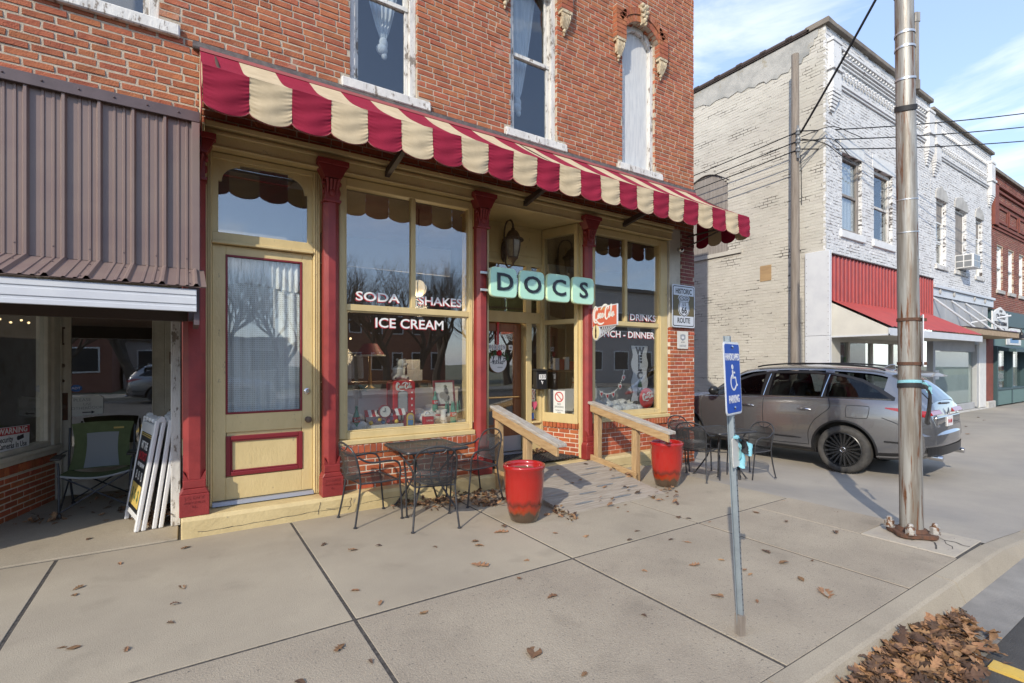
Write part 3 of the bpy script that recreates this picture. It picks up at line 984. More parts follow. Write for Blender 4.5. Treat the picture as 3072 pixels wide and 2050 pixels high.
# ---------------------------------------------------------------- storefront joinery
SH = "yellow_paint"
beam = MB()
beam.box(0.16, 7.20, 5.80, 6.1, 3.87, 4.10)
beam.box(0.16, 7.20, 5.745, 5.799, 4.045, 4.098)
beam.box(0.16, 7.20, 5.77, 5.7995, 3.985, 4.02)
beam.box(0.16, 7.20, 5.785, 5.7992, 3.86, 3.885)
beam.build("lintel_beam", SH, bld, bevel=0.008)
base = MB()
base.prism([(5.715, -0.25), (5.715, 0.165), (5.735, 0.205), (6.2, 0.222), (6.2, -0.25)][::-1], -0.035, 3.50, "x")
base.prism([(5.715, -0.25), (5.715, 0.165), (5.735, 0.205), (6.2, 0.222), (6.2, -0.25)][::-1], 5.22, 7.20, "x")
base.prism([(5.74, -0.25), (5.74, 0.195), (6.8, 0.235), (6.8, -0.25)][::-1], 3.501, 5.219, "x")
base.build("base_ledge", "yellow_worn", bld, bevel=0.012, seg=2)
# long cracks in the ledge plaster
cr = MB()
for x0, x1, zz in ((0.1, 1.5, 0.055), (1.62, 2.6, 0.075), (5.6, 7.1, 0.06), (1.3, 1.62, 0.085)):
    p = None
    x = x0
    z = zz
    while x < x1:
        q = (x, z)
        if p:
            w = R.uniform(.001, .003)
            cr.add([(p[0], 5.7125, p[1] - w), (q[0], 5.7125, q[1] - w), (q[0], 5.7125, q[1] + w), (p[0], 5.7125, p[1] + w)], [(0, 1, 2, 3)])
        p = q
        x += R.uniform(.04, .09)
        z += R.uniform(-.008, .0085)
for x0 in (1.235, 2.27, 1.57):
    p = (x0, 0.17)
    for k in range(6):
        q = (p[0] + R.uniform(-.02, .012), p[1] - .022)
        cr.add([(p[0] - .003, 5.7125, p[1]), (q[0] - .003, 5.7125, q[1]), (q[0] + .003, 5.7125, q[1]), (p[0] + .003, 5.7125, p[1])], [(0, 1, 2, 3)])
        p = q
cr.build("plaster_crack", "concrete_seam", bld)["kind"] = "stuff"

def pilaster(cx, w=0.17, capital=True):
    h = w / 2
    yb, yf = 5.90, 5.775
    sh = MB()
    ch = 0.045
    sh.prism([(cx - h, yb), (cx + h, yb), (cx + h, yf + ch), (cx + h - ch, yf), (cx - h + ch, yf), (cx - h, yf + ch)][::-1], 0.55, 3.53, "z")
    P = sh.build("pilaster", "red_paint", bld, bevel=0.004)
    ft = MB()
    ft.box(cx - h - 0.03, cx + h + 0.03, yf - 0.045, yb, 0.205, 0.42)
    ft.prism([(cx - h - 0.028, 0.4202), (cx + h + 0.028, 0.4202), (cx + h + 0.002, 0.47), (cx - h - 0.002, 0.47)], yf - 0.035, yb)
    ft.box(cx - h - 0.002, cx + h + 0.002, yf - 0.012, yb, 0.4702, 0.552)
    ft.build("foot", "red_paint", P, bevel=0.006)
    # raised foundry lettering and the pointed chamfer stop
    text("foundry_lettering", "J.G. LANE", 0.040, "red_paint", front(cx, yf - 0.0455, 0.385), P, depth=0.0025)
    text("foundry_lettering", "PRINCEVILLE", 0.030, "red_paint", front(cx, yf - 0.0455, 0.34), P, depth=0.0025)
    text("foundry_lettering", "ILL.", 0.030, "red_paint", front(cx, yf - 0.0455, 0.30), P, depth=0.0025)
    MB().prism([(cx - h, 0.5522), (cx - h + ch, 0.5522), (cx - h, 0.64)], yf + 0.001, yf + ch).build("chamfer_stop", "red_paint", P)
    MB().prism([(cx + h - ch, 0.5522), (cx + h, 0.5522), (cx + h, 0.64)], yf + 0.001, yf + ch).build("chamfer_stop", "red_paint", P)
    if capital:
        cp = MB()
        cp.box(cx - h - 0.012, cx + h + 0.012, yf - 0.02, yb, 3.50, 3.53)
        cp.box(cx - h + 0.005, cx + h - 0.005, yf - 0.012, yb, 3.532, 3.76)
        cp.prism([(cx - h - 0.005, 3.7602), (cx + h + 0.005, 3.7602), (cx + h + 0.075, 3.90), (cx - h - 0.075, 3.90)], yf - 0.055, yb - 0.02)
        cp.box(cx - h - 0.085, cx + h + 0.085, yf - 0.08, yb - 0.02, 3.9002, 3.955)
        for k in range(4):
            q = (k - 1.5) * 0.034
            cp.tube([(cx + q, yf - 0.014, 3.60), (cx + q, yf - 0.032, 3.68), (cx + q * 1.25, yf - 0.052, 3.75)], [0.012, 0.016, 0.02], 6)
        cp.ball((cx, yf - 0.02, 3.60), (0.04, 0.02, 0.05), 10, 6)
        for sg in (-1, 1):
            cp.ball((cx + sg * (h + 0.004), yf + 0.03, 3.72), (0.022, 0.03, 0.03), 9, 6).ball((cx + sg * (h + 0.002), yf + 0.03, 3.62), (0.014, 0.02, 0.04), 9, 6)
        cp.build("capital", "red_paint", P, bevel=0.003)
    return P
for cx in (1.378, 3.338, 5.25):
    pilaster(cx)
pilaster(0.075, 0.19, True)

# yellow side door with lace curtain
dm = MB()
for x0, x1 in ((0.165, 0.228), (1.21, 1.285)):
    dm.box(x0, x1, 5.93, 6.06, 0.215, 3.86)
    for k in range(3):
        xx = x0 + (x1 - x0) * (0.2 + 0.3 * k)
        dm.box(xx - 0.007, xx + 0.007, 5.915, 5.9295, 0.22, 3.855)
dm.box(0.228, 1.21, 5.93, 6.06, 2.925, 3.045)
dm.box(0.228, 1.21, 5.905, 5.929, 2.925, 2.955)
dm.box(0.228, 1.21, 5.93, 6.06, 3.80, 3.86)
casing = dm.build("door_casing", SH, bld, bevel=0.005)
ys0, ys1 = 5.965, 6.01
tr = MB()
n = 8
def cut_frame():
    gx0, gx1, gz0, gz1, r = 0.285, 1.155, 3.05, 3.785, 0.17
    inn = [(gx0, gz0), (gx1, gz0), (gx1, gz1 - r - 0.03), (gx1 - 0.03, gz1 - r - 0.03)]
    inn += [(gx1 - 0.03 - r + r * math.cos(t), gz1 - r - 0.03 + (r) * math.sin(t)) for t in [math.pi / 2 * k / n for k in range(1, n)]]
    inn += [(gx1 - 0.03 - r, gz1 - 0.03), (gx1 - 0.03 - r, gz1), (gx0 + 0.03 + r, gz1), (gx0 + 0.03 + r, gz1 - 0.03)]
    inn += [(gx0 + 0.03 + r - r * math.sin(t), gz1 - r - 0.03 + r * math.cos(t)) for t in [math.pi / 2 * k / n for k in range(1, n)]]
    inn += [(gx0 + 0.03, gz1 - r - 0.03), (gx0, gz1 - r - 0.03)]
    return inn
inn = cut_frame()
tw = bmesh.new()
outr = [(0.229, 3.0455), (1.2095, 3.0455), (1.2095, 3.7995), (0.229, 3.7995)]
vo = [tw.verts.new((x, ys0, z)) for x, z in outr]
vi = [tw.verts.new((x, ys0, z)) for x, z in inn]
eo = [tw.edges.new((vo[i], vo[(i + 1) % 4])) for i in range(4)]
ei = [tw.edges.new((vi[i], vi[(i + 1) % len(vi)])) for i in range(len(vi))]
bmesh.ops.triangle_fill(tw, use_beauty=True, edges=eo + ei)
ex = bmesh.ops.extrude_face_region(tw, geom=tw.faces[:])
bmesh.ops.translate(tw, vec=(0, 0.03, 0), verts=[v for v in ex["geom"] if isinstance(v, bmesh.types.BMVert)])
bmesh.ops.recalc_face_normals(tw, faces=tw.faces[:])
me = bpy.data.meshes.new("transom_frame")
tw.to_mesh(me)
tw.free()
me.transform(Matrix.Translation(-wloc(bld)))
me.materials.append(MATS[SH])
tf = bpy.data.objects.new("transom_frame", me)
COL.objects.link(tf)
tf.parent = bld
MB().box(0.24, 1.20, 5.985, 5.989, 3.047, 3.797).build("transom_pane", "shop_glass", tf)
d1 = MB()
d1.box(0.2305, 0.352, ys0, ys1, 0.265, 2.92).box(1.096, 1.2085, ys0, ys1, 0.265, 2.92)
d1.box(0.352, 1.096, ys0, ys1, 2.825, 2.92).box(0.352, 1.096, ys0, ys1, 0.965, 1.16).box(0.352, 1.096, ys0, ys1, 0.265, 0.50)
d1.box(0.36, 1.09, ys0 + 0.014, ys1 - 0.01, 0.50, 0.965)
door1 = d1.build("door", SH, bld, bevel=0.004)
gm = MB()
frame_boxes(gm, 0.350, 1.098, 1.158, 2.827, 0.02, ys0 - 0.006, ys0 + 0.03)
gm.build("glazing_bead", "trim_red", door1, bevel=0.003)
pm = MB()
frame_boxes(pm, 0.352, 1.102, 0.51, 0.93, 0.045, ys0 - 0.012, ys0 + 0.02)
frame_boxes(pm, 0.397, 1.057, 0.555, 0.885, 0.016, ys0 - 0.004, ys0 + 0.02)
pm.build("panel_moulding", "trim_red", door1, bevel=0.007, seg=2)
MB().box(0.371, 1.077, 5.983, 5.987, 1.179, 2.806).build("pane", "door_glass", door1)
kb = MB()
kb.add(*(lambda m: (m.v, m.f))(MB().lathe([(0.0, 0), (0.032, 0), (0.032, 0.006), (0.014, 0.012), (0.014, 0.03), (0.033, 0.045), (0.036, 0.06), (0.026, 0.074), (0, 0.078)], 16, cap=False)), 0, Matrix.Translation((1.155, ys0, 1.06)) @ Matrix.Rotation(math.pi / 2, 4, "X"))
kb.build("knob", "bronze", door1, smooth=True)
kb = MB()
kb.add(*(lambda m: (m.v, m.f))(MB().lathe([(0, 0), (0.036, 0), (0.036, 0.008), (0.022, 0.016), (0.018, 0.02), (0, 0.02)], 18, cap=False)), 0, Matrix.Translation((1.15, ys0, 1.375)) @ Matrix.Rotation(math.pi / 2, 4, "X"))
kb.build("deadbolt", "chrome", door1, smooth=True)
MB().prism([(5.90, 0.224), (6.03, 0.224), (6.03, 0.262), (5.93, 0.258)], 0.229, 1.209, "x").build("threshold", "grey_plate", door1)
lc = MB()
lc.grid(lambda a, b: (0.37 + 0.71 * a, 6.035 + 0.012 * math.sin(a * 46 + b), 1.17 + 1.47 * b), 60, 4, uvs=(0.95, 1.47))
lc.build("lace_curtain", "lace", door1, smooth="all")
lc = MB()
lc.grid(lambda a, b: (0.37 + 0.71 * a, 6.022 + 0.014 * math.sin(a * 70) + 0.004 * math.sin(a * 23 + b * 3), 2.52 + 0.03 * math.sin(a * 5) + (0.29 - 0.03 * math.sin(a * 5)) * b), 90, 4)
lc.build("valance_curtain", "sheer", door1, smooth="all")
MB().box(0.2, 1.25, 6.62, 6.66, 0.24, 3.85).build("stair_hall_wall", "room_wall", bld)

# display windows A and B
def display_window(x0, x1, gx0, gx1, mull, name_z=(0.885, 3.76)):
    z0, z1 = name_z
    f = MB()
    f.box(x0, gx0, 5.90, 6.02, 0.80, 3.86).box(gx1, x1, 5.90, 6.02, 0.80, 3.86)
    f.box(gx0, gx1, 5.90, 6.02, z1, 3.86)
    f.box(gx0, gx1, 5.90, 6.02, 0.80, z0)
    f.box(x0 + 0.012, gx0 - 0.02, 5.885, 5.8995, 0.81, 3.85).box(gx1 + 0.02, x1 - 0.012, 5.885, 5.8995, 0.81, 3.85)
    f.box(x0, x1, 5.83, 6.02, 0.742, 0.7995)
    W = f.build("display_window", SH, bld, bevel=0.006)
    b_ = MB()
    b_.box(gx0, gx1, 5.905, 5.985, 2.31, 2.385)
    b_.box(mull - 0.03, mull + 0.03, 5.91, 5.985, 2.386, z1 - 0.001)
    frame_boxes(b_, gx0 + .0005, gx1 - .0005, z0 + .0005, 2.3095, 0.015, 5.92, 5.97)
    b_.build("glazing_bar", SH, W, bevel=0.004)
    MB().box(gx0 + 0.002, gx1 - 0.002, 5.943, 5.949, z0 + 0.002, 2.31).build("pane", "shop_glass", W)
    MB().box(gx0 + 0.002, mull - 0.03, 5.943, 5.949, 2.385, z1 - 0.002).build("pane", "shop_glass", W)
    MB().box(mull + 0.03, gx1 - 0.002, 5.943, 5.949, 2.385, z1 - 0.002).build("pane", "shop_glass", W)
    return W
wA = display_window(1.470, 3.245, 1.572, 3.187, 2.40)
wB = display_window(5.342, 7.19, 5.47, 6.975, 6.17)
def painted(s, x, z, size, W, sx=1.25, off=0.0025):
    text("painted_shadow", s, size, "warn_red", front(x - 0.008, 5.9415, z - 0.010), W, depth=0.0003, off=off, sx=sx)
    text("painted_lettering", s, size, "lit_white", front(x, 5.9395, z), W, depth=0.0003, off=off, sx=sx)
painted("SODA", 1.955, 2.487, 0.150, wA, 1.34)
painted("SHAKES", 2.785, 2.487, 0.150, wA, 1.20)
painted("ICE CREAM", 2.375, 2.178, 0.165, wA, 1.12)
painted("DRINKS", 6.61, 2.465, 0.150, wB, 1.24)
painted("LUNCH - DINNER", 6.18, 2.165, 0.150, wB, 1.20)

# brick stall risers with a rowlock course on top
def riser(x0, x1, y, singles):
    rows = []
    nn = 6
    for r in range(nn):
        z = 0.214 + r * 0.0705
        x = x0 - (0.11 if r % 2 else 0.0)
        while x < x1:
            a, b = max(x, x0), min(x + 0.2, x1)
            if b - a > 0.02:
                rows.append((a, z, b - a, 0.060))
            x += 0.2105
    x = x0
    while x < x1 - 0.02:
        rows.append((x, 0.6405, min(0.061, x1 - x), 0.098))
        x += 0.0715
    return rows
def lay_riser(rows, y, mortar_x, sg=999):
    brick_set([q for q in rows if q[3] < .07], lambda u, z: ((u, y, z), 0.0), "brick_orange", bld, depth=0.06, singles=sg)
    brick_set([q for q in rows if q[3] > .07], lambda u, z: ((u, y - 0.028, z), 0.0), "brick_orange", bld, depth=0.09, singles=sg)
    MB().box(mortar_x[0], mortar_x[1], y + 0.007, y + 0.15, 0.205, 0.645).box(mortar_x[0], mortar_x[1], y - 0.020, y + 0.14, 0.645, 0.735).build("riser_mortar", "mortar_pale", bld)
lay_riser(riser(1.475, 3.245, 5.85, 0), 5.85, (1.473, 3.247))
lay_riser([q for q in riser(5.345, 7.19, 5.85, 0)], 5.85, (5.343, 7.192), 0)

# corner pier: orange brick below, worn cream and dusky brick above
rows = lay_rows(7.205, 7.885, -0.20, 2.31, 0.0685, 0.212, 0.011, lambda z: [], fullhead=True, jit=0.002)
brick_set(rows, lambda u, z: ((u, 5.845, z), 0.0), "brick_orange", bld, depth=0.08, singles=0)
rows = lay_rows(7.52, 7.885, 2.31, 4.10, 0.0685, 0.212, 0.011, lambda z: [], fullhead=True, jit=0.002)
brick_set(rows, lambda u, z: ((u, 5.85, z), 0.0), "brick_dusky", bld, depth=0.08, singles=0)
MB().box(7.207, 7.880, 5.852, 6.19, -0.3, 2.309).build("pier_core", "mortar_pale", bld)
MB().box(7.521, 7.880, 5.857, 6.19, 2.31, 4.099).build("pier_core", "mortar", bld)
MB().box(7.205, 7.515, 5.865, 6.19, 2.311, 4.099).box(7.195, 7.26, 5.90, 6.1, 0.22, 4.09).build("worn_pier", "old_white", bld, bevel=0.01)

# recessed entry
en = MB()
en.box(3.42, 5.16, 5.90, 6.6, 3.872, 3.90)
en.box(3.42, 3.50, 5.91, 6.55, 0.235, 3.87)
en.build("entry_reveal", SH, bld)
ew = MB()
ew.box(3.5, 4.89, 6.55, 6.62, 3.27, 3.87)
ew.box(3.5, 4.89, 6.53, 6.549, 3.24, 3.30)
ew.box(3.5, 4.89, 6.53, 6.62, 2.33, 2.50)
ew.box(4.56, 4.665, 6.52, 6.70, 0.235, 2.3295).box(4.84, 4.90, 6.52, 6.64, 0.235, 3.24)
ew.box(4.56, 4.665, 6.53, 6.62, 2.501, 3.2395)
ew.box(4.666, 4.839, 6.54, 6.62, 0.235, 0.72).box(4.666, 4.839, 6.50, 6.62, 0.72, 0.75)
ew.box(3.50, 3.60, 6.52, 6.70, 0.235, 2.3295)
for k in range(2):
    ew.box(3.62 + k * 0.66, 4.14 + k * 0.66, 6.535, 6.549, 3.40, 3.80)
ewo = ew.build("entry_screen", SH, bld, bevel=0.004)
MB().box(3.6, 4.56, 6.575, 6.58, 2.50, 3.24).build("pane", "shop_glass", ewo)
MB().box(4.665, 4.84, 6.575, 6.58, 0.75, 2.33).build("pane", "shop_glass", ewo)
MB().box(4.665, 4.84, 6.575, 6.58, 2.50, 3.24).build("pane", "shop_glass", ewo)
yd0, yd1 = 6.665, 6.71
d2 = MB()
d2.box(3.615, 3.75, yd0, yd1, 0.285, 2.325).box(4.415, 4.555, yd0, yd1, 0.285, 2.325).box(3.75, 4.415, yd0, yd1, 2.19, 2.325).box(3.75, 4.415, yd0, yd1, 0.285, 0.72)
door2 = d2.build("door", "door_wood", bld, bevel=0.005)
door2["label"] = "varnished wood entry door with large pane"
MB().box(3.751, 4.414, 6.685, 6.69, 0.721, 2.189).build("pane", "shop_glass", door2)
MB().box(3.62, 4.55, 6.655, 6.664, 0.29, 0.53).build("kick_plate", "grey_plate", door2)
pb = MB().tube([(3.68, 6.63, 1.15), (4.49, 6.63, 1.15)], 0.013, 8)
pb.tube([(3.69, 6.63, 1.15), (3.69, 6.665, 1.15)], 0.01, 6).tube([(4.48, 6.63, 1.15), (4.48, 6.665, 1.15)], 0.01, 6)
pb.build("push_bar", "brass", door2, smooth=True)
MB().box(3.55, 4.60, 6.60, 6.80, 0.235, 0.27).build("threshold", "grey_plate", door2)
# splayed side window right of the entry
SA, SB = Vector((5.10, 5.90, 0)), Vector((4.895, 6.54, 0))
sd = (SB - SA).normalized()
sl_ = (SB - SA).length
ang = math.atan2(sd.y, sd.x)
TS = Matrix.Translation(SB) @ Matrix.Rotation(ang + math.pi, 4, "Z")   # local +x runs from the door to the street, face towards -X
f = MB()
L = sl_
f.box(0, 0.05, -0.02, 0.07, 0.742, 3.86, 0, TS).box(L - 0.06, L, -0.02, 0.07, 0.742, 3.86, 0, TS)
f.box(0.05, L - 0.06, -0.02, 0.07, 3.72, 3.86, 0, TS).box(0.05, L - 0.06, -0.02, 0.07, 0.742, 0.89, 0, TS).box(0.05, L - 0.06, -0.02, 0.07, 2.31, 2.385, 0, TS)
sw = f.build("side_window", SH, bld, bevel=0.004)
MB().box(0.05, L - 0.06, 0.01, 0.016, 0.89, 2.31, 0, TS).build("pane", "shop_glass", sw)
MB().box(0.05, L - 0.06, 0.01, 0.016, 2.385, 3.72, 0, TS).build("pane", "shop_glass", sw)
rows = [q for q in riser(0.0, L, 0, 0)]
for q in rows:
    lift = 0.03
    u, z, w, h = q
    org = TS @ Vector((u, 0.01 - (0.026 if h > .07 else 0), z + lift * 0.6))
    o = bpy.data.objects.new("brick", unit_brick("brick_orange"))
    COL.objects.link(o)
    o.parent = bld
    o.location = org - wloc(bld)
    o.rotation_euler = (0, 0, ang + math.pi)
    o.scale = (w, 0.06, h)
MB().box(-0.002, L, 0.018, 0.09, 0.22, 0.741, 0, TS).build("riser_mortar", "mortar_pale", bld)
MB().box(5.13, 5.18, 5.86, 5.98, 0.22, 3.87).build("entry_post", SH, bld)
# left side window of the entry, plain
MB().box(3.44, 3.50, 5.905, 6.54, 0.23, 0.80).build("side_panel", SH, bld)

# ---------------------------------------------------------------- interior
it = MB()
it.box(1.30, 7.58, 12.0, 12.1, 0.2, 4.2)
it.box(1.22, 1.30, 6.05, 12.0, 0.2, 4.2)
it.box(7.52, 7.60, 6.2, 12.0, 0.2, 4.2)
it.box(1.3, 7.58, 6.2, 12.0, 4.1, 4.2)
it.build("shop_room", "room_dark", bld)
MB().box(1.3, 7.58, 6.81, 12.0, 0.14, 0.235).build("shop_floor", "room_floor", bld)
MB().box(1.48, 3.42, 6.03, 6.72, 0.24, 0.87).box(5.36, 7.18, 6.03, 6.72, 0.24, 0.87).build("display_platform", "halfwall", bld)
MB().box(1.48, 3.44, 6.721, 6.76, 0.24, 1.31).box(5.16, 7.18, 6.721, 6.76, 0.24, 1.24).build("half_wall", "halfwall", bld)
MB().box(1.48, 3.46, 6.70, 6.78, 1.3105, 1.335).build("half_wall_cap", "white_paint", bld)
# pale ceiling band seen through the upper panes
MB().box(1.5, 3.4, 6.9, 6.94, 3.02, 3.42).box(5.3, 7.2, 6.9, 6.94, 3.02, 3.42).build("drop_soffit", "room_wall", bld)
# ================================================================ left shopfront of the same building (recessed)
lx = MB()
# right jamb post, peeling white
lx.box(-0.125, -0.040, 6.20, 6.28, 0.012, 2.6)
lx.box(-0.095, -0.040, 6.28, 8.35, 0.012, 2.9)
lx.build("jamb_post", "white_peel", bld, bevel=0.006)
# splayed return wall with shop window
RA, RB = Vector((-2.02, 5.92, 0)), Vector((-1.335, 8.20, 0))
rd = (RB - RA).normalized()
RL = (RB - RA).length
TR = Matrix.Translation(RA) @ Matrix.Rotation(math.atan2(rd.y, rd.x), 4, "Z")     # local x along the wall to the door; visible face is local -y side
f = MB()
f.box(0, RL, -0.05, 0.10, 0.60, 0.70, 0, TR)
f.box(0, RL, -0.075, 0.10, 0.66, 0.705, 0, TR)
f.box(RL - 0.13, RL, -0.05, 0.10, 0.706, 3.0, 0, TR).box(0, 0.10, -0.05, 0.10, 0.706, 3.0, 0, TR)
f.box(RL - 0.19, RL - 0.13, -0.02, 0.10, 0.76, 3.0, 0, TR)
f.box(0.10, RL - 0.131, -0.02, 0.10, 0.706, 0.76, 0, TR)
f.box(RL, RL + 0.02, -0.06, 0.10, 0.012, 3.0, 0, TR)
lw = f.build("shop_window", "old_white", bld, bevel=0.005)
lw["label"] = "old white shop window beside the recessed door"
MB().box(0.10, RL - 0.19, 0.02, 0.026, 0.76, 3.0, 0, TR).build("pane", "shop_glass", lw)
rows = []
for r in range(8):
    z = 0.012 + r * 0.0665
    x = -(0.11 if r % 2 else 0.0)
    while x < RL - 0.02:
        a, b = max(x, 0), min(x + 0.2, RL - 0.02)
        if z + .055 < 0.50 and b - a > 0.02:
            rows.append((a, z, b - a, 0.055))
        x += 0.2105
x = 0.0
while x < RL - 0.03:
    rows.append((x, 0.498, 0.061, 0.098))
    x += 0.0715
for (u, z, w, h) in rows:
    if u < 0.7:
        continue
    org = TR @ Vector((u, -0.03 if h > .07 else -0.004, z))
    o = bpy.data.objects.new("brick", unit_brick("brick_orange"))
    COL.objects.link(o)
    o.parent = bld
    o.location = org - wloc(bld)
    o.rotation_euler = (0, 0, math.atan2(rd.y, rd.x))
    o.scale = (w, 0.07, h)
MB().box(0.0, RL - 0.01, 0.003, 0.09, 0.0, 0.598, 0, TR).build("riser_mortar", "mortar_pale", bld)
# door at the back of the recess
d = MB()
Yd = 8.25
d.box(-1.335, -1.20, Yd, Yd + 0.05, 0.03, 2.75).box(-0.37, -0.23, Yd, Yd + 0.05, 0.03, 2.75).box(-1.20, -0.37, Yd, Yd + 0.05, 0.03, 0.64).box(-1.20, -0.37, Yd, Yd + 0.05, 2.55, 2.75)
d.box(-1.36, -1.335, Yd - 0.05, Yd + 0.06, 0.012, 2.9).box(-0.23, -0.10, Yd - 0.04, Yd + 0.06, 0.012, 2.9)
d3 = d.build("door", "old_white", bld, bevel=0.005)
d3["label"] = "white panelled door at the back of the recess"
gb = MB()
frame_boxes(gb, -1.215, -0.355, 0.625, 2.565, 0.018, Yd - 0.008, Yd + 0.02)
gb.build("glazing_bead", "old_white", d3, bevel=0.003)
MB().box(-1.198, -0.372, Yd + 0.02, Yd + 0.026, 0.643, 2.548).build("pane", "shop_glass", d3)
MB().box(-1.322, -1.228, Yd - 0.006, Yd + 0.001, 0.98, 1.32).build("lock_plate", "rust", d3)
lk = MB()
for zz, rr in ((1.15, .028), (1.47, .02), (1.66, .024)):
    lk.add(*(lambda m: (m.v, m.f))(MB().lathe([(0, 0), (rr, 0), (rr, .008), (rr * .6, .016), (0, .018)], 14, cap=False)), 0, Matrix.Translation((-1.275, Yd - 0.006, zz)) @ Matrix.Rotation(math.pi / 2, 4, "X"))
lk.build("lock", "bronze", d3, smooth=True)
hn = MB().box(-1.282, -1.268, Yd - 0.014, Yd - 0.004, 1.93, 2.13).box(-1.297, -1.253, Yd - 0.012, Yd - 0.004, 2.12, 2.14).box(-1.29, -1.26, Yd - 0.012, Yd - 0.004, 1.92, 1.94)
hn.build("handle", "rust", d3)
bx = MB()
for zz in (1.68, 0.9, 0.55):
    bx.box(-0.18, -0.155, Yd - 0.052, Yd - 0.04, zz, zz + 0.16).box(-0.18, -0.12, Yd - 0.05, Yd - 0.041, zz + 0.15, zz + 0.165)
bx.build("old_hinge", "rust", d3)
MB().box(-2.3, -0.05, 10.0, 10.1, 0, 3.2).box(-2.4, -2.3, 8.0, 10.0, 0, 3.2).build("left_room", "room_dark", bld)
MB().box(-4.6, -0.05, 5.9, 10.0, 3.0, 3.05).build("entry_soffit", "room_wall", bld)
MB().box(-4.6, -2.03, 5.90, 6.0, 0.0, 2.99).build("front_panel", "old_white", bld)
# lights glimpsed in the left room
lr = MB()
for k in range(7):
    lr.ball((-2.25 + 0.09 * k, 8.9 + 0.05 * (k % 3), 2.22 + 0.035 * (k % 2)), 0.014, 8, 6)
lr.build("room_light", "bulb", bld)
# handwriting on the door pane
pp = thing("paper_notice", (-1.1, Yd - .01, 1.2), "white paper notice with a hand drawn arrow taped to the left door pane", "notice")
MB().prism([(-1.19, 1.02), (-0.885, 1.045), (-0.885, 1.25), (-0.93, 1.285), (-1.19, 1.255)], Yd - 0.004, Yd - 0.001).build("sheet", "paper", pp)
for s, x, z, sz in (("PLEASE", -1.09, 1.225, 0.055), ("USE", -1.04, 1.17, 0.05), ("OTHER", -1.115, 1.12, 0.05), ("DOOR!", -0.955, 1.125, 0.05)):
    text("handwriting", s, sz, "ink", front(x, Yd - 0.0052, z, R.uniform(-.03, .03)), pp, depth=0.0003, off=-0.0012)
ar = MB().box(-1.09, -1.0, Yd - 0.0055, Yd - 0.0045, 1.062, 1.074)
ar.prism([(-1.0, 1.048), (-0.965, 1.068), (-1.0, 1.088)], Yd - 0.0055, Yd - 0.0045)
ar.build("arrow", "ink", pp)
st = thing("alarm_sticker", (-1.15, Yd, 1.38), "blue octagonal alarm company sticker on the left door pane", "sticker")
MB().prism([(-1.15 + .06 * math.cos(math.radians(22.5 + 45 * k)), 1.375 + .045 * math.sin(math.radians(22.5 + 45 * k))) for k in range(8)], Yd - 0.004, Yd - 0.001).build("disc", "adt_blue", st)
text("lettering", "ADT", 0.042, "lit_white", front(-1.15, Yd - 0.005, 1.375), st, depth=0.0003)
# warning sign standing in the splayed window
ws = thing("warning_sign", tuple(TR @ Vector((1.7, -0.01, 0.9))), "red and white security camera warning sign in the left window", "sign")
Tw = TR @ Matrix.Translation((1.62, 0.0, 0.88)) @ Matrix.Rotation(math.radians(2.0), 4, "Y")
MB().box(-0.29, 0.29, 0.012, 0.017, -0.135, 0.135, 0, Tw).build("board", "sign_black", ws)
MB().box(-0.28, 0.28, 0.009, 0.0115, -0.126, 0.126, 0, Tw).build("face", "sign_white", ws)
MB().box(-0.274, 0.274, 0.0065, 0.0085, 0.04, 0.12, 0, Tw).build("red_band", "warn_red", ws)
tm = Tw @ Matrix.Rotation(math.pi / 2, 4, "X")
text("lettering", "WARNING", 0.085, "lit_white", tm @ Matrix.Translation((0, 0.080, -0.006)), ws, depth=0.0004, off=0.002, sx=1.15)
text("lettering", "Security", 0.085, "ink", tm @ Matrix.Translation((-0.115, -0.008, -0.0085)), ws, depth=0.0004, off=0.0015, sx=0.85)
text("lettering", "Cameras In Use", 0.085, "ink", tm @ Matrix.Translation((0, -0.078, -0.0085)), ws, depth=0.0004, off=0.0015, sx=0.85)
cm = MB()
cm.add(*(lambda m: (m.v, m.f))(MB().prism([(-.06, -.02), (.03, -.02), (.03, .025), (-.06, .025)], -.0005, .0005, "z")), 0, tm @ Matrix.Translation((0.15, 0.0, -0.0085)) @ Matrix.Rotation(0.2, 4, "Z"))
cm.add(*(lambda m: (m.v, m.f))(MB().prism(arc2(0, 0, .026, 0, 360, 14)[:-1], -.0005, .0005, "z")), 0, tm @ Matrix.Translation((0.09, -0.006, -0.0078)))
cm.build("camera_symbol", "ink", ws)
# dark backing sign with red letter on the left pane
ns = thing("window_lettering", tuple(TR @ Vector((1.38, 0.0, 1.5))), "red letter S painted on the left window pane", "lettering")
text("letter", "S", 0.26, "warn_red", TR @ Matrix.Translation((1.37, 0.012, 1.42)) @ Matrix.Rotation(math.pi / 2, 4, "X"), ns, depth=0.0005, off=0.008)

# ================================================================ brown metal canopy with cladding
can = thing("metal_canopy", (-1.4, 5.5, 2.5), "brown ribbed metal canopy and cladding with a white fascia over the left entry", "canopy")
X1 = 0.115
CY = 5.62
cl = MB()
pitch, px = 0.228, X1 - 0.03
ribs = []
x = X1 - 0.065
prof = []
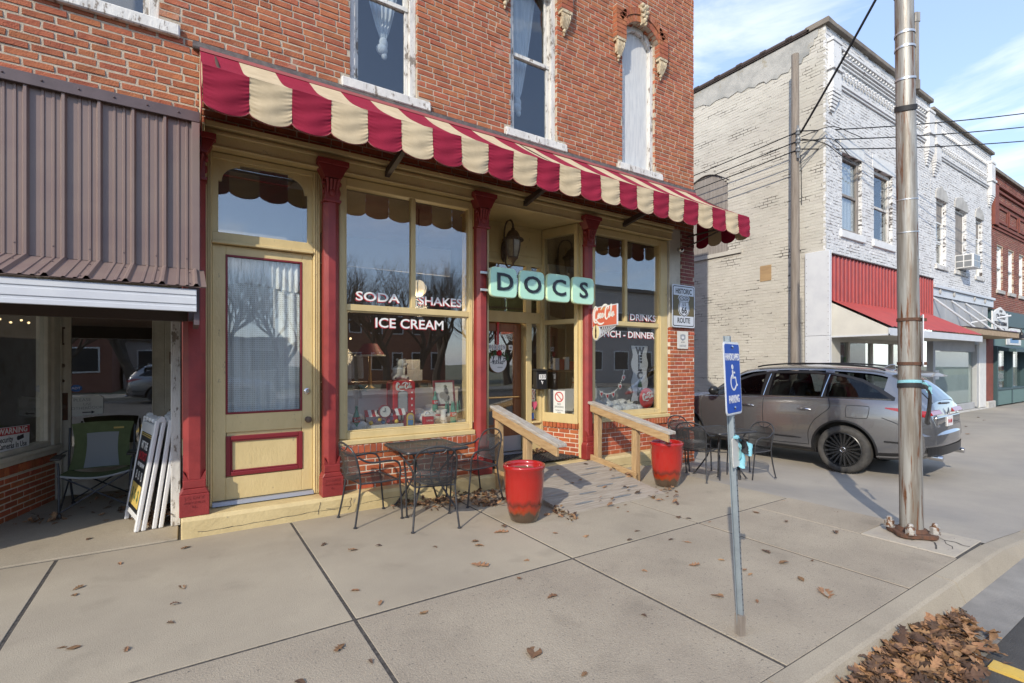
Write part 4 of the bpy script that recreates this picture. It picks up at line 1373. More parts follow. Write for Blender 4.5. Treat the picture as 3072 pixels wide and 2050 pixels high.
# ribbed sheet outline in plan, extruded upwards
pts = []
xx = -4.6
while xx < X1 - 0.07:
    pts += [(xx, CY), (xx + 0.068, CY), (xx + 0.073, CY - 0.008), (xx + 0.088, CY - 0.008), (xx + 0.093, CY), (xx + 0.135, CY), (xx + 0.140, CY - 0.008), (xx + 0.155, CY - 0.008), (xx + 0.160, CY), (xx + 0.19, CY), (xx + 0.203, CY - 0.034), (xx + 0.222, CY - 0.034)]
    xx += 0.235
pts.append((X1 - 0.065, CY))
n = len(pts)
vs = [(a, b, 2.585) for a, b in pts] + [(a, b, 4.03) for a, b in pts]
cl.add(vs, [(i, i + 1, n + i + 1, n + i) for i in range(n - 1)])
cl.build("cladding", "brown_metal", can)
MB().box(-4.6, X1 - 0.002, CY + 0.012, CY + 0.03, 2.585, 4.02).box(X1 - 0.09, X1 - 0.001, CY + 0.03, 5.85, 2.1, 4.03).build("cladding_frame", "brown_trim", can)
tr_ = MB()
tr_.box(-4.6, X1 + 0.002, CY - 0.05, CY - 0.036, 3.975, 4.075).box(-4.6, X1 + 0.002, CY - 0.035, 5.855, 4.05, 4.076)
tr_.build("top_trim", "brown_trim", can, bevel=0.004)
MB().box(X1 - 0.065, X1, CY - 0.045, CY - 0.0, 2.56, 3.974).build("corner_trim", "brown_metal", can, bevel=0.003)
# roof
RYF, RZF, RZB = 4.92, 2.335, 2.585
def ry(t):
    return (CY + 0.01) + (RYF - CY - 0.01) * t
def rz(t):
    return RZB + (RZF - RZB) * t
xs_, hs_ = [], []
xx = -4.6
while xx < X1 + 0.03:
    for dx, h in ((0, 0), (0.068, 0), (0.073, .008), (.088, .008), (.093, 0), (.135, 0), (.14, .008), (.155, .008), (.16, 0), (.188, 0), (.205, .024), (.222, .024)):
        if xx + dx < X1 + 0.03:
            xs_.append(xx + dx)
            hs_.append(h)
    xx += 0.235
xs_.append(X1 + 0.035); hs_.append(0)
ro = MB()
n = len(xs_)
ro.add([(x, ry(0), rz(0) + h) for x, h in zip(xs_, hs_)] + [(x, ry(1), rz(1) + h) for x, h in zip(xs_, hs_)], [(i, n + i, n + i + 1, i + 1) for i in range(n - 1)])
ro.add([(-4.6, ry(0), rz(0) - .008), (X1 + .035, ry(0), rz(0) - .008), (X1 + .035, ry(1), rz(1) - .008), (-4.6, ry(1), rz(1) - .008)], [(0, 1, 2, 3)])
ro.build("roof_sheet", "brown_metal", can)
sc_ = MB()
for i, (x, h) in enumerate(zip(xs_, hs_)):
    if h > .02 and i % 2:
        for t in (0.25, 0.9):
            sc_.ball((x - 0.055, ry(t), rz(t) + 0.004), 0.008, 6, 4)
        sc_.ball((x - 0.075, CY - 0.004, 2.68), 0.009, 6, 4)
        sc_.ball((x - 0.14, CY - 0.052, 4.03), 0.009, 6, 4)
sc_.build("screw", "brown_trim", can)
fa = MB()
fa.box(-4.6, X1 - 0.035, RYF + 0.03, RYF + 0.045, 2.125, 2.315)
fa.box(-4.6, X1 - 0.035, RYF + 0.022, RYF + 0.0295, 2.125, 2.165).box(-4.6, X1 - 0.035, RYF + 0.022, RYF + 0.0295, 2.185, 2.245).box(-4.6, X1 - 0.035, RYF + 0.022, RYF + 0.0295, 2.262, 2.31)
fa.build("fascia", "white_metal", can, bevel=0.004)
sf = MB()
sf.box(-4.6, X1 - 0.05, RYF + 0.05, RYF + 0.10, 2.14, 2.31)
for k in range(5):
    x = X1 - 0.11 - k * 1.1
    sf.box(x, x + 0.05, RYF + 0.10, 5.84, 2.24, 2.30)
sf.box(-4.6, X1 - 0.05, 5.78, 5.85, 2.1, 2.3)
sf.build("canopy_framing", "dark_wood", can)
MB().box(X1 - 0.055, X1 - 0.015, 5.0, 5.62, 2.02, 2.13).build("gutter_bracket", "brown_trim", can)

# ================================================================ striped awning
aw = thing("striped_awning", (3.99, 5.3, 4.3), "long red and cream striped canvas awning with scalloped valance over the shop", "awning")
AX0, AX1 = 0.12, 7.93
AYB, AZB, AYF, AZF = 5.835, 4.80, 4.81, 4.145
NS = 23
sw_ = (AX1 - AX0) / NS
def sag(t):
    return -0.035 * math.sin(math.pi * t)
def val_pt(x, s, t, hem, amp=0.008):
    """valance: x along, s in the scallop 0..1, t 0 top .. 1 bottom"""
    drop = 0.30 + 0.062 * math.sin(math.pi * min(1, max(0, s))) ** 0.6
    y = AYF - 0.012 + 0.022 * math.sin(x * 2.3) * t
    return (x, y, AZF - drop * t)
for i in range(NS):
    a, b = AX0 + i * sw_, AX0 + (i + 1) * sw_
    m = "awning_red" if i % 2 == 0 else "awning_cream"
    st = MB()
    st.grid(lambda p, q, a=a, b=b: (a + (b - a) * p, AYB + (AYF - AYB) * q, AZB + (AZF - AZB) * q + sag(q) + 0.004 * math.sin(9 * q + a)), 4, 10)
    S = st.build("canvas_stripe", m, aw, smooth="all")
    fl = MB()
    ph = R.uniform(0, 6)
    fl.grid(lambda p, q, a=a, b=b, ph=ph: (lambda v: (v[0], v[1] + 0.005 * math.sin(p * 7 + q * 5 + ph) * q - 0.014 * math.sin(math.pi * p) * (.3 + .7 * q) + 0.0030 * math.sin(q * 58 + ph + 6 * p) * max(0, abs(2 * p - 1) * 1.7 - .7) + .0035 * math.sin(q * 17 + p * 5 + ph), v[2]))(val_pt(a + (b - a) * p, p, q, 0)), 18, 40)
    fl.build("valance_flap", m, aw, smooth="all")
    pp_ = [val_pt(a + (b - a) * k / 12, k / 12, 1.0, 0) for k in range(13)]
    MB().tube([(x, y, z) for x, y, z in pp_], 0.005, 5).build("piping", "piping", aw)
# end returns
for side, X in ((0, AX0), (1, AX1)):
    ns = 4
    for k in range(ns):
        t0, t1 = k / ns, (k + 1) / ns
        m = "awning_cream" if (k + side) % 2 == 0 else "awning_red"
        en_ = MB()
        def ef(p, q, t0=t0, t1=t1, X=X, side=side):
            t = t0 + (t1 - t0) * p
            y = AYB + (AYF - AYB) * t
            ztop = AZB + (AZF - AZB) * t + sag(t)
            zb = AZF - 0.30 - 0.06 * math.sin(math.pi * p) ** 0.55 + (0.0 if side else 0.02)
            return (X + (0.012 if side else -0.012) * math.sin(q * 4 + t * 5) * q, y, ztop + (zb - ztop) * q)
        en_.grid(ef, 6, 8)
        en_.build("end_flap", m, aw, smooth="all")
fb = MB()
fb.prism([(AYB + 0.022, 4.80), (AYB + 0.022, 4.885), (AYB - 0.005, 4.885), (AYB - 0.03, 4.82), (AYB - 0.02, 4.80)], AX0 - 0.06, AX1 - 0.05, "x")
fb.build("flashing_board", "flash_tar", aw, bevel=0.004)
MB().box(AX0, AX1 - 0.05, AYB - 0.035, AYB - 0.022, 4.785, 4.818).build("batten", "piping", aw)
fm = MB()
fm.tube([(AX0 + 0.02, AYF + 0.02, AZF - 0.03), (AX1 - 0.02, AYF + 0.02, AZF - 0.03)], 0.016, 8)
for x in (0.25, 3.95, 7.8):
    fm.tube([(x, AYB - 0.02, AZB - 0.03), (x, AYF + 0.02, AZF - 0.04)], 0.014, 6)
fm.build("frame_tube", "dark_wood", aw, smooth=True)
for x in (2.02, 4.03, 6.0, 7.62):
    br = MB()
    T = Matrix.Translation((x, 0, 0))
    if x < 7.5:
        br.prism([(5.80, 3.92), (5.80, 4.01), (4.86, 4.13), (4.84, 4.10)], -0.028, 0.028, "x", 0, T)
    else:
        br.tube([(x, 5.80, 3.98), (x + 0.12, 4.90, 4.02)], 0.017, 6).tube([(x, 5.80, 3.80), (x + 0.12, 4.90, 4.06)], 0.013, 6)
    br.build("support_arm", "dark_wood", aw)

# ================================================================ signs on the shop
dg_ = thing("shop_sign", (4.3, 5.72, 2.78), "mint green DOCS letter tiles on steel rails over the shop entry", "sign")
for k, ch in enumerate("DOCS"):
    x0 = 3.372 + k * 0.4716
    cx, cz, hw, hh = x0 + 0.216, 2.778, 0.216, 0.203
    def sq(k_, hw=hw, hh=hh, cx=cx, cz=cz):
        P = []
        for q in range(40):
            t = 2 * math.pi * q / 40
            c_, s_ = math.cos(t), math.sin(t)
            e = 0.30
            P.append((cx + k_ * hw * math.copysign(abs(c_) ** e, c_), cz + k_ * hh * math.copysign(abs(s_) ** e, s_)))
        return P
    tl = MB().prism(sq(1.0), 5.665, 5.71)
    T_ = tl.build("letter_tile", "mint_edge", dg_, bevel=0.006)
    MB().prism(sq(0.955), 5.658, 5.664).build("tile_face", "mint", T_)
    text("letter", ch, 0.325, "charcoal", front(cx + (0.0 if ch != "D" else 0.012), 5.650, cz - 0.004), T_, depth=0.006, off=0.004, sx=1.2)
rl = MB()
for z in (2.895, 2.665):
    rl.box(3.262, 5.275, 5.715, 5.735, z - 0.016, z + 0.016)
    for x in (3.30, 5.235):
        rl.box(x - 0.012, x + 0.012, 5.736, 5.775, z - 0.014, z + 0.014)
rl.build("rail", "steel_rail", dg_, bevel=0.002)

def coke_script(mb, M, w, y0, y1, thick=0.05):
    """Flowing cursive lettering drawn as pen strokes in a box 1 wide; scaled by w."""
    S_ = lambda pts: [(a * w, b * w) for a, b in smooth_path(pts, 5)]
    K = [
        [(.16, .33), (.20, .37), (.17, .40), (.10, .36), (.05, .24), (.06, .12), (.13, .08), (.20, .14)],
        [(.255, .25), (.22, .20), (.23, .13), (.27, .15), (.275, .22), (.245, .25), (.30, .24)],
        [(.37, .24), (.33, .24), (.315, .17), (.345, .13), (.39, .18)],
        [(.45, .24), (.41, .23), (.405, .16), (.435, .14), (.46, .24), (.46, .15), (.50, .17)],
        [(.51, .20), (.55, .21)],
        [(.68, .33), (.72, .38), (.68, .42), (.60, .36), (.565, .24), (.575, .12), (.64, .08), (.71, .14)],
        [(.755, .25), (.725, .20), (.735, .13), (.77, .15), (.775, .22), (.75, .25), (.79, .24)],
        [(.80, .16), (.84, .30), (.855, .41), (.835, .43), (.822, .30), (.825, .16), (.86, .15)],
        [(.925, .24), (.89, .23), (.885, .16), (.91, .14), (.94, .24), (.94, .15), (.985, .18)],
        [(.17, .40), (.10, .455), (.03, .38), (.0, .22), (.03, .06), (.12, .01), (.22, .03)],
        [(.68, .42), (.60, .46), (.50, .45), (.42, .40), (.36, .34)],
        [(.13, .08), (.25, -.01), (.38, -.04), (.50, -.01)],
    ]
    for k in K:
        stroke(mb, S_(k), thick * w, y0, y1, M)
    return mb

ck = thing("projecting_sign", (5.27, 5.78, 2.4), "orange red soda script sign projecting from the red pilaster, with bottle medallion", "sign")
CA, CB = Vector((5.275, 5.76, 0)), Vector((5.165, 5.11, 0))
cd_ = (CB - CA).normalized()
TC = Matrix.Translation(CA) @ Matrix.Rotation(math.atan2(cd_.y, cd_.x), 4, "Z")
CL = (CB - CA).length
# local x towards the street; face seen from the camera is local -y
MB().box(0.0, CL, -0.008, 0.012, 2.235, 2.545, 0, TC).build("sign_plate", "sign_silver", ck, bevel=0.004)
MB().box(0.018, CL - 0.018, -0.0105, -0.0085, 2.252, 2.528, 0, TC).build("sign_face", "coke_orange", ck)
sb = MB()
coke_script(sb, TC @ Matrix.Translation((0.05, 0, 2.30)), 0.555, -0.0145, -0.0108, 0.055)
sb.build("script_lettering", "lit_white", ck)
text("small_lettering", "DRINK", 0.048, "gold", TC @ Matrix.Translation((0.30, -0.012, 2.50)) @ Matrix.Rotation(math.pi / 2, 4, "X"), ck, depth=0.0006)
md = MB().prism(arc2(0.115, 2.16, 0.10, 0, 360, 28, 0.125)[:-1], -0.010, 0.010, "y", 0, TC).build("medallion", "sign_silver", ck)
MB().prism(arc2(0.115, 2.16, 0.088, 0, 360, 28, 0.112)[:-1], -0.0125, -0.0105, "y", 0, TC).build("medallion_face", "pale_yellow", md)
bt = [(-.018, -.09), (.018, -.09), (.021, -.05), (.015, -.015), (.021, .02), (.012, .06), (.007, .085), (.007, .125), (-.007, .125), (-.007, .085), (-.012, .06), (-.021, .02), (-.015, -.015), (-.021, -.05)]
MB().prism([(0.115 + a, 2.165 + b) for a, b in bt], -0.016, -0.013, "y", 0, TC).build("bottle_shape", "bottle_brown", md)
lt = MB()
for k in range(6):
    u = 0.21 + 0.055 * k
    lt.prism([(u, 2.10 + 0.02 * k), (u + 0.022, 2.10 + 0.02 * k), (u + 0.085, 2.232), (u + 0.063, 2.232)], -0.006, 0.002, "y", 0, TC)
lt.prism([(0.19, 2.075), (0.21, 2.07), (0.62, 2.215), (0.62, 2.232)], -0.009, -0.006, "y", 0, TC)
lt.build("lattice_brace", "sign_silver", ck)

# Historic route sign and the small plaque on the corner pier
def plate(name, root, x0, x1, z0, z1, y, m, r=0.03, th=0.003):
    P = []
    for (cx, cz, a) in ((x1 - r, z0 + r, -90), (x1 - r, z1 - r, 0), (x0 + r, z1 - r, 90), (x0 + r, z0 + r, 180)):
        P += [(cx + r * math.cos(math.radians(a + 90 * k / 4)), cz + r * math.sin(math.radians(a + 90 * k / 4))) for k in range(5)]
    return MB().prism(P, y - th, y).build(name, m, root)
rs = thing("route_sign", (7.5, 5.8, 2.7), "brown and white HISTORIC ROUTE shield sign on the brick corner pier", "sign")
plate("sign_plate", rs, 7.20, 7.83, 2.33, 3.095, 5.806, "sign_silver", 0.04, 0.006)
plate("black_border", rs, 7.222, 7.808, 2.352, 3.073, 5.7995, "sign_black", 0.035, 0.001)
plate("silver_field", rs, 7.236, 7.794, 2.366, 3.059, 5.798, "sign_silver", 0.03, 0.001)
MB().box(7.236, 7.794, 5.7955, 5.7965, 2.535, 2.905).build("brown_field", "sign_brown", rs)
def shield(s, cx=7.515, cz=2.712):
    h = [(0, -.185), (.05, -.165), (.115, -.13), (.145, -.06), (.14, .0), (.12, .05), (.125, .095), (.155, .125), (.135, .16), (.11, .18), (.06, .165), (0, .182)]
    L_ = [(x, z) for x, z in h] + [(-x, z) for x, z in h[-2:0:-1]]
    return [(cx + x * s, cz + z * s) for x, z in L_]
MB().prism(shield(1.08), 5.7935, 5.795).build("shield_edge", "sign_silver", rs)
MB().prism(shield(1.0), 5.791, 5.793).build("shield_border", "sign_black", rs)
MB().prism(shield(0.92), 5.7885, 5.7905).build("shield_face", "sign_silver", rs)
MB().box(7.385, 7.645, 5.787, 5.788, 2.782, 2.79).build("shield_line", "sign_black", rs)
for s, z, sz, of, sx in (("HISTORIC", 2.975, 0.128, .003, .80), ("ROUTE", 2.452, 0.128, .003, .86), ("ILLINOIS", 2.832, 0.072, .001, .85), ("U S", 2.742, 0.072, .001, .9), ("66", 2.635, 0.170, .004, .9)):
    text("lettering", s, sz, "sign_black", front(7.515, 5.7965 if s in ("HISTORIC", "ROUTE") else 5.7875, z), rs, depth=0.0006, off=of, sx=sx)
pq = thing("route_plaque", (7.52, 5.82, 2.1), "small white plaque with 66 shield below the route sign", "plaque")
plate("plate", pq, 7.375, 7.68, 1.95, 2.265, 5.832, "cream_plate", 0.02, 0.004)
MB().prism([(7.46, 2.13), (7.53, 2.09), (7.60, 2.13), (7.60, 2.20), (7.53, 2.215), (7.46, 2.20)], 5.826, 5.8275).build("shield", "grey_plate", pq)
text("lettering", "66", 0.075, "lit_white", front(7.53, 5.8255, 2.155), pq, depth=0.0005, off=0.002)
text("lettering", "ROUTE", 0.03, "sign_black", front(7.53, 5.827, 2.065), pq, depth=0.0005)
text("lettering", "PARTNER", 0.055, "grey_plate", front(7.53, 5.827, 2.0), pq, depth=0.0005, off=0.001, sx=0.8)
# camera under the awning end
sc2 = thing("security_camera", (7.36, 5.75, 3.72), "small chrome dome camera under the right end of the awning", "camera")
MB().ball((7.36, 5.74, 3.70), 0.05, 14, 10).tube([(7.36, 5.80, 3.72), (7.36, 5.74, 3.70)], 0.03, 10).build("dome", "chrome", sc2, smooth="all")
MB().ball((7.345, 5.70, 3.69), 0.022, 10, 8).build("lens", "black_plastic", sc2, smooth="all")

# wall lantern in the recess
ln = thing("wall_lantern", (4.12, 6.5, 3.5), "bronze carriage lantern with seeded panes hanging in the entry recess", "lantern")
lx_, ly_ = 4.13, 6.26
MB().prism(arc2(4.13, 3.42, 0.055, 0, 360, 16, 0.17)[:-1], 6.50, 6.529).build("back_plate", "bronze", ln, bevel=0.006)
arm = smooth_path([(4.13, 6.50, 3.38), (4.13, 6.46, 3.22), (4.13, 6.38, 3.155), (4.13, 6.29, 3.17), (4.13, 6.26, 3.235)], 5)
arm2 = smooth_path([(4.13, 6.51, 3.50), (4.13, 6.50, 3.74), (4.13, 6.43, 3.86), (4.13, 6.33, 3.865), (4.13, 6.27, 3.80), (4.13, 6.26, 3.75)], 5)
MB().tube(arm, 0.014, 7).tube(arm2, 0.014, 7).build("scroll_arm", "bronze", ln, smooth=True)
MB().lathe([(.02, 3.76), (.012, 3.74), (.025, 3.725), (.03, 3.70), (.07, 3.675), (.095, 3.63), (.11, 3.585), (.155, 3.565), (.158, 3.545), (.11, 3.54)], 18, (lx_, ly_)).build("cap", "bronze", ln, smooth=True)
bb = MB()
for k in range(22):
    a = 2 * math.pi * k / 22
    bb.ball((lx_ + .152 * math.cos(a), ly_ + .152 * math.sin(a), 3.545), .014, 6, 4)
bb.build("beaded_rim", "bronze", ln)
MB().lathe([(.118, 3.54), (.112, 3.46), (.095, 3.36), (.07, 3.285)], 6, (lx_, ly_), cap=False).build("pane", "lamp_pane", ln)
cg = MB()
for k in range(6):
    a = 2 * math.pi * k / 6
    cg.tube([(lx_ + r * math.cos(a), ly_ + r * math.sin(a), z) for r, z in ((.124, 3.54), (.118, 3.46), (.10, 3.36), (.074, 3.28))], .010, 5)
cg.build("cage_bar", "bronze", ln)
MB().lathe([(.078, 3.29), (.08, 3.27), (.05, 3.25), (.03, 3.215), (.018, 3.20), (.012, 3.16), (.0, 3.15)], 14, (lx_, ly_), cap=False).build("base_cup", "bronze", ln, smooth=True)

# mailbox on the sidelight
mbx = thing("mailbox", (4.79, 6.45, 1.4), "small black wall mailbox numbered 133 beside the shop door", "mailbox")
MB().box(4.665, 4.875, 6.385, 6.495, 1.27, 1.56).build("box", "mailbox_black", mbx, bevel=0.008)
MB().prism([(6.37, 1.56), (6.50, 1.575), (6.50, 1.60), (6.365, 1.575)], 4.655, 4.885, "x").build("lid", "mailbox_black", mbx, bevel=0.004)
for k, ch in enumerate("133"):
    MB().box(4.71 + k * .047, 4.752 + k * .047, 6.3815, 6.3845, 1.43, 1.51).build("number_tile", "lit_white", mbx)
    text("number", ch, 0.075, "ink", front(4.731 + k * .047, 6.381, 1.47), mbx, depth=0.0006, off=0.001, sx=.8)
MB().prism([(4.757, 1.415), (4.772, 1.40), (4.80, 1.395), (4.782, 1.38), (4.779, 1.355), (4.769, 1.355), (4.766, 1.38), (4.748, 1.395)], 6.3815, 6.3845).build("ornament", "lit_white", mbx)

# notice in the side window, hello sign on the door
nsg = thing("no_smoking_notice", (5.0, 6.2, 1.0), "white no smoking notice taped inside the narrow side window", "notice")
TN = TS @ Matrix.Translation((0.33, -0.004, 1.05))
MB().box(-.11, .11, -0.004, 0.0, -.20, .20, 0, TN).build("sheet", "paper", nsg)
rg = MB()
P = arc2(0, 0.10, .075, 0, 360, 20)
stroke(rg, P, .016, -0.0062, -0.0045, TN, taper=False)
stroke(rg, [(-.05, .15), (.05, .05)], .014, -0.0064, -0.0046, TN, taper=False)
rg.build("ban_ring", "warn_red", nsg)
for s, z, sz in (("NO", -.015, .05), ("SMOKING", -.06, .045), ("THANK YOU", -.115, .03), ("PLEASE", -.15, .026)):
    text("lettering", s, sz, "ink", TN @ Matrix.Translation((0, -0.0052, z)) @ Matrix.Rotation(math.pi / 2, 4, "X"), nsg, depth=.0004, sx=.85)
hs_o = thing("hello_sign", (4.05, 6.64, 1.78), "round white hello sign with greenery and red bow hung on the wood door", "sign")
MB().prism(arc2(4.10, 1.70, .165, 0, 360, 32)[:-1], 6.640, 6.652).build("wood_rim", "wood_mid", hs_o)
MB().prism(arc2(4.10, 1.70, .155, 0, 360, 32)[:-1], 6.634, 6.6395).build("disc", "lit_white", hs_o)
hl = MB()
TH = Matrix.Translation((3.985, 0, 1.675)) @ Matrix.Diagonal((.68, 1, .68, 1))
for k in [[(-.05, .04), (.0, .05), (.05, .15), (.06, .2), (.04, .2), (.03, .1), (.03, .0), (.05, .07), (.075, .07), (.075, .0), (.10, .02)],
          [(.10, .03), (.14, .06), (.13, .09), (.11, .07), (.115, .01), (.16, .02)],
          [(.16, .02), (.19, .13), (.20, .19), (.18, .19), (.175, .08), (.18, .01), (.21, .03)],
          [(.21, .03), (.235, .13), (.245, .19), (.225, .19), (.22, .08), (.225, .01), (.25, .03)],
          [(.28, .07), (.25, .05), (.26, .01), (.29, .01), (.295, .06), (.28, .07), (.33, .06)],
          [(.33, .06), (.37, .10), (.36, .14), (.34, .12), (.32, .14), (.315, .10), (.35, .04)]]:
    stroke(hl, smooth_path(k, 5), .016, 6.631, 6.6335, TH)
hl.build("script_lettering", "ink", hs_o)
text("small_lettering", "valentine", 0.028, "ink", front(4.13, 6.6325, 1.625), hs_o, depth=.0004)
gr = MB()
for k in range(38):
    a = R.uniform(.15, math.pi - .15)
    rr = R.uniform(.14, .22)
    px_, pz_ = 4.10 + rr * math.cos(a) * 1.1, 1.72 + rr * math.sin(a) * .75
    d = Vector((R.uniform(-1, 1), -.4, R.uniform(-.4, 1))).normalized() * .036
    q = Vector((d.z, 0, -d.x)) * .4
    p0 = Vector((px_, 6.622, pz_))
    gr.add([p0 - d, p0 + q, p0 + d, p0 - q], [(0, 1, 2, 3)])
gr.build("greenery", "leaf_green", hs_o)
bw = MB()
for k in range(12):
    a = 2 * math.pi * k / 12
    bw.tube([(4.10, 6.61, 1.85), (4.10 + .035 * math.cos(a), 6.59, 1.85 + .032 * math.sin(a)), (4.10 + .052 * math.cos(a), 6.61, 1.85 + .05 * math.sin(a))], [.006, .013, .005], 5)
bw.build("bow", "warn_red", hs_o)
MB().box(4.085, 4.125, 6.648, 6.652, 1.9, 2.33).build("ribbon", "coke_red", hs_o)
sk = thing("door_tile_sign", (4.0, 6.64, 2.03), "little white letter tiles hung across the shop door glass", "sign")
for k, ch in enumerate(("D", "O", "C", "S", "66")):
    x = 3.92 + .085 * k + (.04 if k == 4 else 0)
    plate("letter_tile", sk, x, x + .075, 1.90, 1.98, 6.646, "lit_white", .015, .004)
    text("letter", ch, .06 if k < 4 else .045, "ink", front(x + .0375, 6.6405, 1.94), sk, depth=.0005, off=.001)
hp = thing("heart_sticker", (4.75, 6.57, .95), "pink paper heart stuck low on the entry sidelight", "sticker")
hh = [(0, -.07), (.05, .0), (.05, .05), (.025, .07), (0, .045), (-.025, .07), (-.05, .05), (-.05, .0)]
MB().prism([(4.755 + a, 1.0 + b) for a, b in hh], 6.568, 6.572).build("heart", "heart_pink", hp)
MB().box(4.69, 4.74, 6.568, 6.572, .78, .88).build("label", "adt_blue", hp)
# ================================================================ ramp, rails, mat
rmp = thing("wooden_ramp", (4.4, 5.0, 0), "weathered grey plank ramp up to the shop entry with worn anti slip strips", "ramp")
for k in range(11):
    y0, y1 = 4.29 + k * 0.1285, 4.29 + k * 0.1285 + 0.124
    def rzf(y):
        return 0.018 + (y - 4.29) / 1.41 * 0.185
    x0, x1 = 3.555 + R.uniform(-.006, .006) + (0.03 if k == 0 else 0), 5.185 + (y0 - 4.29) * 0.06 + R.uniform(-.008, .008)
    mb = MB()
    mb.add([(x0, y0, rzf(y0) - .03), (x1, y0, rzf(y0) - .03), (x1, y1, rzf(y1) - .03), (x0, y1, rzf(y1) - .03), (x0, y0, rzf(y0)), (x1, y0, rzf(y0)), (x1, y1, rzf(y1)), (x0, y1, rzf(y1))],
           [(0, 3, 2, 1), (4, 5, 6, 7), (0, 1, 5, 4), (1, 2, 6, 5), (2, 3, 7, 6), (3, 0, 4, 7)])
    mb.build("plank", "lumber_grey", rmp, bevel=0.004)
MB().prism([(4.40, 0.0), (5.70, 0.0), (5.70, 0.165), (4.40, 0.004)][::-1], 3.56, 3.60, "x").prism([(4.40, 0.0), (5.70, 0.0), (5.70, 0.165), (4.40, 0.004)][::-1], 5.19, 5.23, "x").build("stringer", "lumber_grey", rmp)
for (cx, cy) in ((3.95, 4.45), (4.55, 4.42), (4.9, 4.62), (4.2, 4.68), (3.85, 4.78), (4.62, 4.80), (5.0, 4.95), (4.25, 5.02), (4.72, 5.22), (4.2, 5.32), (4.95, 5.4)):
    n = 12
    P = []
    for k in range(n):
        a = 2 * math.pi * k / n
        P.append((cx + R.uniform(.13, .17) * math.copysign(abs(math.cos(a)) ** .5, math.cos(a)), cy + R.uniform(.016, .024) * math.sin(a)))
    MB().add([(x, y, rzf(y) + 0.0035) for x, y in P], [tuple(range(n))]).build("grip_strip", "galv", rmp)

def handrail(x0, x1, label, side):
    hr = thing("handrail", (x0, 5.0, 0.5), label, "handrail", "wooden handrails beside the ramp")
    za, zb = (1.10, 0.785) if side else (1.115, 0.79)
    ya, yb = 5.80, 4.31
    fx = lambda y: x0 + (x1 - x0) * (ya - y) / (ya - yb)
    fz = lambda y: za + (zb - za) * (ya - y) / (ya - yb)
    def beam_(dx0, dx1, dz0, dz1, ya_, yb_, name, m, zoff=None):
        z_ = zoff or fz
        mb = MB()
        vs = []
        for y in (ya_, yb_):
            vs += [(fx(y) + dx0, y, z_(y) + dz0), (fx(y) + dx1, y, z_(y) + dz0), (fx(y) + dx1, y, z_(y) + dz1), (fx(y) + dx0, y, z_(y) + dz1)]
        mb.add(vs, [(0, 1, 2, 3), (7, 6, 5, 4), (0, 4, 5, 1), (1, 5, 6, 2), (2, 6, 7, 3), (3, 7, 4, 0)])
        return mb.build(name, m, hr, bevel=0.006)
    beam_(-0.07, 0.07, -0.036, 0.002, ya, yb, "cap_rail", "rail_grey")
    beam_(-0.068, -0.028, -0.142, -0.038, ya - .06, yb + .02, "side_rail", "lumber")
    if side:
        beam_(-0.068, -0.028, -0.06, 0.06, 5.80, 4.86, "toe_board", "lumber", lambda y: 0.10 + (y - 4.86) * 0.145)
    else:
        beam_(0.03, 0.068, -0.05, 0.05, 5.76, 4.9, "toe_board", "lumber", lambda y: 0.09 + (y - 4.86) * 0.135)
    for y in ((5.66, 4.93) if side else (5.70, 5.02)):
        MB().box(fx(y) - 0.027, fx(y) + 0.062, y - 0.045, y + 0.045, 0.0, fz(y) - 0.052).build("post", "lumber_post", hr, bevel=0.005)
    return hr
handrail(3.52, 3.50, "wooden ramp handrail behind the bright red pot near the left bistro table", 0)
handrail(5.27, 5.36, "wooden ramp handrail ending over the darker red pot by the corner", 1)
mt = thing("rubber_mat", (4.4, 6.2, 0.24), "black rubber grid mat on the floor of the shop entry", "mat")
mm = MB()
for k in range(24):
    x = 3.64 + k * 0.062
    mm.box(x, x + 0.022, 5.86, 6.58, 0.236, 0.2475 + .0001 * k)
for k in range(12):
    y = 5.86 + k * 0.063
    mm.box(3.64, 5.09 - max(0, (y - 5.9)) * .3, y, y + 0.022, 0.236, 0.2495)
mm.box(3.64, 4.88, 5.86, 6.58, 0.2355, 0.2385)
mm.build("grid", "rubber", mt)

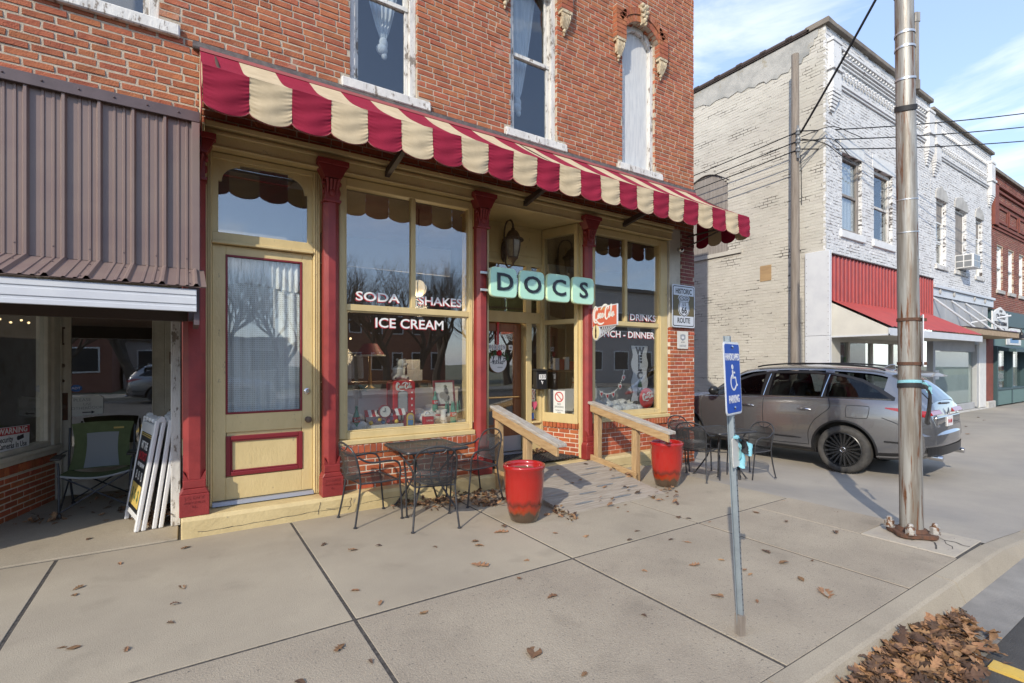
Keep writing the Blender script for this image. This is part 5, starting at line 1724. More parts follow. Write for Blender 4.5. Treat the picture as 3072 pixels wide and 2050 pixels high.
# ================================================================ bistro set
def make_chair(label, group):
    ch = thing("bistro_chair", (0, 0, 0), label, "chair", group)
    W = 0.235
    r = 0.0105
    for s in (-1, 1):
        pts = smooth_path([(s * .235, -.275, .012), (s * .215, -.235, .22), (s * .205, -.205, .43)], 5)
        MB().tube(pts, r, 8).lathe([(0, 0), (.02, 0), (.02, .008), (.012, .016), (0, .016)], 10, (s * .235, -.275), cap=False).build("leg", "black_iron", ch, smooth=True)
        pts = smooth_path([(s * .235, .25, .012), (s * .245, .235, .22), (s * .25, .215, .43), (s * .262, .215, .56), (s * .272, .17, .635), (s * .268, .07, .655), (s * .25, -.06, .648), (s * .23, -.155, .665), (s * .217, -.235, .715)], 5)
        MB().tube(pts[:11], r, 8).lathe([(0, 0), (.02, 0), (.02, .008), (.012, .016), (0, .016)], 10, (s * .235, .25), cap=False).build("leg", "black_iron", ch, smooth=True)
        MB().tube(pts[10:], r, 8).build("arm", "black_iron", ch, smooth=True)
    # back hoop
    hoop = smooth_path([(-.205, -.205, .43), (-.212, -.225, .58), (-.215, -.255, .70), (-.185, -.285, .785), (-.11, -.315, .835), (0, -.325, .852), (.11, -.315, .835), (.185, -.285, .785), (.215, -.255, .70), (.212, -.225, .58), (.205, -.205, .43)], 5)
    fr = MB().tube(hoop, r, 8)
    fr.tube(smooth_path([(-.11, -.315, .832), (-.075, -.310, .79), (0, -.306, .772), (.075, -.310, .79), (.11, -.315, .832)], 5), .006, 6)
    fr.tube(smooth_path([(-.205, -.208, .50), (-.12, -.255, .475), (0, -.272, .468), (.12, -.255, .475), (.205, -.208, .50)], 4), .008, 6)
    fr.build("back_frame", "black_iron", ch, smooth=True)
    def backf(a, b):
        x = -1 + 2 * a
        top = 0.775 + 0.0 * x
        zt = .772 + .05 * x * x - .11 * abs(x) ** 4
        zb = .468 + .032 * x * x
        z = zb + (zt - zb) * b
        hw = .205 if z < .7 else .205 - .35 * max(0, z - .7) ** 1.2
        y = -.208 - .20 * max(0, z - .45) - .075 * (1 - x * x)
        if z > .58:
            y += .018
        return (x * (hw + .008), y, z)
    MB().grid(backf, 16, 12, uvs=(.42, .32)).build("backrest", "iron_mesh", ch, smooth="all")
    def seatf(a, b):
        x, y = -.235 + .47 * a, -.205 + .43 * b
        dip = -.022 * math.sin(math.pi * a) * math.sin(math.pi * b)
        return (x * (1 - .10 * (1 - b)), y, .437 + dip + (-.02 * max(0, (b - .85) / .15) ** 2))
    MB().grid(seatf, 12, 12, uvs=(.47, .43)).build("seat", "iron_mesh", ch, smooth="all")
    rim = [(-.205, -.205, .434), (-.245, .0, .434), (-.245, .19, .434), (-.2, .222, .424), (0, .226, .418), (.2, .222, .424), (.245, .19, .434), (.245, 0, .434), (.205, -.205, .434)]
    MB().tube(rim, .009, 6).tube([(-.205, -.205, .434), (.205, -.205, .434)], .009, 6).build("seat_frame", "black_iron", ch, smooth=True)
    return ch
def make_table(label, group):
    tb = thing("bistro_table", (0, 0, 0), label, "table", group)
    h = 0.372
    Z = 0.715
    rc = 0.05
    P = []
    for (cx, cy, a) in ((h - rc, -h + rc, -90), (h - rc, h - rc, 0), (-h + rc, h - rc, 90), (-h + rc, -h + rc, 180)):
        P += [(cx + rc * math.cos(math.radians(a + 90 * k / 4)), cy + rc * math.sin(math.radians(a + 90 * k / 4)), Z) for k in range(5)]
    MB().grid(lambda a, b: ((-h + .004) + (2 * h - .008) * a, (-h + .004) + (2 * h - .008) * b, Z + .008), 4, 4, uvs=(.74, .74)).build("table_top", "iron_mesh", tb)
    MB().tube(P, .016, 8, closed=True).tube([(-h, 0, Z - .012), (h, 0, Z - .012)], .008, 5).tube([(0, -h, Z - .012), (0, h, Z - .012)], .008, 5).build("top_rim", "black_iron", tb, smooth=True)
    MB().lathe([(.018, Z + .006), (.026, Z + .006), (.026, Z + .012), (.018, Z + .012)], 12, (0, 0)).build("umbrella_hole", "black_iron", tb)
    for sx in (-1, 1):
        for sy in (-1, 1):
            pts = smooth_path([(sx * .27, sy * .27, Z - .012), (sx * .22, sy * .22, .60), (sx * .13, sy * .13, .44), (sx * .115, sy * .115, .34), (sx * .17, sy * .17, .20), (sx * .265, sy * .265, .012)], 5)
            lg = MB().tube(pts, .0115, 8)
            lg.lathe([(0, 0), (.021, 0), (.021, .008), (.013, .018), (0, .018)], 10, (sx * .265, sy * .265), cap=False)
            sc_ = smooth_path([(sx * .13, sy * .13, .44), (sx * .20, sy * .20, .43), (sx * .225, sy * .225, .385), (sx * .19, sy * .19, .36), (sx * .17, sy * .17, .385)], 4)
            lg.tube(sc_, .007, 6)
            lg.build("leg", "black_iron", tb, smooth=True)
    ring = [(.12 * math.cos(2 * math.pi * k / 20) * 1.25, .12 * math.sin(2 * math.pi * k / 20) * 1.25, .40) for k in range(20)]
    MB().tube(ring, .008, 6, closed=True).build("waist_ring", "black_iron", tb, smooth=True)
    return tb
def put(o, x, y, z, deg):
    o.location = (x, y, z)
    o.rotation_euler = (0, 0, math.radians(deg))
G1 = "black mesh bistro chairs on the sidewalk"
c0 = make_chair("black mesh chair left of the left table, turned side on beside the yellow door", G1)
t0 = make_table("square black mesh table under the ice cream window", "black mesh bistro tables")
specs = [(2.19, 4.88, -15, "black mesh chair with its back to the street in front of the left table"),
         (2.98, 5.40, 96, "black mesh chair between the left table and the bright red pot"),
         (6.33, 4.66, -72, "black mesh chair at the left of the corner table just behind the darker red pot"),
         (6.98, 5.28, 172, "black mesh chair behind the corner table against the brick pier"),
         (7.50, 4.52, 82, "black mesh chair in front of the grey car beside the corner table")]
for x, y, a, lab in specs:
    c = copy_tree(c0)
    c["label"] = lab
    put(c, x, y, gz(x) + 0.004, a)
put(c0, 1.70, 5.39, 0.004, -84)
t1 = copy_tree(t0)
t1["label"] = "square black mesh table at the brick corner behind the parking sign"
put(t0, 2.36, 5.44, 0.004, 0)
put(t1, 6.86, 4.64, gz(6.86) + .004, -10)

# ================================================================ glazed pots
potm, n, l, b = _new("pot_glaze")
b.inputs["Roughness"].default_value = 0.10
b.inputs["Coat Weight"].default_value = 0.6
tcn = n.new("ShaderNodeTexCoord")
sp = n.new("ShaderNodeSeparateXYZ")
l.new(tcn.outputs["Object"], sp.inputs[0])
nzn = n.new("ShaderNodeTexNoise"); nzn.inputs["Scale"].default_value = 7.0; nzn.inputs["Detail"].default_value = 6
mpn = n.new("ShaderNodeMapping"); mpn.inputs["Scale"].default_value = (1.6, 1.6, 0.25)
l.new(tcn.outputs["Object"], mpn.inputs[0]); l.new(mpn.outputs[0], nzn.inputs["Vector"])
ma = n.new("ShaderNodeMath"); ma.operation = "MULTIPLY_ADD"; ma.inputs[1].default_value = 0.16
l.new(nzn.outputs["Fac"], ma.inputs[0]); l.new(sp.outputs[2], ma.inputs[2])
cr_ = n.new("ShaderNodeValToRGB")
e = cr_.color_ramp.elements
e[0].position = 0.0; e[0].color = (0.085, 0.055, 0.035, 1)
e[1].position = 0.75; e[1].color = (0.33, 0.010, 0.010, 1)
for p_, c_ in ((.17, (0.09, 0.055, 0.035, 1)), (.20, (0.30, 0.045, 0.012, 1)), (.245, (0.35, 0.03, 0.012, 1)), (.275, (0.15, 0.022, 0.012, 1)), (.33, (0.42, 0.02, 0.012, 1))):
    q = e.new(p_); q.color = tuple(v * .85 for v in c_[:3]) + (1,)
l.new(ma.outputs[0], cr_.inputs[0])
l.new(cr_.outputs[0], b.inputs["Base Color"])
def pot(x, y, z, label):
    p = thing("glazed_pot", (x, y, z), label, "planter", "tall red glazed pots beside the ramp")
    prof = [(.135, .0), (.15, .012), (.165, .06), (.188, .16), (.206, .30), (.214, .44), (.217, .545), (.226, .560), (.230, .582), (.226, .600), (.212, .606), (.200, .598), (.196, .57), (.192, .50)]
    MB().lathe(prof, 40, (x, y), 0, Matrix.Translation((0, 0, z))).build("vessel", "pot_glaze", p, smooth="all")
    MB().grid(lambda a, b: (x + .196 * b * math.cos(2 * math.pi * a), y + .196 * b * math.sin(2 * math.pi * a), z + .53 + .012 * math.sin(9 * a) * b), 30, 5).build("soil", "soil", p)
    return p
pot(3.06, 4.42, 0.003, "bright red glazed pot at the left foot of the ramp")
pot(5.57, 4.58, 0.003, "darker red glazed pot under the end of the right handrail")

# ================================================================ handicapped parking sign
hp_ = thing("parking_sign", (2.915, 1.815, 0), "blue HANDICAPPED PARKING sign on a leaning galvanized post with rags tied on", "sign")
lean = Vector((-0.075, 0.049, 1.86))
al = math.radians(14.6)
TP = Matrix.Translation((2.915, 1.815, 0)) @ Matrix(((math.cos(al), -math.sin(al), lean.x / 1.86, 0), (math.sin(al), math.cos(al), lean.y / 1.86, 0), (0, 0, 1, 0), (0, 0, 0, 1)))
ps = MB()
U = [(-.032, .012), (-.017, .012), (-.012, -.016), (.012, -.016), (.017, .012), (.032, .012), (.032, .016), (.014, .016), (.009, -.012), (-.009, -.012), (-.014, .016), (-.032, .016)]
ps.prism([(a, b_) for a, b_ in U], -0.05, 1.865, "z", 0, TP)
ps.build("post", "galv", hp_)
hl = MB()
for k in range(52):
    z = 0.12 + k * 0.0325
    hl.prism(arc2(0, z, .0048, 0, 360, 8)[:-1], -.0172, -.0165, "y", 0, TP)
hl.build("post_hole", "sign_black", hp_)["kind"] = "stuff"
def rplate(x0, x1, z0, z1, r, y0, y1, name, m, root, M):
    P = []
    for (cx, cz, a) in ((x1 - r, z0 + r, -90), (x1 - r, z1 - r, 0), (x0 + r, z1 - r, 90), (x0 + r, z0 + r, 180)):
        P += [(cx + r * math.cos(math.radians(a + 90 * k / 5)), cz + r * math.sin(math.radians(a + 90 * k / 5))) for k in range(6)]
    return MB().prism(P, y0, y1, "y", 0, M).build(name, m, root)
TSg = TP @ Matrix.Translation((0.0, 0, 0))
rplate(-.145, .145, 1.375, 1.828, .028, -.021, -.018, "sign_plate", "sign_silver", hp_, TSg)
rplate(-.139, .139, 1.381, 1.822, .024, -.0225, -.0212, "white_border", "lit_white", hp_, TSg)
rplate(-.131, .131, 1.389, 1.814, .019, -.024, -.0227, "blue_field", "sign_blue", hp_, TSg)
tm = TSg @ Matrix.Translation((0, -.0246, 0)) @ Matrix.Rotation(math.pi / 2, 4, "X")
text("lettering", "HANDICAPPED", .060, "lit_white", tm @ Matrix.Translation((0, 1.732, 0)), hp_, depth=.0004, off=.0012, sx=.62)
text("lettering", "PARKING", .066, "lit_white", tm @ Matrix.Translation((0, 1.470, 0)), hp_, depth=.0004, off=.0014, sx=.70)
wc = MB()
wc.prism(arc2(-.012, 1.672, .016, 0, 360, 14)[:-1], -.0255, -.0243, "y", 0, TSg)
stroke(wc, [(-.012, 1.652), (-.008, 1.60)], .020, -.0255, -.0243, TSg, taper=False)
stroke(wc, [(-.010, 1.637), (.032, 1.637)], .011, -.0255, -.0243, TSg, taper=False)
stroke(wc, [(-.010, 1.606), (.038, 1.606), (.055, 1.555), (.072, 1.560)], .013, -.0255, -.0243, TSg, taper=False)
stroke(wc, arc2(0, 1.578, .048, 118, 330, 18), .012, -.0255, -.0243, TSg, taper=False)
wc.build("wheelchair_symbol", "lit_white", hp_)
bo = MB()
for z in (1.797, 1.418):
    bo.ball((0, -.026, z), (.011, .006, .011), 8, 6, 0, TSg)
bo.build("bolt", "chrome", hp_, smooth=True)
rplate(-.06, .06, 1.05, 1.232, .014, -.022, -.019, "marker_plate", "cream_plate", hp_, TP @ Matrix.Translation((-.01, 0, 0)))
def rag(name, m, pts, w, root, M):
    mb = MB()
    P = smooth_path(pts, 5)
    n_ = len(P) - 1
    def f(a, b):
        p = P[min(n_, int(round(a * n_)))]
        ww = w * (0.55 + 0.7 * a)
        return (p[0] + (b - .5) * ww * .9, p[1] + .018 * math.sin(b * 7 + a * 9) * (0.3 + a), p[2] - .012 * math.sin(b * 9))
    mb.grid(f, n_, 8, 0, M)
    return mb.build(name, m, root, smooth="all")
rag("teal_rag", "teal_cloth", [(-.035, -.02, 1.235), (.0, -.03, 1.236), (.035, .0, 1.228)], .03, hp_, TP)
rag("teal_rag", "teal_cloth", [(.035, .0, 1.222), (.06, -.02, 1.18), (.065, -.03, 1.10), (.07, -.03, 1.045)], .075, hp_, TP)
rag("teal_rag", "teal_cloth", [(.04, .0, 1.232), (.09, -.02, 1.215), (.13, -.04, 1.18), (.16, -.05, 1.165), (.15, -.05, 1.115)], .09, hp_, TP)
rag("teal_rag", "teal_cloth", [(.04, .01, 1.24), (.08, .02, 1.238), (.12, .02, 1.205)], .05, hp_, TP)
rag("black_rag", "black_cloth", [(.03, -.02, 1.228), (.06, -.04, 1.225), (.085, -.045, 1.17), (.10, -.045, 1.13)], .05, hp_, TP)
rag("black_rag", "black_cloth", [(.03, .0, 1.225), (.07, .01, 1.15), (.08, .01, 1.04), (.075, .0, .965)], .045, hp_, TP)
# timber stub wedged beside the post
MB().prism([(2.87, 1.80), (2.91, 1.785), (2.93, 1.83), (2.885, 1.845)], 0.0, .125, "z").build("post_wedge", "utility_wood", hp_)

# ================================================================ steel lamp pole
PX, PY = 5.97, 1.93
sp_ = thing("steel_pole", (PX, PY, 0), "tall rust streaked galvanized steel pole bolted to the sidewalk corner", "pole")
pl = lambda z: (PX - .0118 * z, PY + .0077 * z)
mb = MB()
nz_ = 26
vs, fs = [], []
SEG = 16
for i in range(nz_ + 1):
    z = .05 + 8.4 * i / nz_
    r = .096 - .0036 * z
    x, y = pl(z)
    for k in range(SEG):
        a = 2 * math.pi * k / SEG
        vs.append((x + r * math.cos(a), y + r * math.sin(a), z))
for i in range(nz_):
    for k in range(SEG):
        fs.append((i * SEG + k, i * SEG + (k + 1) % SEG, (i + 1) * SEG + (k + 1) % SEG, (i + 1) * SEG + k))
mb.add(vs, fs)
mb.build("shaft", "pole_steel", sp_, smooth="all")
P = [(PX + (.185 + .025 * math.cos(4 * t)) * math.cos(t), PY + (.185 + .025 * math.cos(4 * t)) * math.sin(t)) for t in [2 * math.pi * k / 32 + .3 for k in range(32)]]
MB().prism(P, .012, .052, "z").lathe([(.135, .05), (.115, .075), (.104, .085)], 16, (PX, PY)).build("base_plate", "rust", sp_, bevel=.006)
for a in (15, 105, 195, 285):
    a = math.radians(a)
    x, y = PX + .175 * math.cos(a), PY + .175 * math.sin(a)
    MB().lathe([(.046, .052), (.046, .058)], 12, (x, y)).lathe([(.042, .058), (.042, .115), (.036, .123)], 6, (x, y)).lathe([(.026, .12), (.026, .142), (.018, .155), (0.004, .158)], 12, (x, y)).build("anchor_nut", "nut_steel", sp_, bevel=.004)
def band(z, h, name, m, extra=.006, tilt=0.0):
    x, y = pl(z)
    r = .096 - .0036 * z + extra
    mb = MB()
    mb.grid(lambda a, b: (x + r * math.cos(2 * math.pi * a), y + r * math.sin(2 * math.pi * a), z + h * (b - .5) + tilt * r * math.cos(2 * math.pi * a - .6)), 24, 1)
    mb.grid(lambda a, b: (x + (r - extra * (b)) * math.cos(2 * math.pi * a), y + (r - extra * b) * math.sin(2 * math.pi * a), z + h / 2 + tilt * r * math.cos(2 * math.pi * a - .6)), 24, 1)
    return mb.build(name, m, sp_, smooth=True)
for z in (2.12, 1.69):
    band(z, .03, "strap", "rust", .008)
band(4.92, .022, "strap", "steel_rail"); band(4.78, .022, "strap", "steel_rail"); band(4.48, .022, "strap", "steel_rail", .006, .2)
band(4.20, .05, "cable_wrap", "black_cloth", .010, .35)
band(2.98, .010, "strap", "steel_rail", .004, .15); band(3.30, .010, "strap", "steel_rail", .004, .15)
band(5.35, .10, "cable_wrap", "black_cloth", .006, .1)
band(1.508, .028, "teal_ribbon", "teal_cloth", .007, -.12)
band(1.470, .04, "black_ribbon", "black_cloth", .008, -.1)
# bracket channel and the edge-on street sign, both on the side away from the shop
rt = Vector((math.cos(math.radians(-33.3)), math.sin(math.radians(-33.3)), 0))
fw = Vector((.549, .836, 0))
x, y = pl(4.8)
Tb = Matrix.Translation((x, y, 0)) @ Matrix.Rotation(math.radians(-33.3), 4, "Z")
br = MB().box(.082, .122, -.03, .03, 4.42, 5.08, 0, Tb).box(.078, .130, -.035, .035, 4.37, 4.47, 0, Tb).box(.078, .130, -.035, .035, 5.03, 5.13, 0, Tb)
br.build("bracket_channel", "pole_steel", sp_, bevel=.006)
x, y = pl(1.9)
Tb = Matrix.Translation((x, y, 0)) @ Matrix.Rotation(math.radians(-33.3), 4, "Z")
Ts = Tb @ Matrix.Translation((.128, 0, 0)) @ Matrix.Rotation(math.radians(55), 4, "Z")
rplate(-.14, .16, 1.66, 2.165, .03, -.004, .004, "sign_back", "sign_silver", sp_, Ts)
MB().box(.11, .16, -.02, .02, 1.675, 1.705, 0, Tb).box(.11, .16, -.02, .02, 2.105, 2.135, 0, Tb).build("sign_clamp", "rust", sp_)
rag("ribbon_tail", "black_cloth", [(.115, .0, 1.47), (.15, -.02, 1.42), (.155, -.02, 1.25), (.145, -.02, 1.10)], .04, sp_, Matrix.Translation((PX, PY, 0)) @ Matrix.Rotation(math.radians(-33.3), 4, "Z"))
rag("ribbon_tail", "teal_cloth", [(.13, .02, 1.50), (.19, .02, 1.47), (.20, .02, 1.40)], .04, sp_, Matrix.Translation((PX, PY, 0)) @ Matrix.Rotation(math.radians(-33.3), 4, "Z"))

# ================================================================ utility pole and wires
UX, UY = 12.42, 6.34
up = thing("utility_pole", (UX, UY, 0), "weathered wooden utility pole against the cream brick side wall", "pole")
mb = MB()
vs, fs = [], []
for i in range(15):
    z = -.2 + 9.4 * i / 14
    r = .112 - .003 * z
    for k in range(14):
        a = 2 * math.pi * k / 14
        rr = r * (1 + R.uniform(-.02, .02))
        vs.append((UX + rr * math.cos(a), UY + rr * math.sin(a), z))
for i in range(14):
    for k in range(14):
        fs.append((i * 14 + k, i * 14 + (k + 1) % 14, (i + 1) * 14 + (k + 1) % 14, (i + 1) * 14 + k))
fs.append(tuple(14 * 14 + k for k in range(14)))
mb.add(vs, fs).build("shaft", "utility_wood", up, smooth=True)
ins = MB()
for z in (7.25, 7.05, 6.84):
    ins.lathe([(.02, z - .09), (.05, z - .07), (.055, z - .03), (.035, z - .01), (.055, z + .02), (.05, z + .06), (.02, z + .075)], 12, (UX - .10, UY - .12))
ins.box(UX - .125, UX - .075, UY - .135, UY - .10, 6.62, 7.40)
ins.build("insulator_rack", "insulator", up, smooth=True)
def wire(name, a, b, sag_, r, label, grp=None):
    a, b = Vector(a), Vector(b)
    pts = [a.lerp(b, k / 24) - Vector((0, 0, sag_ * 4 * (k / 24) * (1 - k / 24))) for k in range(25)]
    o = MB().tube(pts, r, 6).build(name, "wire_black", None, smooth=True)
    return tag(o, label, "wire", grp)
gw = "service wires on the utility pole"
for k, (z, zr) in enumerate(((7.25, 13.0), (7.03, 12.3), (6.82, 11.55))):
    wire("overhead_wire", (UX - .1, UY - .16, z), (34.0, -.7 - .0 * k, zr), .55, .014, ("uppermost", "middle", "lowest")[k] + " of the three wires running from the utility pole across the street", gw)
for k, z in enumerate((7.25, 7.03, 6.82)):
    wire("alley_wire", (UX - .1, UY - .08, z), (12.35, 26.0, z + .3), .35, .013, ("uppermost", "middle", "lowest")[k] + " of the wires running back along the cream wall", gw)
wire("service_drop", (UX - .1, UY - .18, 7.2), (8.6, -.4, 13.2), .3, .026, "thick black cable rising from the utility pole over the street corner", gw)
lw_ = MB()
for pts in ([(UX - .1, UY - .2, 7.1), (12.9, 5.75, 7.34), (13.6, 5.6, 7.30), (14.1, 5.55, 7.28)], [(UX - .1, UY - .2, 7.05), (12.8, 5.85, 6.95), (13.3, 5.7, 6.72), (13.6, 5.6, 6.60)], [(UX - .08, UY - .2, 6.95), (12.9, 5.75, 7.05), (13.5, 5.6, 6.72)]):
    lw_.tube(smooth_path(pts, 6), .010, 5)
lw_.tube(smooth_path([(UX - .05, UY - .15, 6.7), (UX, UY - .14, 6.3), (UX + .02, UY - .14, 5.5)], 5), .010, 5)
lw_.build("wire_loop", "wire_black", up)

# ================================================================ camp chair
cc = thing("camp_chair", (-.85, 7.55, 0.012), "green folding camp chair with grey mesh panel in the recessed left entry", "chair")
z0 = .012
CXc, CYc = -.84, 7.50
fabric = MB()
def cback(a, b):
    x = -1 + 2 * a
    hw = .30 - .04 * math.sin(math.pi * b) + .0 * b
    return (CXc + x * hw, CYc + .22 + .16 * b - .05 * (1 - x * x) * 0 + .05 * x * x * (-1) * (1 - b), .44 + .52 * b + .02 * (1 - x * x) * b)
fabric.grid(cback, 14, 10)
B_ = fabric.build("backrest", "camp_green", cc, smooth="all")
MB().grid(lambda a, b: (lambda p: (p[0], p[1] - .006, p[2]))(cback(.22 + .56 * a, .02 + .74 * b)), 8, 6).build("mesh_panel", "camp_mesh", B_, smooth="all")
MB().box(CXc + .10, CXc + .20, CYc + .345, CYc + .35, .885, .905).build("logo_tab", "gold", B_)
MB().grid(lambda a, b: (CXc + (-1 + 2 * a) * (.33 - .03 * b), CYc - .26 + .48 * b, .44 - .055 * math.sin(math.pi * a) + .02 * (1 - b) + .0 * b), 14, 8).build("seat", "camp_green", cc, smooth="all")
MB().tube([(CXc + (-1 + 2 * k / 14) * .33, CYc - .26, .46 - .055 * math.sin(math.pi * k / 14)) for k in range(15)], .012, 6).build("seat_hem", "camp_mesh", cc, smooth=True)
for s in (-1, 1):
    MB().tube(smooth_path([(CXc + s * .30, CYc - .33, z0 + .01), (CXc + s * .31, CYc - .27, .42), (CXc + s * .325, CYc - .24, .60)], 4), .012, 7).lathe([(.022, z0), (.022, .05), (.016, .06)], 8, (CXc + s * .30, CYc - .33)).build("leg", "black_iron", cc, smooth=True)
    MB().tube([(CXc + s * .27, CYc + .30, z0 + .01), (CXc + s * .30, CYc + .22, .45), (CXc + s * .31, CYc + .36, .92)], .012, 7).lathe([(.02, z0), (.02, .045), (.015, .05)], 8, (CXc + s * .27, CYc + .30)).build("leg", "black_iron", cc, smooth=True)
    am = MB().tube(smooth_path([(CXc + s * .325, CYc - .30, .645), (CXc + s * .335, CYc - .05, .665), (CXc + s * .32, CYc + .25, .66)], 4), .010, 6)
    am.box(CXc + s * .325 - .045, CXc + s * .325 + .045, CYc - .36, CYc - .08, .645, .672)
    am.build("armrest", "black_plastic", cc, bevel=.008)
x_ = MB()
x_.tube([(CXc - .30, CYc - .33, .07), (CXc + .29, CYc - .27, .44)], .009, 6).tube([(CXc + .30, CYc - .33, .07), (CXc - .29, CYc - .26, .44)], .009, 6)
x_.tube([(CXc - .27, CYc + .30, .07), (CXc + .28, CYc + .22, .44)], .009, 6).tube([(CXc + .27, CYc + .30, .07), (CXc - .28, CYc + .22, .44)], .009, 6)
x_.tube([(CXc - .30, CYc - .32, .07), (CXc - .28, CYc + .28, .43)], .009, 6).tube([(CXc + .30, CYc - .32, .07), (CXc + .28, CYc + .28, .43)], .009, 6)
x_.build("cross_brace", "black_iron", cc, smooth=True)

# ================================================================ folded A-frame boards leaning in the corner
def aframe(x, y, label, ang_, leanx, face):
    af = thing("a_frame_sign", (x, y, 0.012), label, "signboard", "folded sign boards leaning in the left entry")
    # board plane: local u along the wall (into the recess), local z up, leaning towards +x
    T = Matrix.Translation((x, y, 0.012)) @ Matrix.Rotation(math.radians(ang_), 4, "Z") @ Matrix(((1, 0, leanx, 0), (0, 1, 0, 0), (0, 0, 1, 0), (0, 0, 0, 1)))
    for k in range(2):
        ox = k * .055
        fr = MB()
        H = 1.10
        fr.box(ox - .018, ox + .022, 0, .055, 0, H, 0, T).box(ox - .018, ox + .022, .60, .655, 0, H, 0, T)
        fr.box(ox - .018, ox + .022, .055, .60, .10, .15, 0, T).box(ox - .018, ox + .022, .055, .60, H - .16, H - .05, 0, T)
        fo = fr.build("frame", "aframe_white", af, bevel=.008)
        MB().box(ox - .012, ox + .012, .056, .599, .151, H - .161, 0, T).build("panel", "sign_black" if face else "sign_white", fo)
    hg = MB()
    for u in (.03, .62):
        hg.add(*(lambda m: (m.v, m.f))(MB().lathe([(.0, -.035), (.03, -.035), (.03, .035), (0, .035)], 12, cap=False)), 0, T @ Matrix.Translation((.03, u, 1.105)) @ Matrix.Rotation(math.pi / 2, 4, "X"))
    hg.build("hinge", "aframe_white", af, smooth=True)
    for u in (.18, .33, .48):
        MB().box(-.02, .075, u - .03, u + .03, 1.06, 1.11, 0, T).build("carry_grip", "aframe_white", af, bevel=.01)
    if face:
        tm = T @ Matrix.Translation((-.0135, .33, 0)) @ Matrix.Rotation(-math.pi / 2, 4, "Z") @ Matrix.Rotation(math.pi / 2, 4, "X")
        for s, z, sz, m in (("HIT THE", .81, .11, "lit_white"), ("JACKPOT", .70, .115, "warn_red"), ("PLAY HERE NOW", .61, .055, "lit_white")):
            text("lettering", s, sz, m, tm @ Matrix.Translation((0, z, 0)), af, depth=.0006, off=.002, sx=.8)
        MB().box(-.0150, -.0125, .10, .555, .20, .42, 0, T).build("print_block", "gold", af)
        for k in range(3):
            text("slot_symbol", "$", .15, "leaf_green", tm @ Matrix.Translation((-.14 + .14 * k, .31, .0016)), af, depth=.0004, off=.004)
        mbl = MB()
        for z in (.925, .905):
            mbl.box(-.0145, -.0128, .056, .599, z, z + .008, 0, T)
        mbl.build("gold_line", "gold", af)
        for k in range(3):
            text("figure_mark", "8", .13, "lit_white", tm @ Matrix.Translation((-.13 + .13 * k, .50, 0)), af, depth=.0004, off=.0)
    return af
aframe(-.405, 6.17, "black jackpot sign board in a white frame, nearest of the leaning stack", 12, .16, True)
aframe(-.265, 6.20, "white folded sign board leaning between the black board and the wall post", 5, .13, False)
aframe(-.22, 6.62, "white folded sign board leaning deepest in the corner of the recess", 3, .09, False)
# ================================================================ grey SUV
CS = 1.05
car = thing("parked_car", (10.21, 3.98, -0.155), "dark grey metallic SUV parked nose first in the alley mouth", "car")
CARM = Matrix.Translation((10.21, 3.98, -0.155)) @ Matrix.Rotation(math.radians(93.2), 4, "Z") @ Matrix.Scale(CS, 4)
KEY = {  # lx: zb, W, zbelt, ztop, Wtop
    "x": [-1.10, -1.06, -0.95, -0.75, -0.45, 0.0, 0.6, 1.2, 1.75, 2.1, 2.5, 2.75, 3.2, 3.6, 3.85, 3.95],
    "zb": [0.50, 0.40, 0.34, 0.30, 0.27, 0.25, 0.25, 0.25, 0.25, 0.25, 0.25, 0.25, 0.25, 0.25, 0.27, 0.33],
    "W": [0.70, 0.80, 0.885, 0.935, 0.965, 0.985, 0.985, 0.98, 0.98, 0.98, 0.975, 0.97, 0.95, 0.90, 0.80, 0.66],
    "zs": [0.80, 1.02, 1.13, 1.175, 1.185, 1.18, 1.165, 1.15, 1.135, 1.125, 1.11, 1.08, 1.03, 0.97, 0.88, 0.75],
    "zt": [0.86, 1.10, 1.27, 1.47, 1.63, 1.685, 1.71, 1.70, 1.635, 1.46, 1.20, 1.12, 1.08, 1.01, 0.92, 0.79],
    "Wt": [0.55, 0.62, 0.62, 0.60, 0.60, 0.615, 0.63, 0.63, 0.625, 0.62, 0.66, 0.70, 0.70, 0.66, 0.58, 0.45],
}
def ck_(name, x):
    X, Y = KEY["x"], KEY[name]
    if x <= X[0]:
        return Y[0]
    for i in range(len(X) - 1):
        if x <= X[i + 1]:
            t = (x - X[i]) / (X[i + 1] - X[i])
            m0 = (Y[i + 1] - Y[i - 1]) / (X[i + 1] - X[i - 1]) if i > 0 else (Y[i + 1] - Y[i]) / (X[i + 1] - X[i])
            m1 = (Y[i + 2] - Y[i]) / (X[i + 2] - X[i]) if i + 2 < len(X) else (Y[i + 1] - Y[i]) / (X[i + 1] - X[i])
            h = X[i + 1] - X[i]
            a, b = Y[i], Y[i + 1]
            return (2 * t ** 3 - 3 * t * t + 1) * a + (t ** 3 - 2 * t * t + t) * h * m0 + (-2 * t ** 3 + 3 * t * t) * b + (t ** 3 - t * t) * h * m1
    return Y[-1]
def ring(x):
    zb, W, zs, zt, Wt = (ck_(k, x) for k in ("zb", "W", "zs", "zt", "Wt"))
    hh = zt - zs
    zr = zs + max(0.02, hh - .075)
    return [(0, zb), (.80 * W, zb), (.945 * W, zb + .05), (.975 * W, zb + .16), (.99 * W, zb + .24), (W, zb + .42 * (zs - zb)), (W * .997, zb + .68 * (zs - zb)), (W * .985, zs - .12 * (zs - zb)),
            (W * .955, zs - .015), (W * .925, zs + .012), (.5 * (W * .925 + Wt) + .022, zs + .5 * (zr - zs)), (Wt + .008, zr), (Wt - .035, zr + .045), (Wt - .12, zt - .008), (Wt * .5, zt + .012), (0, zt + .018)]
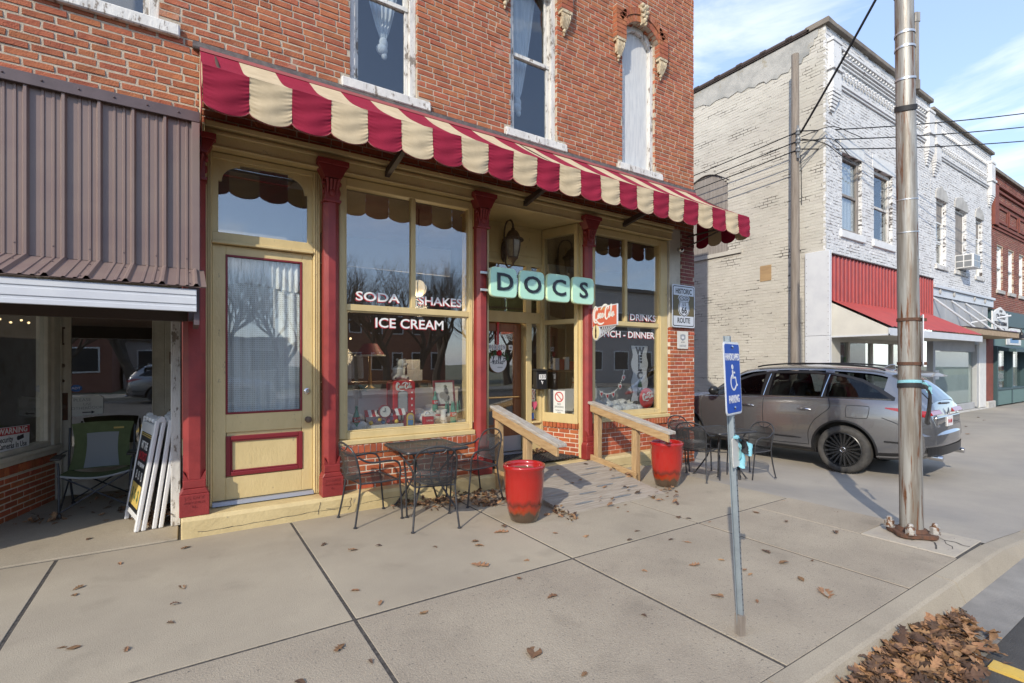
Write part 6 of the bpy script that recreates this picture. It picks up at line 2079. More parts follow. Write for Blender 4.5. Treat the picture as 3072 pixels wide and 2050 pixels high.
def side(x, z):
    """half width of the body at lx, lz"""
    P = ring(x)[1:]
    for (a, b), (c, d) in zip(P, P[1:]):
        if b <= z <= d and d > b:
            return a + (c - a) * (z - b) / (d - b)
    return P[-1][0]
def cat(v, s=1, off=.0):
    return (v[0], s * (side(v[0], v[1]) + off), v[1])
body = MB()
NX = 76
xs = [-1.10 + 5.05 * i / NX for i in range(NX + 1)]
nr = 16
vs = []
for x in xs:
    rg_ = ring(x)
    vs += [(x, -a, z) for a, z in rg_[::-1]][:-1] + [(x, a, z) for a, z in rg_]
nn = 2 * nr - 1
fs = []
for i in range(NX):
    for k in range(nn):
        k2 = (k + 1) % nn
        if k == nn - 1:
            fs.append((i * nn + k, i * nn, (i + 1) * nn, (i + 1) * nn + k))
        else:
            fs.append((i * nn + k, i * nn + k2, (i + 1) * nn + k2, (i + 1) * nn + k))
fs += [tuple(range(nn - 1, -1, -1)), tuple(NX * nn + k for k in range(nn))]
me = bpy.data.meshes.new("body")
me.from_pydata(vs, [], fs)
bm_ = bmesh.new(); bm_.from_mesh(me); bmesh.ops.remove_doubles(bm_, verts=bm_.verts[:], dist=1e-5); bmesh.ops.recalc_face_normals(bm_, faces=bm_.faces[:]); bm_.to_mesh(me); bm_.free()
tmpb = bpy.data.objects.new("tmpb", me); COL.objects.link(tmpb)
cut = MB()
for ax in (0.0, 2.89):
    T = Matrix.Translation((ax, 0, 0.385)) @ Matrix.Rotation(math.pi / 2, 4, "X")
    vv, ff = (lambda m: (m.v, m.f))(MB().lathe([(.445, -1.3), (.445, 1.3)], 40, (0, 0)))
    cut.add(vv, ff, 0, T)
cutter = cut.build("tmpc", "car_black")
bm_ = bmesh.new(); bm_.from_mesh(cutter.data); bmesh.ops.recalc_face_normals(bm_, faces=bm_.faces[:]); bm_.to_mesh(cutter.data); bm_.free()
md_ = tmpb.modifiers.new("b", "BOOLEAN"); md_.operation = "DIFFERENCE"; md_.object = cutter; md_.solver = "EXACT"
dg = bpy.context.evaluated_depsgraph_get()
me2 = bpy.data.meshes.new_from_object(tmpb.evaluated_get(dg))
bpy.data.objects.remove(tmpb); bpy.data.objects.remove(cutter)
me2.transform(Matrix.Translation(-Vector((10.21, 3.98, -0.155))) @ CARM)
bm_ = bmesh.new(); bm_.from_mesh(me2)
_inv = CARM.inverted() @ Matrix.Translation((10.21, 3.98, -0.155))
WINR = lambda x: -.5 < x < .26 or .35 < x < 1.19 or 1.35 < x < 2.12
_del = []
for f_ in bm_.faces:
    c_ = _inv @ f_.calc_center_median()
    if WINR(c_.x) and abs(c_.y) > .62 and ck_("zs", c_.x) + .02 < c_.z < ck_("zt", c_.x) - .085:
        _del.append(f_)
bmesh.ops.delete(bm_, geom=_del, context="FACES")
bm_.to_mesh(me2); bm_.free()
me2.materials.clear(); me2.materials.append(MATS["car_grey"]); me2.name = "body"
me2.polygons.foreach_set("use_smooth", [True] * len(me2.polygons))
me2.set_sharp_from_angle(angle=math.radians(32))
cbody = bpy.data.objects.new("body", me2); COL.objects.link(cbody); cbody.parent = car
# inner block hides daylight through the arches
MB().box(-.6, 3.5, -.60, .60, .28, 1.0, 0, CARM).build("underbody", "car_black", car)
def sheet(name, m, x0, x1, lo, hi, s=1, off=.004, nu=24, nv=8, parent=None):
    mb = MB()
    mb.grid(lambda a, b: (lambda x: (lambda z: cat((x, z), s, off))(lo(x) + (hi(x) - lo(x)) * b))(x0 + (x1 - x0) * a), nu, nv, 0, CARM)
    return mb.build(name, m, parent or car, smooth="all")
def lin(pts):
    def f(x):
        if x <= pts[0][0]: return pts[0][1]
        for (a, b), (c, d) in zip(pts, pts[1:]):
            if x <= c: return b + (d - b) * (x - a) / (c - a)
        return pts[-1][1]
    return f
belt = lambda x: ck_("zs", x) + .030
def topw(x):
    return ck_("zt", x) - .115
for s in (1, -1):
    wtop = lin([(-.66, 1.225), (-.45, 1.36), (-.2, 1.49), (.1, 1.565), (.6, 1.615), (1.2, 1.60), (1.6, 1.545), (1.9, 1.43), (2.2, 1.28), (2.46, 1.16)])
    gtop = lin([(-.58, 1.228), (-.4, 1.35), (-.2, 1.458), (.0, 1.52), (.27, 1.565), (.6, 1.588), (1.2, 1.575), (1.34, 1.562), (1.6, 1.512), (1.9, 1.395), (2.34, 1.185), (2.46, 1.15)])
    sheet("window_trim", "car_black", -.66, 2.46, lambda x: belt(x) - .02, lambda x: belt(x) + .008, s, .005, 40, 2)
    sheet("window_trim", "car_black", -.66, 2.46, lambda x: gtop(x) - .012, lambda x: wtop(x) + .012, s, .005, 60, 3)
    for xa, xb in ((.26, .35), (1.19, 1.35), (-.66, -.5), (2.1, 2.46)):
        sheet("window_trim", "car_black", xa, xb, lambda x: belt(x), gtop, s, .0045, 6, 6)
    sheet("quarter_window", "car_window", -.58, .27, lambda x: belt(x) + .006, lin([(-.58, 1.228), (-.4, 1.35), (-.2, 1.458), (.0, 1.52), (.27, 1.565)]), s, .007)
    sheet("rear_door_window", "car_window", .34, 1.20, lambda x: belt(x) + .006, lin([(.34, 1.572), (.6, 1.588), (1.2, 1.575)]), s, .007)
    sheet("front_door_window", "car_window", 1.34, 2.34, lambda x: belt(x) + .006, lin([(1.34, 1.562), (1.6, 1.512), (1.9, 1.395), (2.34, 1.185)]), s, .007)
    ch = MB()
    ch.tube([tuple(CARM @ Vector(cat((x, belt(x) - .012), s, .006))) for x in [-.62 + 3.0 * k / 30 for k in range(31)]], .005, 5)
    for xa in (.305, 1.27):
        ch.tube([tuple(CARM @ Vector(cat((xa + .02 - .04 * k / 6, belt(xa) + (topw(xa) - .02 - belt(xa)) * k / 6), s, .010))) for k in range(7)], .0055, 5)
    ch.build("chrome_trim", "chrome", car, smooth=True)
    # door seams
    sm = MB()
    seams = [[(1.27, 1.15), (1.27, .9), (1.25, .6), (1.20, .40)], [(.22, 1.19), (.18, 1.05), (.30, .92), (.42, .80), (.50, .62), (.50, .40)], [(2.50, 1.10), (2.52, .95), (2.47, .6), (2.45, .42)], [(.50, .40), (1.2, .385), (2.45, .40)]]
    for P in seams:
        P = smooth_path(P, 6)
        sm.tube([tuple(CARM @ Vector(cat(p, s, .0005))) for p in P], .0055, 4)
    sm.tube([tuple(CARM @ Vector(cat(p, s, .0005))) for p in smooth_path([(-.52, .93), (-.70, .86), (-.86, .78)], 5)], .0055, 4)
    sm.build("door_seam", "car_black", car)["kind"] = "stuff"
    if s == 1:
        fl_ = [(-.08, 1.09), (-.32, 1.09), (-.36, 1.06), (-.34, .93), (-.30, .90), (-.08, .90), (-.05, .93), (-.05, 1.06), (-.08, 1.09)]
        MB().tube([tuple(CARM @ Vector(cat(p, 1, .0005))) for p in smooth_path(fl_, 3)], .005, 4).build("fuel_flap", "car_black", car)
    # handles
    for xh in (.46, 1.42):
        hb_ = MB()
        hb_.tube([tuple(CARM @ Vector(cat((xh + .22 * k / 8, .985 + .01 * math.sin(math.pi * k / 8)), s, .018 + .018 * math.sin(math.pi * k / 8)))) for k in range(9)], [.008, .012, .014, .015, .015, .015, .014, .012, .008], 8)
        hb_.build("door_handle", "chrome", car, smooth=True)
    # sill moulding
    ml = MB()
    ml.tube([tuple(CARM @ Vector(cat((.62 + 1.75 * k / 12, .50 - .0 * k), s, .004))) for k in range(13)], [.006] + [.014] * 11 + [.005], 6)
    ml.build("side_moulding", "car_black", car, smooth=True)
    sheet("sill", "car_black", .44, 2.46, lambda x: .262, lambda x: .345, s, .006, 20, 2)
    # arch lips
    for ax in (0.0, 2.89):
        al_ = MB()
        P = []
        for k in range(25):
            a = math.radians(-12 + 204 * k / 24)
            x, z = ax + .452 * math.cos(a), .385 + .452 * math.sin(a)
            P.append(tuple(CARM @ Vector((x, s * (side(x, max(z, ck_("zb", x) + .01)) - .004), z))))
        al_.tube(P, .020, 6)
        al_.build("arch_lip", "car_black", car, smooth=True)
    # roof rail
    rr_ = MB()
    rr_.tube([tuple(CARM @ Vector((x, s * (ck_("Wt", x) - .05), ck_("zt", x) + .012 + .028 * math.sin(math.pi * k / 20) ** .4))) for k, x in enumerate([-.45 + 2.0 * k / 20 for k in range(21)])], .016, 6)
    rr_.build("roof_rail", "car_black", car, smooth=True)
    # mirror
    mi_ = MB()
    mi_.ball((2.16, s * 1.09, 1.235), (.09, .115, .085), 14, 10, 0, CARM)
    mi_.tube([tuple(CARM @ Vector((2.18, s * .92, 1.17))), tuple(CARM @ Vector((2.18, s * 1.02, 1.19)))], .03, 7)
    mi_.build("mirror", "car_black", car, smooth=True)
    # tail lamp wrapping the corner
    tl_ = sheet("tail_lamp", "tail_red", -1.03, -.56, lin([(-1.03, .965), (-.56, 1.075)]), lin([(-1.03, 1.055), (-.85, 1.085), (-.56, 1.088)]), s, .006, 16, 3)
    sheet("bumper_reflector", "car_black", -1.0, -.55, lambda x: .56, lambda x: .585, s, .006, 10, 1)
    sheet("bumper_skirt", "car_black", -1.04, -.47, lambda x: ck_("zb", x) + .03, lambda x: ck_("zb", x) + .12, s, .005, 12, 2)
    # front badge on the wing
    text("badge", "A-SPEC", .04, "chrome", CARM @ Matrix.Translation((2.72, s * (side(2.72, .93) + .004), .93)) @ Matrix.Rotation(math.pi if s > 0 else 0, 4, "Z") @ Matrix.Rotation(math.pi / 2, 4, "X"), car, depth=.001)
    # headlamp
    sheet("headlamp", "car_glass", 3.45, 3.82, lin([(3.45, .83), (3.82, .76)]), lin([(3.45, .90), (3.82, .83)]), s, .006, 10, 2)
# cabin seen through the side glass
for (sx_, w_) in ((1.25, .25), (.30, .25)):
    for sy_ in (-.36, .36):
        MB().box(sx_, sx_ + .5, sy_ - .25, sy_ + .25, .95, 1.06, 0, CARM).prism([(sx_, .98), (sx_ + .14, .98), (sx_ - .02, 1.42), (sx_ - .12, 1.42)], sy_ - .24, sy_ + .24, "y", 0, CARM).prism([(sx_ - .02, 1.44), (sx_ - .11, 1.44), (sx_ - .13, 1.60), (sx_ - .05, 1.60)], sy_ - .13, sy_ + .13, "y", 0, CARM).build("seat", "tyre", car, bevel=.03, seg=2)
MB().tube([tuple(CARM @ Vector((2.0 + .06 * math.cos(t), .36 + .18 * math.sin(t), 1.12 + .18 * math.cos(t)))) for t in [2 * math.pi * q / 20 for q in range(20)]], .018, 6, closed=True).build("steering_wheel", "car_black", car, smooth=True)
MB().box(2.1, 2.6, -.8, .8, .95, 1.12, 0, CARM).build("dashboard", "car_black", car, bevel=.03)
# windscreen and tail glass follow the top of the body
def top_at(x, y):
    P = ring(x)
    Q = [p for p in P if p[1] > ck_("zs", x)][::-1]
    for (a, b), (c, d) in zip(Q, Q[1:]):
        if a <= abs(y) <= c:
            return b + (d - b) * (abs(y) - a) / max(1e-6, c - a)
    return Q[-1][1]
for (xa, xb, wa, wb, nm) in ((1.80, 2.52, .56, .60, "windscreen"), (-.60, -1.03, .53, .55, "tail_window")):
    mb = MB()
    mb.grid(lambda a, b: (lambda x: (lambda y: (x + (.006 if nm == "windscreen" else -.006), y, top_at(x, y) + .008))((-1 + 2 * b) * (wa + (wb - wa) * a)))(xa + (xb - xa) * a), 14, 14, 0, CARM)
    mb.build(nm, "car_glass", car, smooth="all")
sp2 = MB()
sp2.prism([(-.98, 1.545), (-.62, 1.625), (-.55, 1.655), (-.85, 1.60)], -.56, .56, "y", 0, CARM)
sp2.build("spoiler", "car_grey", car, bevel=.012, seg=2)
MB().prism([(-.42, 1.645), (-.22, 1.66), (-.36, 1.735), (-.42, 1.735)], -.018, .018, "y", 0, CARM).build("roof_antenna", "chrome", car, bevel=.008)
wp = MB().tube([tuple(CARM @ Vector((-1.045, .25, 1.155))), tuple(CARM @ Vector((-1.05, -.2, 1.14)))], .016, 6)
wp.build("rear_wiper", "car_black", car)
# tailgate: crease, bumper, plate, lamps on the rear face
rb = MB()
rb.prism(arc2(0, 0, 1, 0, 360, 4)[:-1], 0, 0.001, "z", 0, CARM @ Matrix.Translation((0, 0, -5)))
bp_ = MB()
vs, fs = [], []
for i in range(21):
    y = -.90 + 1.8 * i / 20
    xo = -1.135 + .12 * (abs(y) / .9) ** 3
    vs += [(xo + .05, y, .40), (xo, y, .46), (xo - .012, y, .58), (xo - .005, y, .70), (xo + .06, y, .76), (xo + .2, y, .76), (xo + .2, y, .40)]
for i in range(20):
    for k in range(7):
        fs.append((i * 7 + k, i * 7 + (k + 1) % 7, (i + 1) * 7 + (k + 1) % 7, (i + 1) * 7 + k))
fs += [(0, 1, 2, 3, 4, 5, 6)[::-1], tuple(140 + k for k in range(7))]
bp_.add(vs, fs, 0, CARM)
bp_.build("bumper", "car_grey", car, smooth=True)
bs = MB()
for i in range(20):
    y0, y1 = -.86 + 1.72 * i / 20, -.86 + 1.72 * (i + 1) / 20
    f_ = lambda y: -1.15 + .12 * (abs(y) / .9) ** 3
    bs.add([(f_(y0), y0, .405), (f_(y1), y1, .405), (f_(y1) - .004, y1, .53), (f_(y0) - .004, y0, .53)], [(0, 1, 2, 3)], 0, CARM)
bs.build("bumper_lower", "car_black", car)
tlb = MB()
for sgn in (1, -1):
    tlb.prism([(-1.10, 1.00), (-1.06, 1.06), (-1.03, 1.06), (-1.03, .98)], sgn * .32 if sgn > 0 else -.80, .80 if sgn > 0 else -.32, "y", 0, CARM)
tlb.build("rear_lamp_bar", "tail_red", car, bevel=.006)
MB().box(-1.10, -1.05, -.62, .62, .79, .965, 0, CARM).build("plate_recess", "car_grey", car, bevel=.02, seg=2)
lp = MB().box(-1.112, -1.101, -.155, .155, .80, .945, 0, CARM).build("number_plate", "lit_white", car, bevel=.003)
tmp_ = CARM @ Matrix.Translation((-1.1135, 0, .87)) @ Matrix.Rotation(-math.pi / 2, 4, "Z") @ Matrix.Rotation(math.pi / 2, 4, "X")
text("plate_number", "P1414M", .085, "warn_red", tmp_, lp, depth=.0008, off=.001, sx=.75)
text("badge", "A-SPEC", .04, "chrome", CARM @ Matrix.Translation((-1.102, .52, .82)) @ Matrix.Rotation(-math.pi / 2, 4, "Z") @ Matrix.Rotation(math.pi / 2, 4, "X"), car, depth=.001)
eb = MB()
TE = CARM @ Matrix.Translation((-1.085, 0, 1.02)) @ Matrix.Rotation(-math.pi / 2, 4, "Z")
stroke(eb, [(-.05, -.04), (0, .05), (.05, -.04)], .014, -.012, 0, TE, taper=False)
stroke(eb, [(-.03, -.005), (.03, -.005)], .010, -.012, 0, TE, taper=False)
eb.build("emblem", "chrome", car)
ex_ = MB()
for sgn in (1, -1):
    ex_.tube([tuple(CARM @ Vector((-1.16, sgn * .58, .365))), tuple(CARM @ Vector((-1.0, sgn * .58, .375)))], .045, 12)
ex_.build("exhaust_tip", "chrome", car, smooth=True)
# wheels
def wheel(ax, s):
    T = CARM @ Matrix.Translation((ax, s * .865, .378)) @ Matrix.Rotation(-s * math.pi / 2, 4, "X")
    # local z points outwards
    prof = [(.262, -.10), (.33, -.125), (.362, -.115), (.377, -.07), (.379, .0), (.377, .07), (.364, .105), (.335, .125), (.285, .122), (.268, .105)]
    W_ = MB().lathe(prof, 40, (0, 0), 0, T, cap=False).build("wheel", "tyre", car, smooth="all")
    rm = MB().lathe([(.272, .112), (.262, .118), (.254, .10), (.245, .02), (.24, -.09)], 40, (0, 0), 0, T, cap=False)
    rm.lathe([(.0, -.02), (.24, -.02)], 24, (0, 0), 0, T, cap=False)
    rm.build("rim", "wheel_dark", W_, smooth=True)
    spk = MB()
    for k in range(10):
        for d in (-.10, .10):
            a = 2 * math.pi * k / 10 + d
            a2 = 2 * math.pi * k / 10 + d * 1.7
            c0_, s0_ = math.cos(2 * math.pi * k / 10 + d * .8), math.sin(2 * math.pi * k / 10 + d * .8)
            c1_, s1_ = math.cos(a2), math.sin(a2)
            w_ = .011
            p0, p1 = Vector((.05 * c0_, .05 * s0_, 0)), Vector((.258 * c1_, .258 * s1_, 0))
            q = Vector((-(p1 - p0).y, (p1 - p0).x, 0)).normalized() * w_
            spk.add([(p0.x - q.x, p0.y - q.y, .085), (p0.x + q.x, p0.y + q.y, .085), (p1.x + q.x, p1.y + q.y, .110), (p1.x - q.x, p1.y - q.y, .110),
                     (p0.x - q.x * 1.4, p0.y - q.y * 1.4, .05), (p0.x + q.x * 1.4, p0.y + q.y * 1.4, .05), (p1.x + q.x * 1.4, p1.y + q.y * 1.4, .07), (p1.x - q.x * 1.4, p1.y - q.y * 1.4, .07)],
                    [(0, 1, 2, 3), (0, 4, 5, 1), (2, 6, 7, 3), (0, 3, 7, 4), (1, 5, 6, 2), (4, 7, 6, 5)], 0, T)
    spk.build("spokes", "wheel_dark", W_)["kind"] = "stuff"
    hc = MB().lathe([(.062, .07), (.058, .092), (.0, .096)], 20, (0, 0), 0, T, cap=False)
    hc.build("hub_cap", "wheel_dark", W_, smooth=True)
    em = MB()
    stroke(em, [(-.022, -.018), (0, .024), (.022, -.018)], .006, -.0985, -.0965, T @ Matrix.Rotation(-math.pi / 2, 4, "X"), taper=False)
    em.lathe([(.032, .0965), (.036, .0985), (.040, .0965)], 24, (0, 0), 0, T, cap=False)
    em.build("hub_emblem", "chrome", W_)
    nt = MB()
    for k in range(5):
        a = 2 * math.pi * k / 5
        nt.lathe([(.011, .06), (.011, .088), (.006, .09)], 6, (.088 * math.cos(a), .088 * math.sin(a)), 0, T)
    nt.build("lug_nut", "car_black", W_)["kind"] = "stuff"
for ax in (0.0, 2.89):
    for s in (1, -1):
        wheel(ax, s)
# ================================================================ white brick building across the alley
WX, WY, WT = 12.85, 5.85, 9.84
wa = thing("white_building", (16.2, WY, 0), "white painted brick building with cream side wall and red metal front at the alley", "building")
AW = [(13.70, 14.80), (15.52, 16.72), (17.35, 18.5)]
def wa_holes(z):
    if 4.80 < z < 5.0:
        return [(a - .12, b + .12) for a, b in AW]
    if 5.0 <= z < 6.95:
        return list(AW)
    if 6.95 <= z < 7.28:
        return [(a - .10, b + .12) for a, b in AW]
    return []
rows = lay_rows(WX, 19.58, 4.30, 9.80, .076, .212, .010, wa_holes, fullhead=True, jit=.003)
brick_set(rows, lambda u, z: ((u, WY, z), 0.0), "white_brick", wa, depth=.05, singles=110, score=lambda q: q[0] + abs(q[1] - 6.5) * .5)
mb = MB()
cur = WX + .005
for a, b in AW:
    mb.box(cur, a, WY + .003, WY + .3, 4.30, 7.28)
    mb.box(a, b, WY + .003, WY + .3, 4.30, 5.0).box(a, b, WY + .003, WY + .3, 6.95, 7.28)
    cur = b
mb.box(cur, 19.58, WY + .003, WY + .3, 4.30, 7.28).box(WX + .005, 19.58, WY + .003, WY + .3, 7.28, 9.82)
mb.build("front_wall", "white_joint", wa)
srows = lay_rows(0.0, 8.2, -0.2, 9.82, .076, .212, .010, lambda z: [(4.20, 5.62)] if 4.85 < z < 6.8 else ([(4.20 + (z - 6.8) * .9, 5.62 - (z - 6.8) * .9)] if 6.8 <= z < 7.25 else []), fullhead=True, jit=.003)
# u runs from the back towards the street: y = 14.05 - u
brick_set([q for q in srows], lambda u, z: ((WX, 14.05 - u, z), -math.pi / 2), "cream_brick", wa, depth=.05, singles=180, score=lambda q: abs(14.05 - q[0] - 6.9) + abs(q[1] - 3.6) * .8 + (4 if q[1] < 1.2 else 0))
MB().box(WX + .003, WX + .3, WY + .02, 14.0, -.3, 4.85).box(WX + .003, WX + .3, WY + .02, 8.42, 4.85, 9.82).box(WX + .003, WX + .3, 9.86, 14.0, 4.85, 9.82).box(WX + .003, WX + .3, 8.42, 9.86, 7.25, 9.82).build("side_wall", "cream_joint", wa)
MB().box(WX + .03, WX + .06, 8.42, 9.86, 4.85, 7.26).build("window_board", "grey_board", wa)
mb = MB()
n = 12
for k in range(n):
    t0, t1 = k / n, (k + 1) / n
    y0, y1 = 8.36 + 1.56 * t0, 8.36 + 1.56 * t1
    z0_, z1_ = 6.86 + .36 * math.sin(math.pi * t0), 6.86 + .36 * math.sin(math.pi * t1)
    mb.add([(WX - .03, y0, z0_), (WX - .03, y1, z1_), (WX - .03, y1, z1_ + .13), (WX - .03, y0, z0_ + .13), (WX + .04, y0, z0_), (WX + .04, y1, z1_), (WX + .04, y1, z1_ + .13), (WX + .04, y0, z0_ + .13)],
           [(3, 2, 1, 0), (0, 1, 5, 4), (2, 3, 7, 6), (0, 4, 7, 3), (1, 2, 6, 5), (4, 5, 6, 7)])
mb.build("window_arch", "cream_joint", wa)
MB().box(WX - .05, WX + .02, 8.0, 10.0, 4.74, 4.85).build("sill", "cream_brick", wa)
# stucco repair at the top of the side wall
P = [(6.0, 9.80), (6.02, 9.62), (6.10, 9.60), (6.12, 9.46), (6.2, 9.44), (6.22, 9.30), (6.36, 9.27), (6.40, 9.16), (6.66, 9.19), (6.72, 9.10), (6.9, 9.13), (7.0, 9.06), (7.15, 9.12), (7.3, 9.08), (7.36, 9.16), (7.5, 9.18), (7.62, 9.12), (7.8, 9.2), (8.0, 9.16), (8.12, 9.24), (8.4, 9.18), (8.5, 9.26), (8.8, 9.28), (9.0, 9.22), (9.2, 9.34), (9.5, 9.36), (9.6, 9.5), (9.9, 9.52), (10.1, 9.80)]
MB().prism([(y, z) for y, z in P], WX - .018, WX + .01, "x").build("stucco_patch", "stucco", wa)
MB().box(WX - .012, WX + .01, 7.17, 7.47, 3.86, 4.27).build("plywood_patch", "plywood", wa)
cp = MB()
cp.box(WX - .06, WX + .30, WY + .35, 14.0, 9.82, 9.885)
for k in range(11):
    cp.tube([(WX - .07, 6.6 + k * .68, 9.90), (WX - .07, 6.75 + k * .68, 9.90)], .045, 8)
cp.tube([(WX - .04, WY + .4, 9.885), (WX - .04, 14.0, 9.885)], .055, 8)
cp.build("tile_coping", "tile_cap", wa)
MB().prism([(WX - .06, 9.82), (WX + .4, 9.82), (WX + .4, 9.93), (WX - .06, 9.965)], WY - .10, WY + .45, "y").box(WX + .4, 19.56, WY - .10, WY + .3, 9.822, 9.94).build("coping", "coping", wa, bevel=.01)
MB().box(WX + .3, 19.5, WY + .3, 13.9, 9.2, 9.3).build("roof", "far_roof", wa)
def cornice(x0, x1, root, zt, m="white_brick", full=True):
    """corbelled pilasters, sawtooth course, stepped mouldings and a lozenge frieze"""
    for (a, b) in ((x0 + .10, x0 + .52), (x1 - .50, x1 - .06)):
        mb = MB()
        mb.box(a, b, WY - .13, WY - .001, zt - 1.55, zt - .42)
        mb.box(a - .05, b + .05, WY - .17, WY - .001, zt - 1.10, zt - 1.02)
        mb.box(a - .03, b + .03, WY - .15, WY - .001, zt - .42, zt - .34)
        for k in range(6):
            mb.box(a + .02 * k, b - .02 * k, WY - .13 + .02 * k, WY - .001, zt - 1.552 - .077 * (k + 1), zt - 1.553 - .077 * k)
        mb.build("corbel_pilaster", m, root, bevel=.006)
    saw = MB()
    x = x0 + .55
    while x < x1 - .6:
        saw.prism([(x, WY - .001), (x + .075, WY - .085), (x + .15, WY - .001)], zt - .50, zt - .43, "z")
        x += .165
    saw.build("sawtooth_course", m, root)["kind"] = "stuff"
    st = MB()
    if full:
        for k, (dz, pr) in enumerate(((.40, .10), (.58, .085), (.66, .06), (.74, .04))):
            st.box(x0 + .53, x1 - .51, WY - pr, WY - .001, zt - dz - .04, zt - dz)
    st.box(x0 + .53, x1 - .51, WY - .07, WY - .001, zt - 1.30, zt - 1.24)
    st.box(x0 + .53, x1 - .51, WY - .04, WY - .001, zt - 1.36, zt - 1.301)
    st.build("string_course", m, root, bevel=.005)
    lz = MB()
    x = x0 + .62
    while x < x1 - .6:
        for dz in (0, .09):
            xx = x + (.09 if dz else 0)
            lz.prism([(xx - .05, zt - 1.0 + dz), (xx, zt - 1.05 + dz), (xx + .05, zt - 1.0 + dz), (xx, zt - .95 + dz)], WY - .05, WY - .001)
        x += .18
    lz.build("lozenge_frieze", m, root)["kind"] = "stuff"
cornice(WX, 19.58, wa, 9.84)
for i, (a, b) in enumerate(AW):
    f = MB()
    frame_boxes(f, a, b, 5.0, 6.95, .10, WY + .08, WY + .20)
    f.box(a + .10, b - .10, WY + .10, WY + .16, 5.93, 6.0)
    W = f.build("window", "white_peel" if i else "grey_board", wa, bevel=.01)
    MB().box(a - .12, b + .12, WY - .05, WY + .15, 4.82, 4.998).build("sill", "stone_trim" if i == 5 else "white_paint", W, bevel=.01)
    MB().box(a - .10, b + .12, WY - .012, WY + .12, 6.952, 7.28).build("lintel", "white_paint", W, bevel=.01)
    MB().box(a + .10, b - .10, WY + .13, WY + .135, 5.1, 5.93).build("pane", "old_glass", W)
    MB().box(a + .10, b - .10, WY + .135, WY + .14, 6.0, 6.85).build("pane", "old_glass", W)
    if i == 0:
        MB().grid(lambda p, q, a=a, b=b: (a + .1 + (b - a - .2) * p, WY + .17 + .012 * math.sin(30 * p), 5.1 + 1.75 * q), 24, 2).build("curtain", "sheer", W)
MB().box(WX + .3, 19.5, WY + .8, WY + .85, 4.4, 7.6).build("upper_room", "room_dark", wa)
# white metal casing at the corner, storefront below the canopy
cs = MB().box(WX - .09, WX - .004, 5.72, 6.28, -.2, 2.34).box(WX - .09, WX - .004, 5.72, 6.28, 2.345, 4.38).box(WX - .003, WX + .02, 5.72, 5.84, -.2, 4.38)
cs.build("corner_casing", "white_metal", wa, bevel=.008)
for dy in (5.75, 6.24):
    mb = MB()
    for k in range(26):
        mb.ball((WX - .092, dy, .1 + .165 * k), .008, 5, 4)
    mb.build("casing_rivet", "far_roof", wa)["kind"] = "stuff"
sf = MB()
sf.box(WX + .02, 13.5, 5.80, 5.84, 0.0, 2.9).box(13.45, 13.5, 5.84, 6.3, 0, 2.9)
sf.box(13.5, 19.58, 6.3, 6.4, 2.25, 4.3).box(13.5, 19.58, 6.28, 6.4, 0, .35)
for x in (13.5, 15.05, 16.5, 17.9, 19.2):
    sf.box(x, x + .10, 6.27, 6.38, .35, 2.25)
sf.build("storefront", "gable_cream", wa, bevel=.006)
for x0, x1 in ((13.6, 15.05), (15.15, 16.5), (16.6, 17.9), (18.0, 19.2)):
    MB().box(x0, x1, 6.32, 6.325, .36, 2.24).build("pane", "clear_glass", wa)
MB().box(13.5, 15.1, 6.5, 6.52, .3, 2.2).build("window_backing", "grey_board", wa)
MB().box(15.1, 19.5, 7.6, 7.65, 0, 2.6).build("room", "room_dark", wa)
text("window_script", "Merry Xmas", .30, "lit_white", front(14.35, 6.315, 1.62), wa, depth=.001, off=.002)
for x in (13.75, 14.95):
    mb = MB()
    for k in range(3):
        mb.ball((x, 6.31, 1.46 + .16 * k), (.07, .01, .08), 8, 5)
    mb.build("green_motif", "leaf_green", wa)
# red cladding and canopy
rc = thing("red_canopy", (16.2, 5.3, 2.9), "red metal awning roof and red ribbed panels on the white corner building", "canopy")
P = []
x = 12.99
while x < 19.5:
    P += [(x, 5.79), (x + .12, 5.79), (x + .135, 5.765), (x + .165, 5.765), (x + .18, 5.79)]
    x += .20
n = len(P)
mb = MB()
mb.add([(a, b, 3.16) for a, b in P] + [(a, b, 4.30) for a, b in P], [(i, i + 1, n + i + 1, n + i) for i in range(n - 1)])
mb.build("ribbed_panel", "red_metal", rc)
MB().box(12.96, 19.55, 5.74, 5.845, 4.301, 4.33).build("cap_trim", "tile_cap", rc)
mb = MB()
P = [(x, 0.018 if i % 3 == 0 else 0) for i, x in enumerate([12.94 + .075 * k for k in range(87)])]
n = len(P)
mb.add([(x, 5.79, 3.20 + h) for x, h in P] + [(x, 4.56, 2.49 + h) for x, h in P], [(i, n + i, n + i + 1, i + 1) for i in range(n - 1)])
mb.build("roof_sheet", "roof_red", rc)
MB().prism([(5.84, 3.18), (5.84, 2.33), (4.60, 2.33), (4.60, 2.46)], 12.95, 12.985, "x").build("gable_panel", "gable_cream", rc)
MB().box(12.93, 19.38, 4.575, 4.60, 2.30, 2.465).box(12.93, 12.949, 4.575, 5.84, 2.30, 2.335).build("fascia", "white_metal", rc)
MB().box(12.99, 19.35, 4.62, 6.28, 2.36, 2.40).build("soffit", "gable_cream", rc)

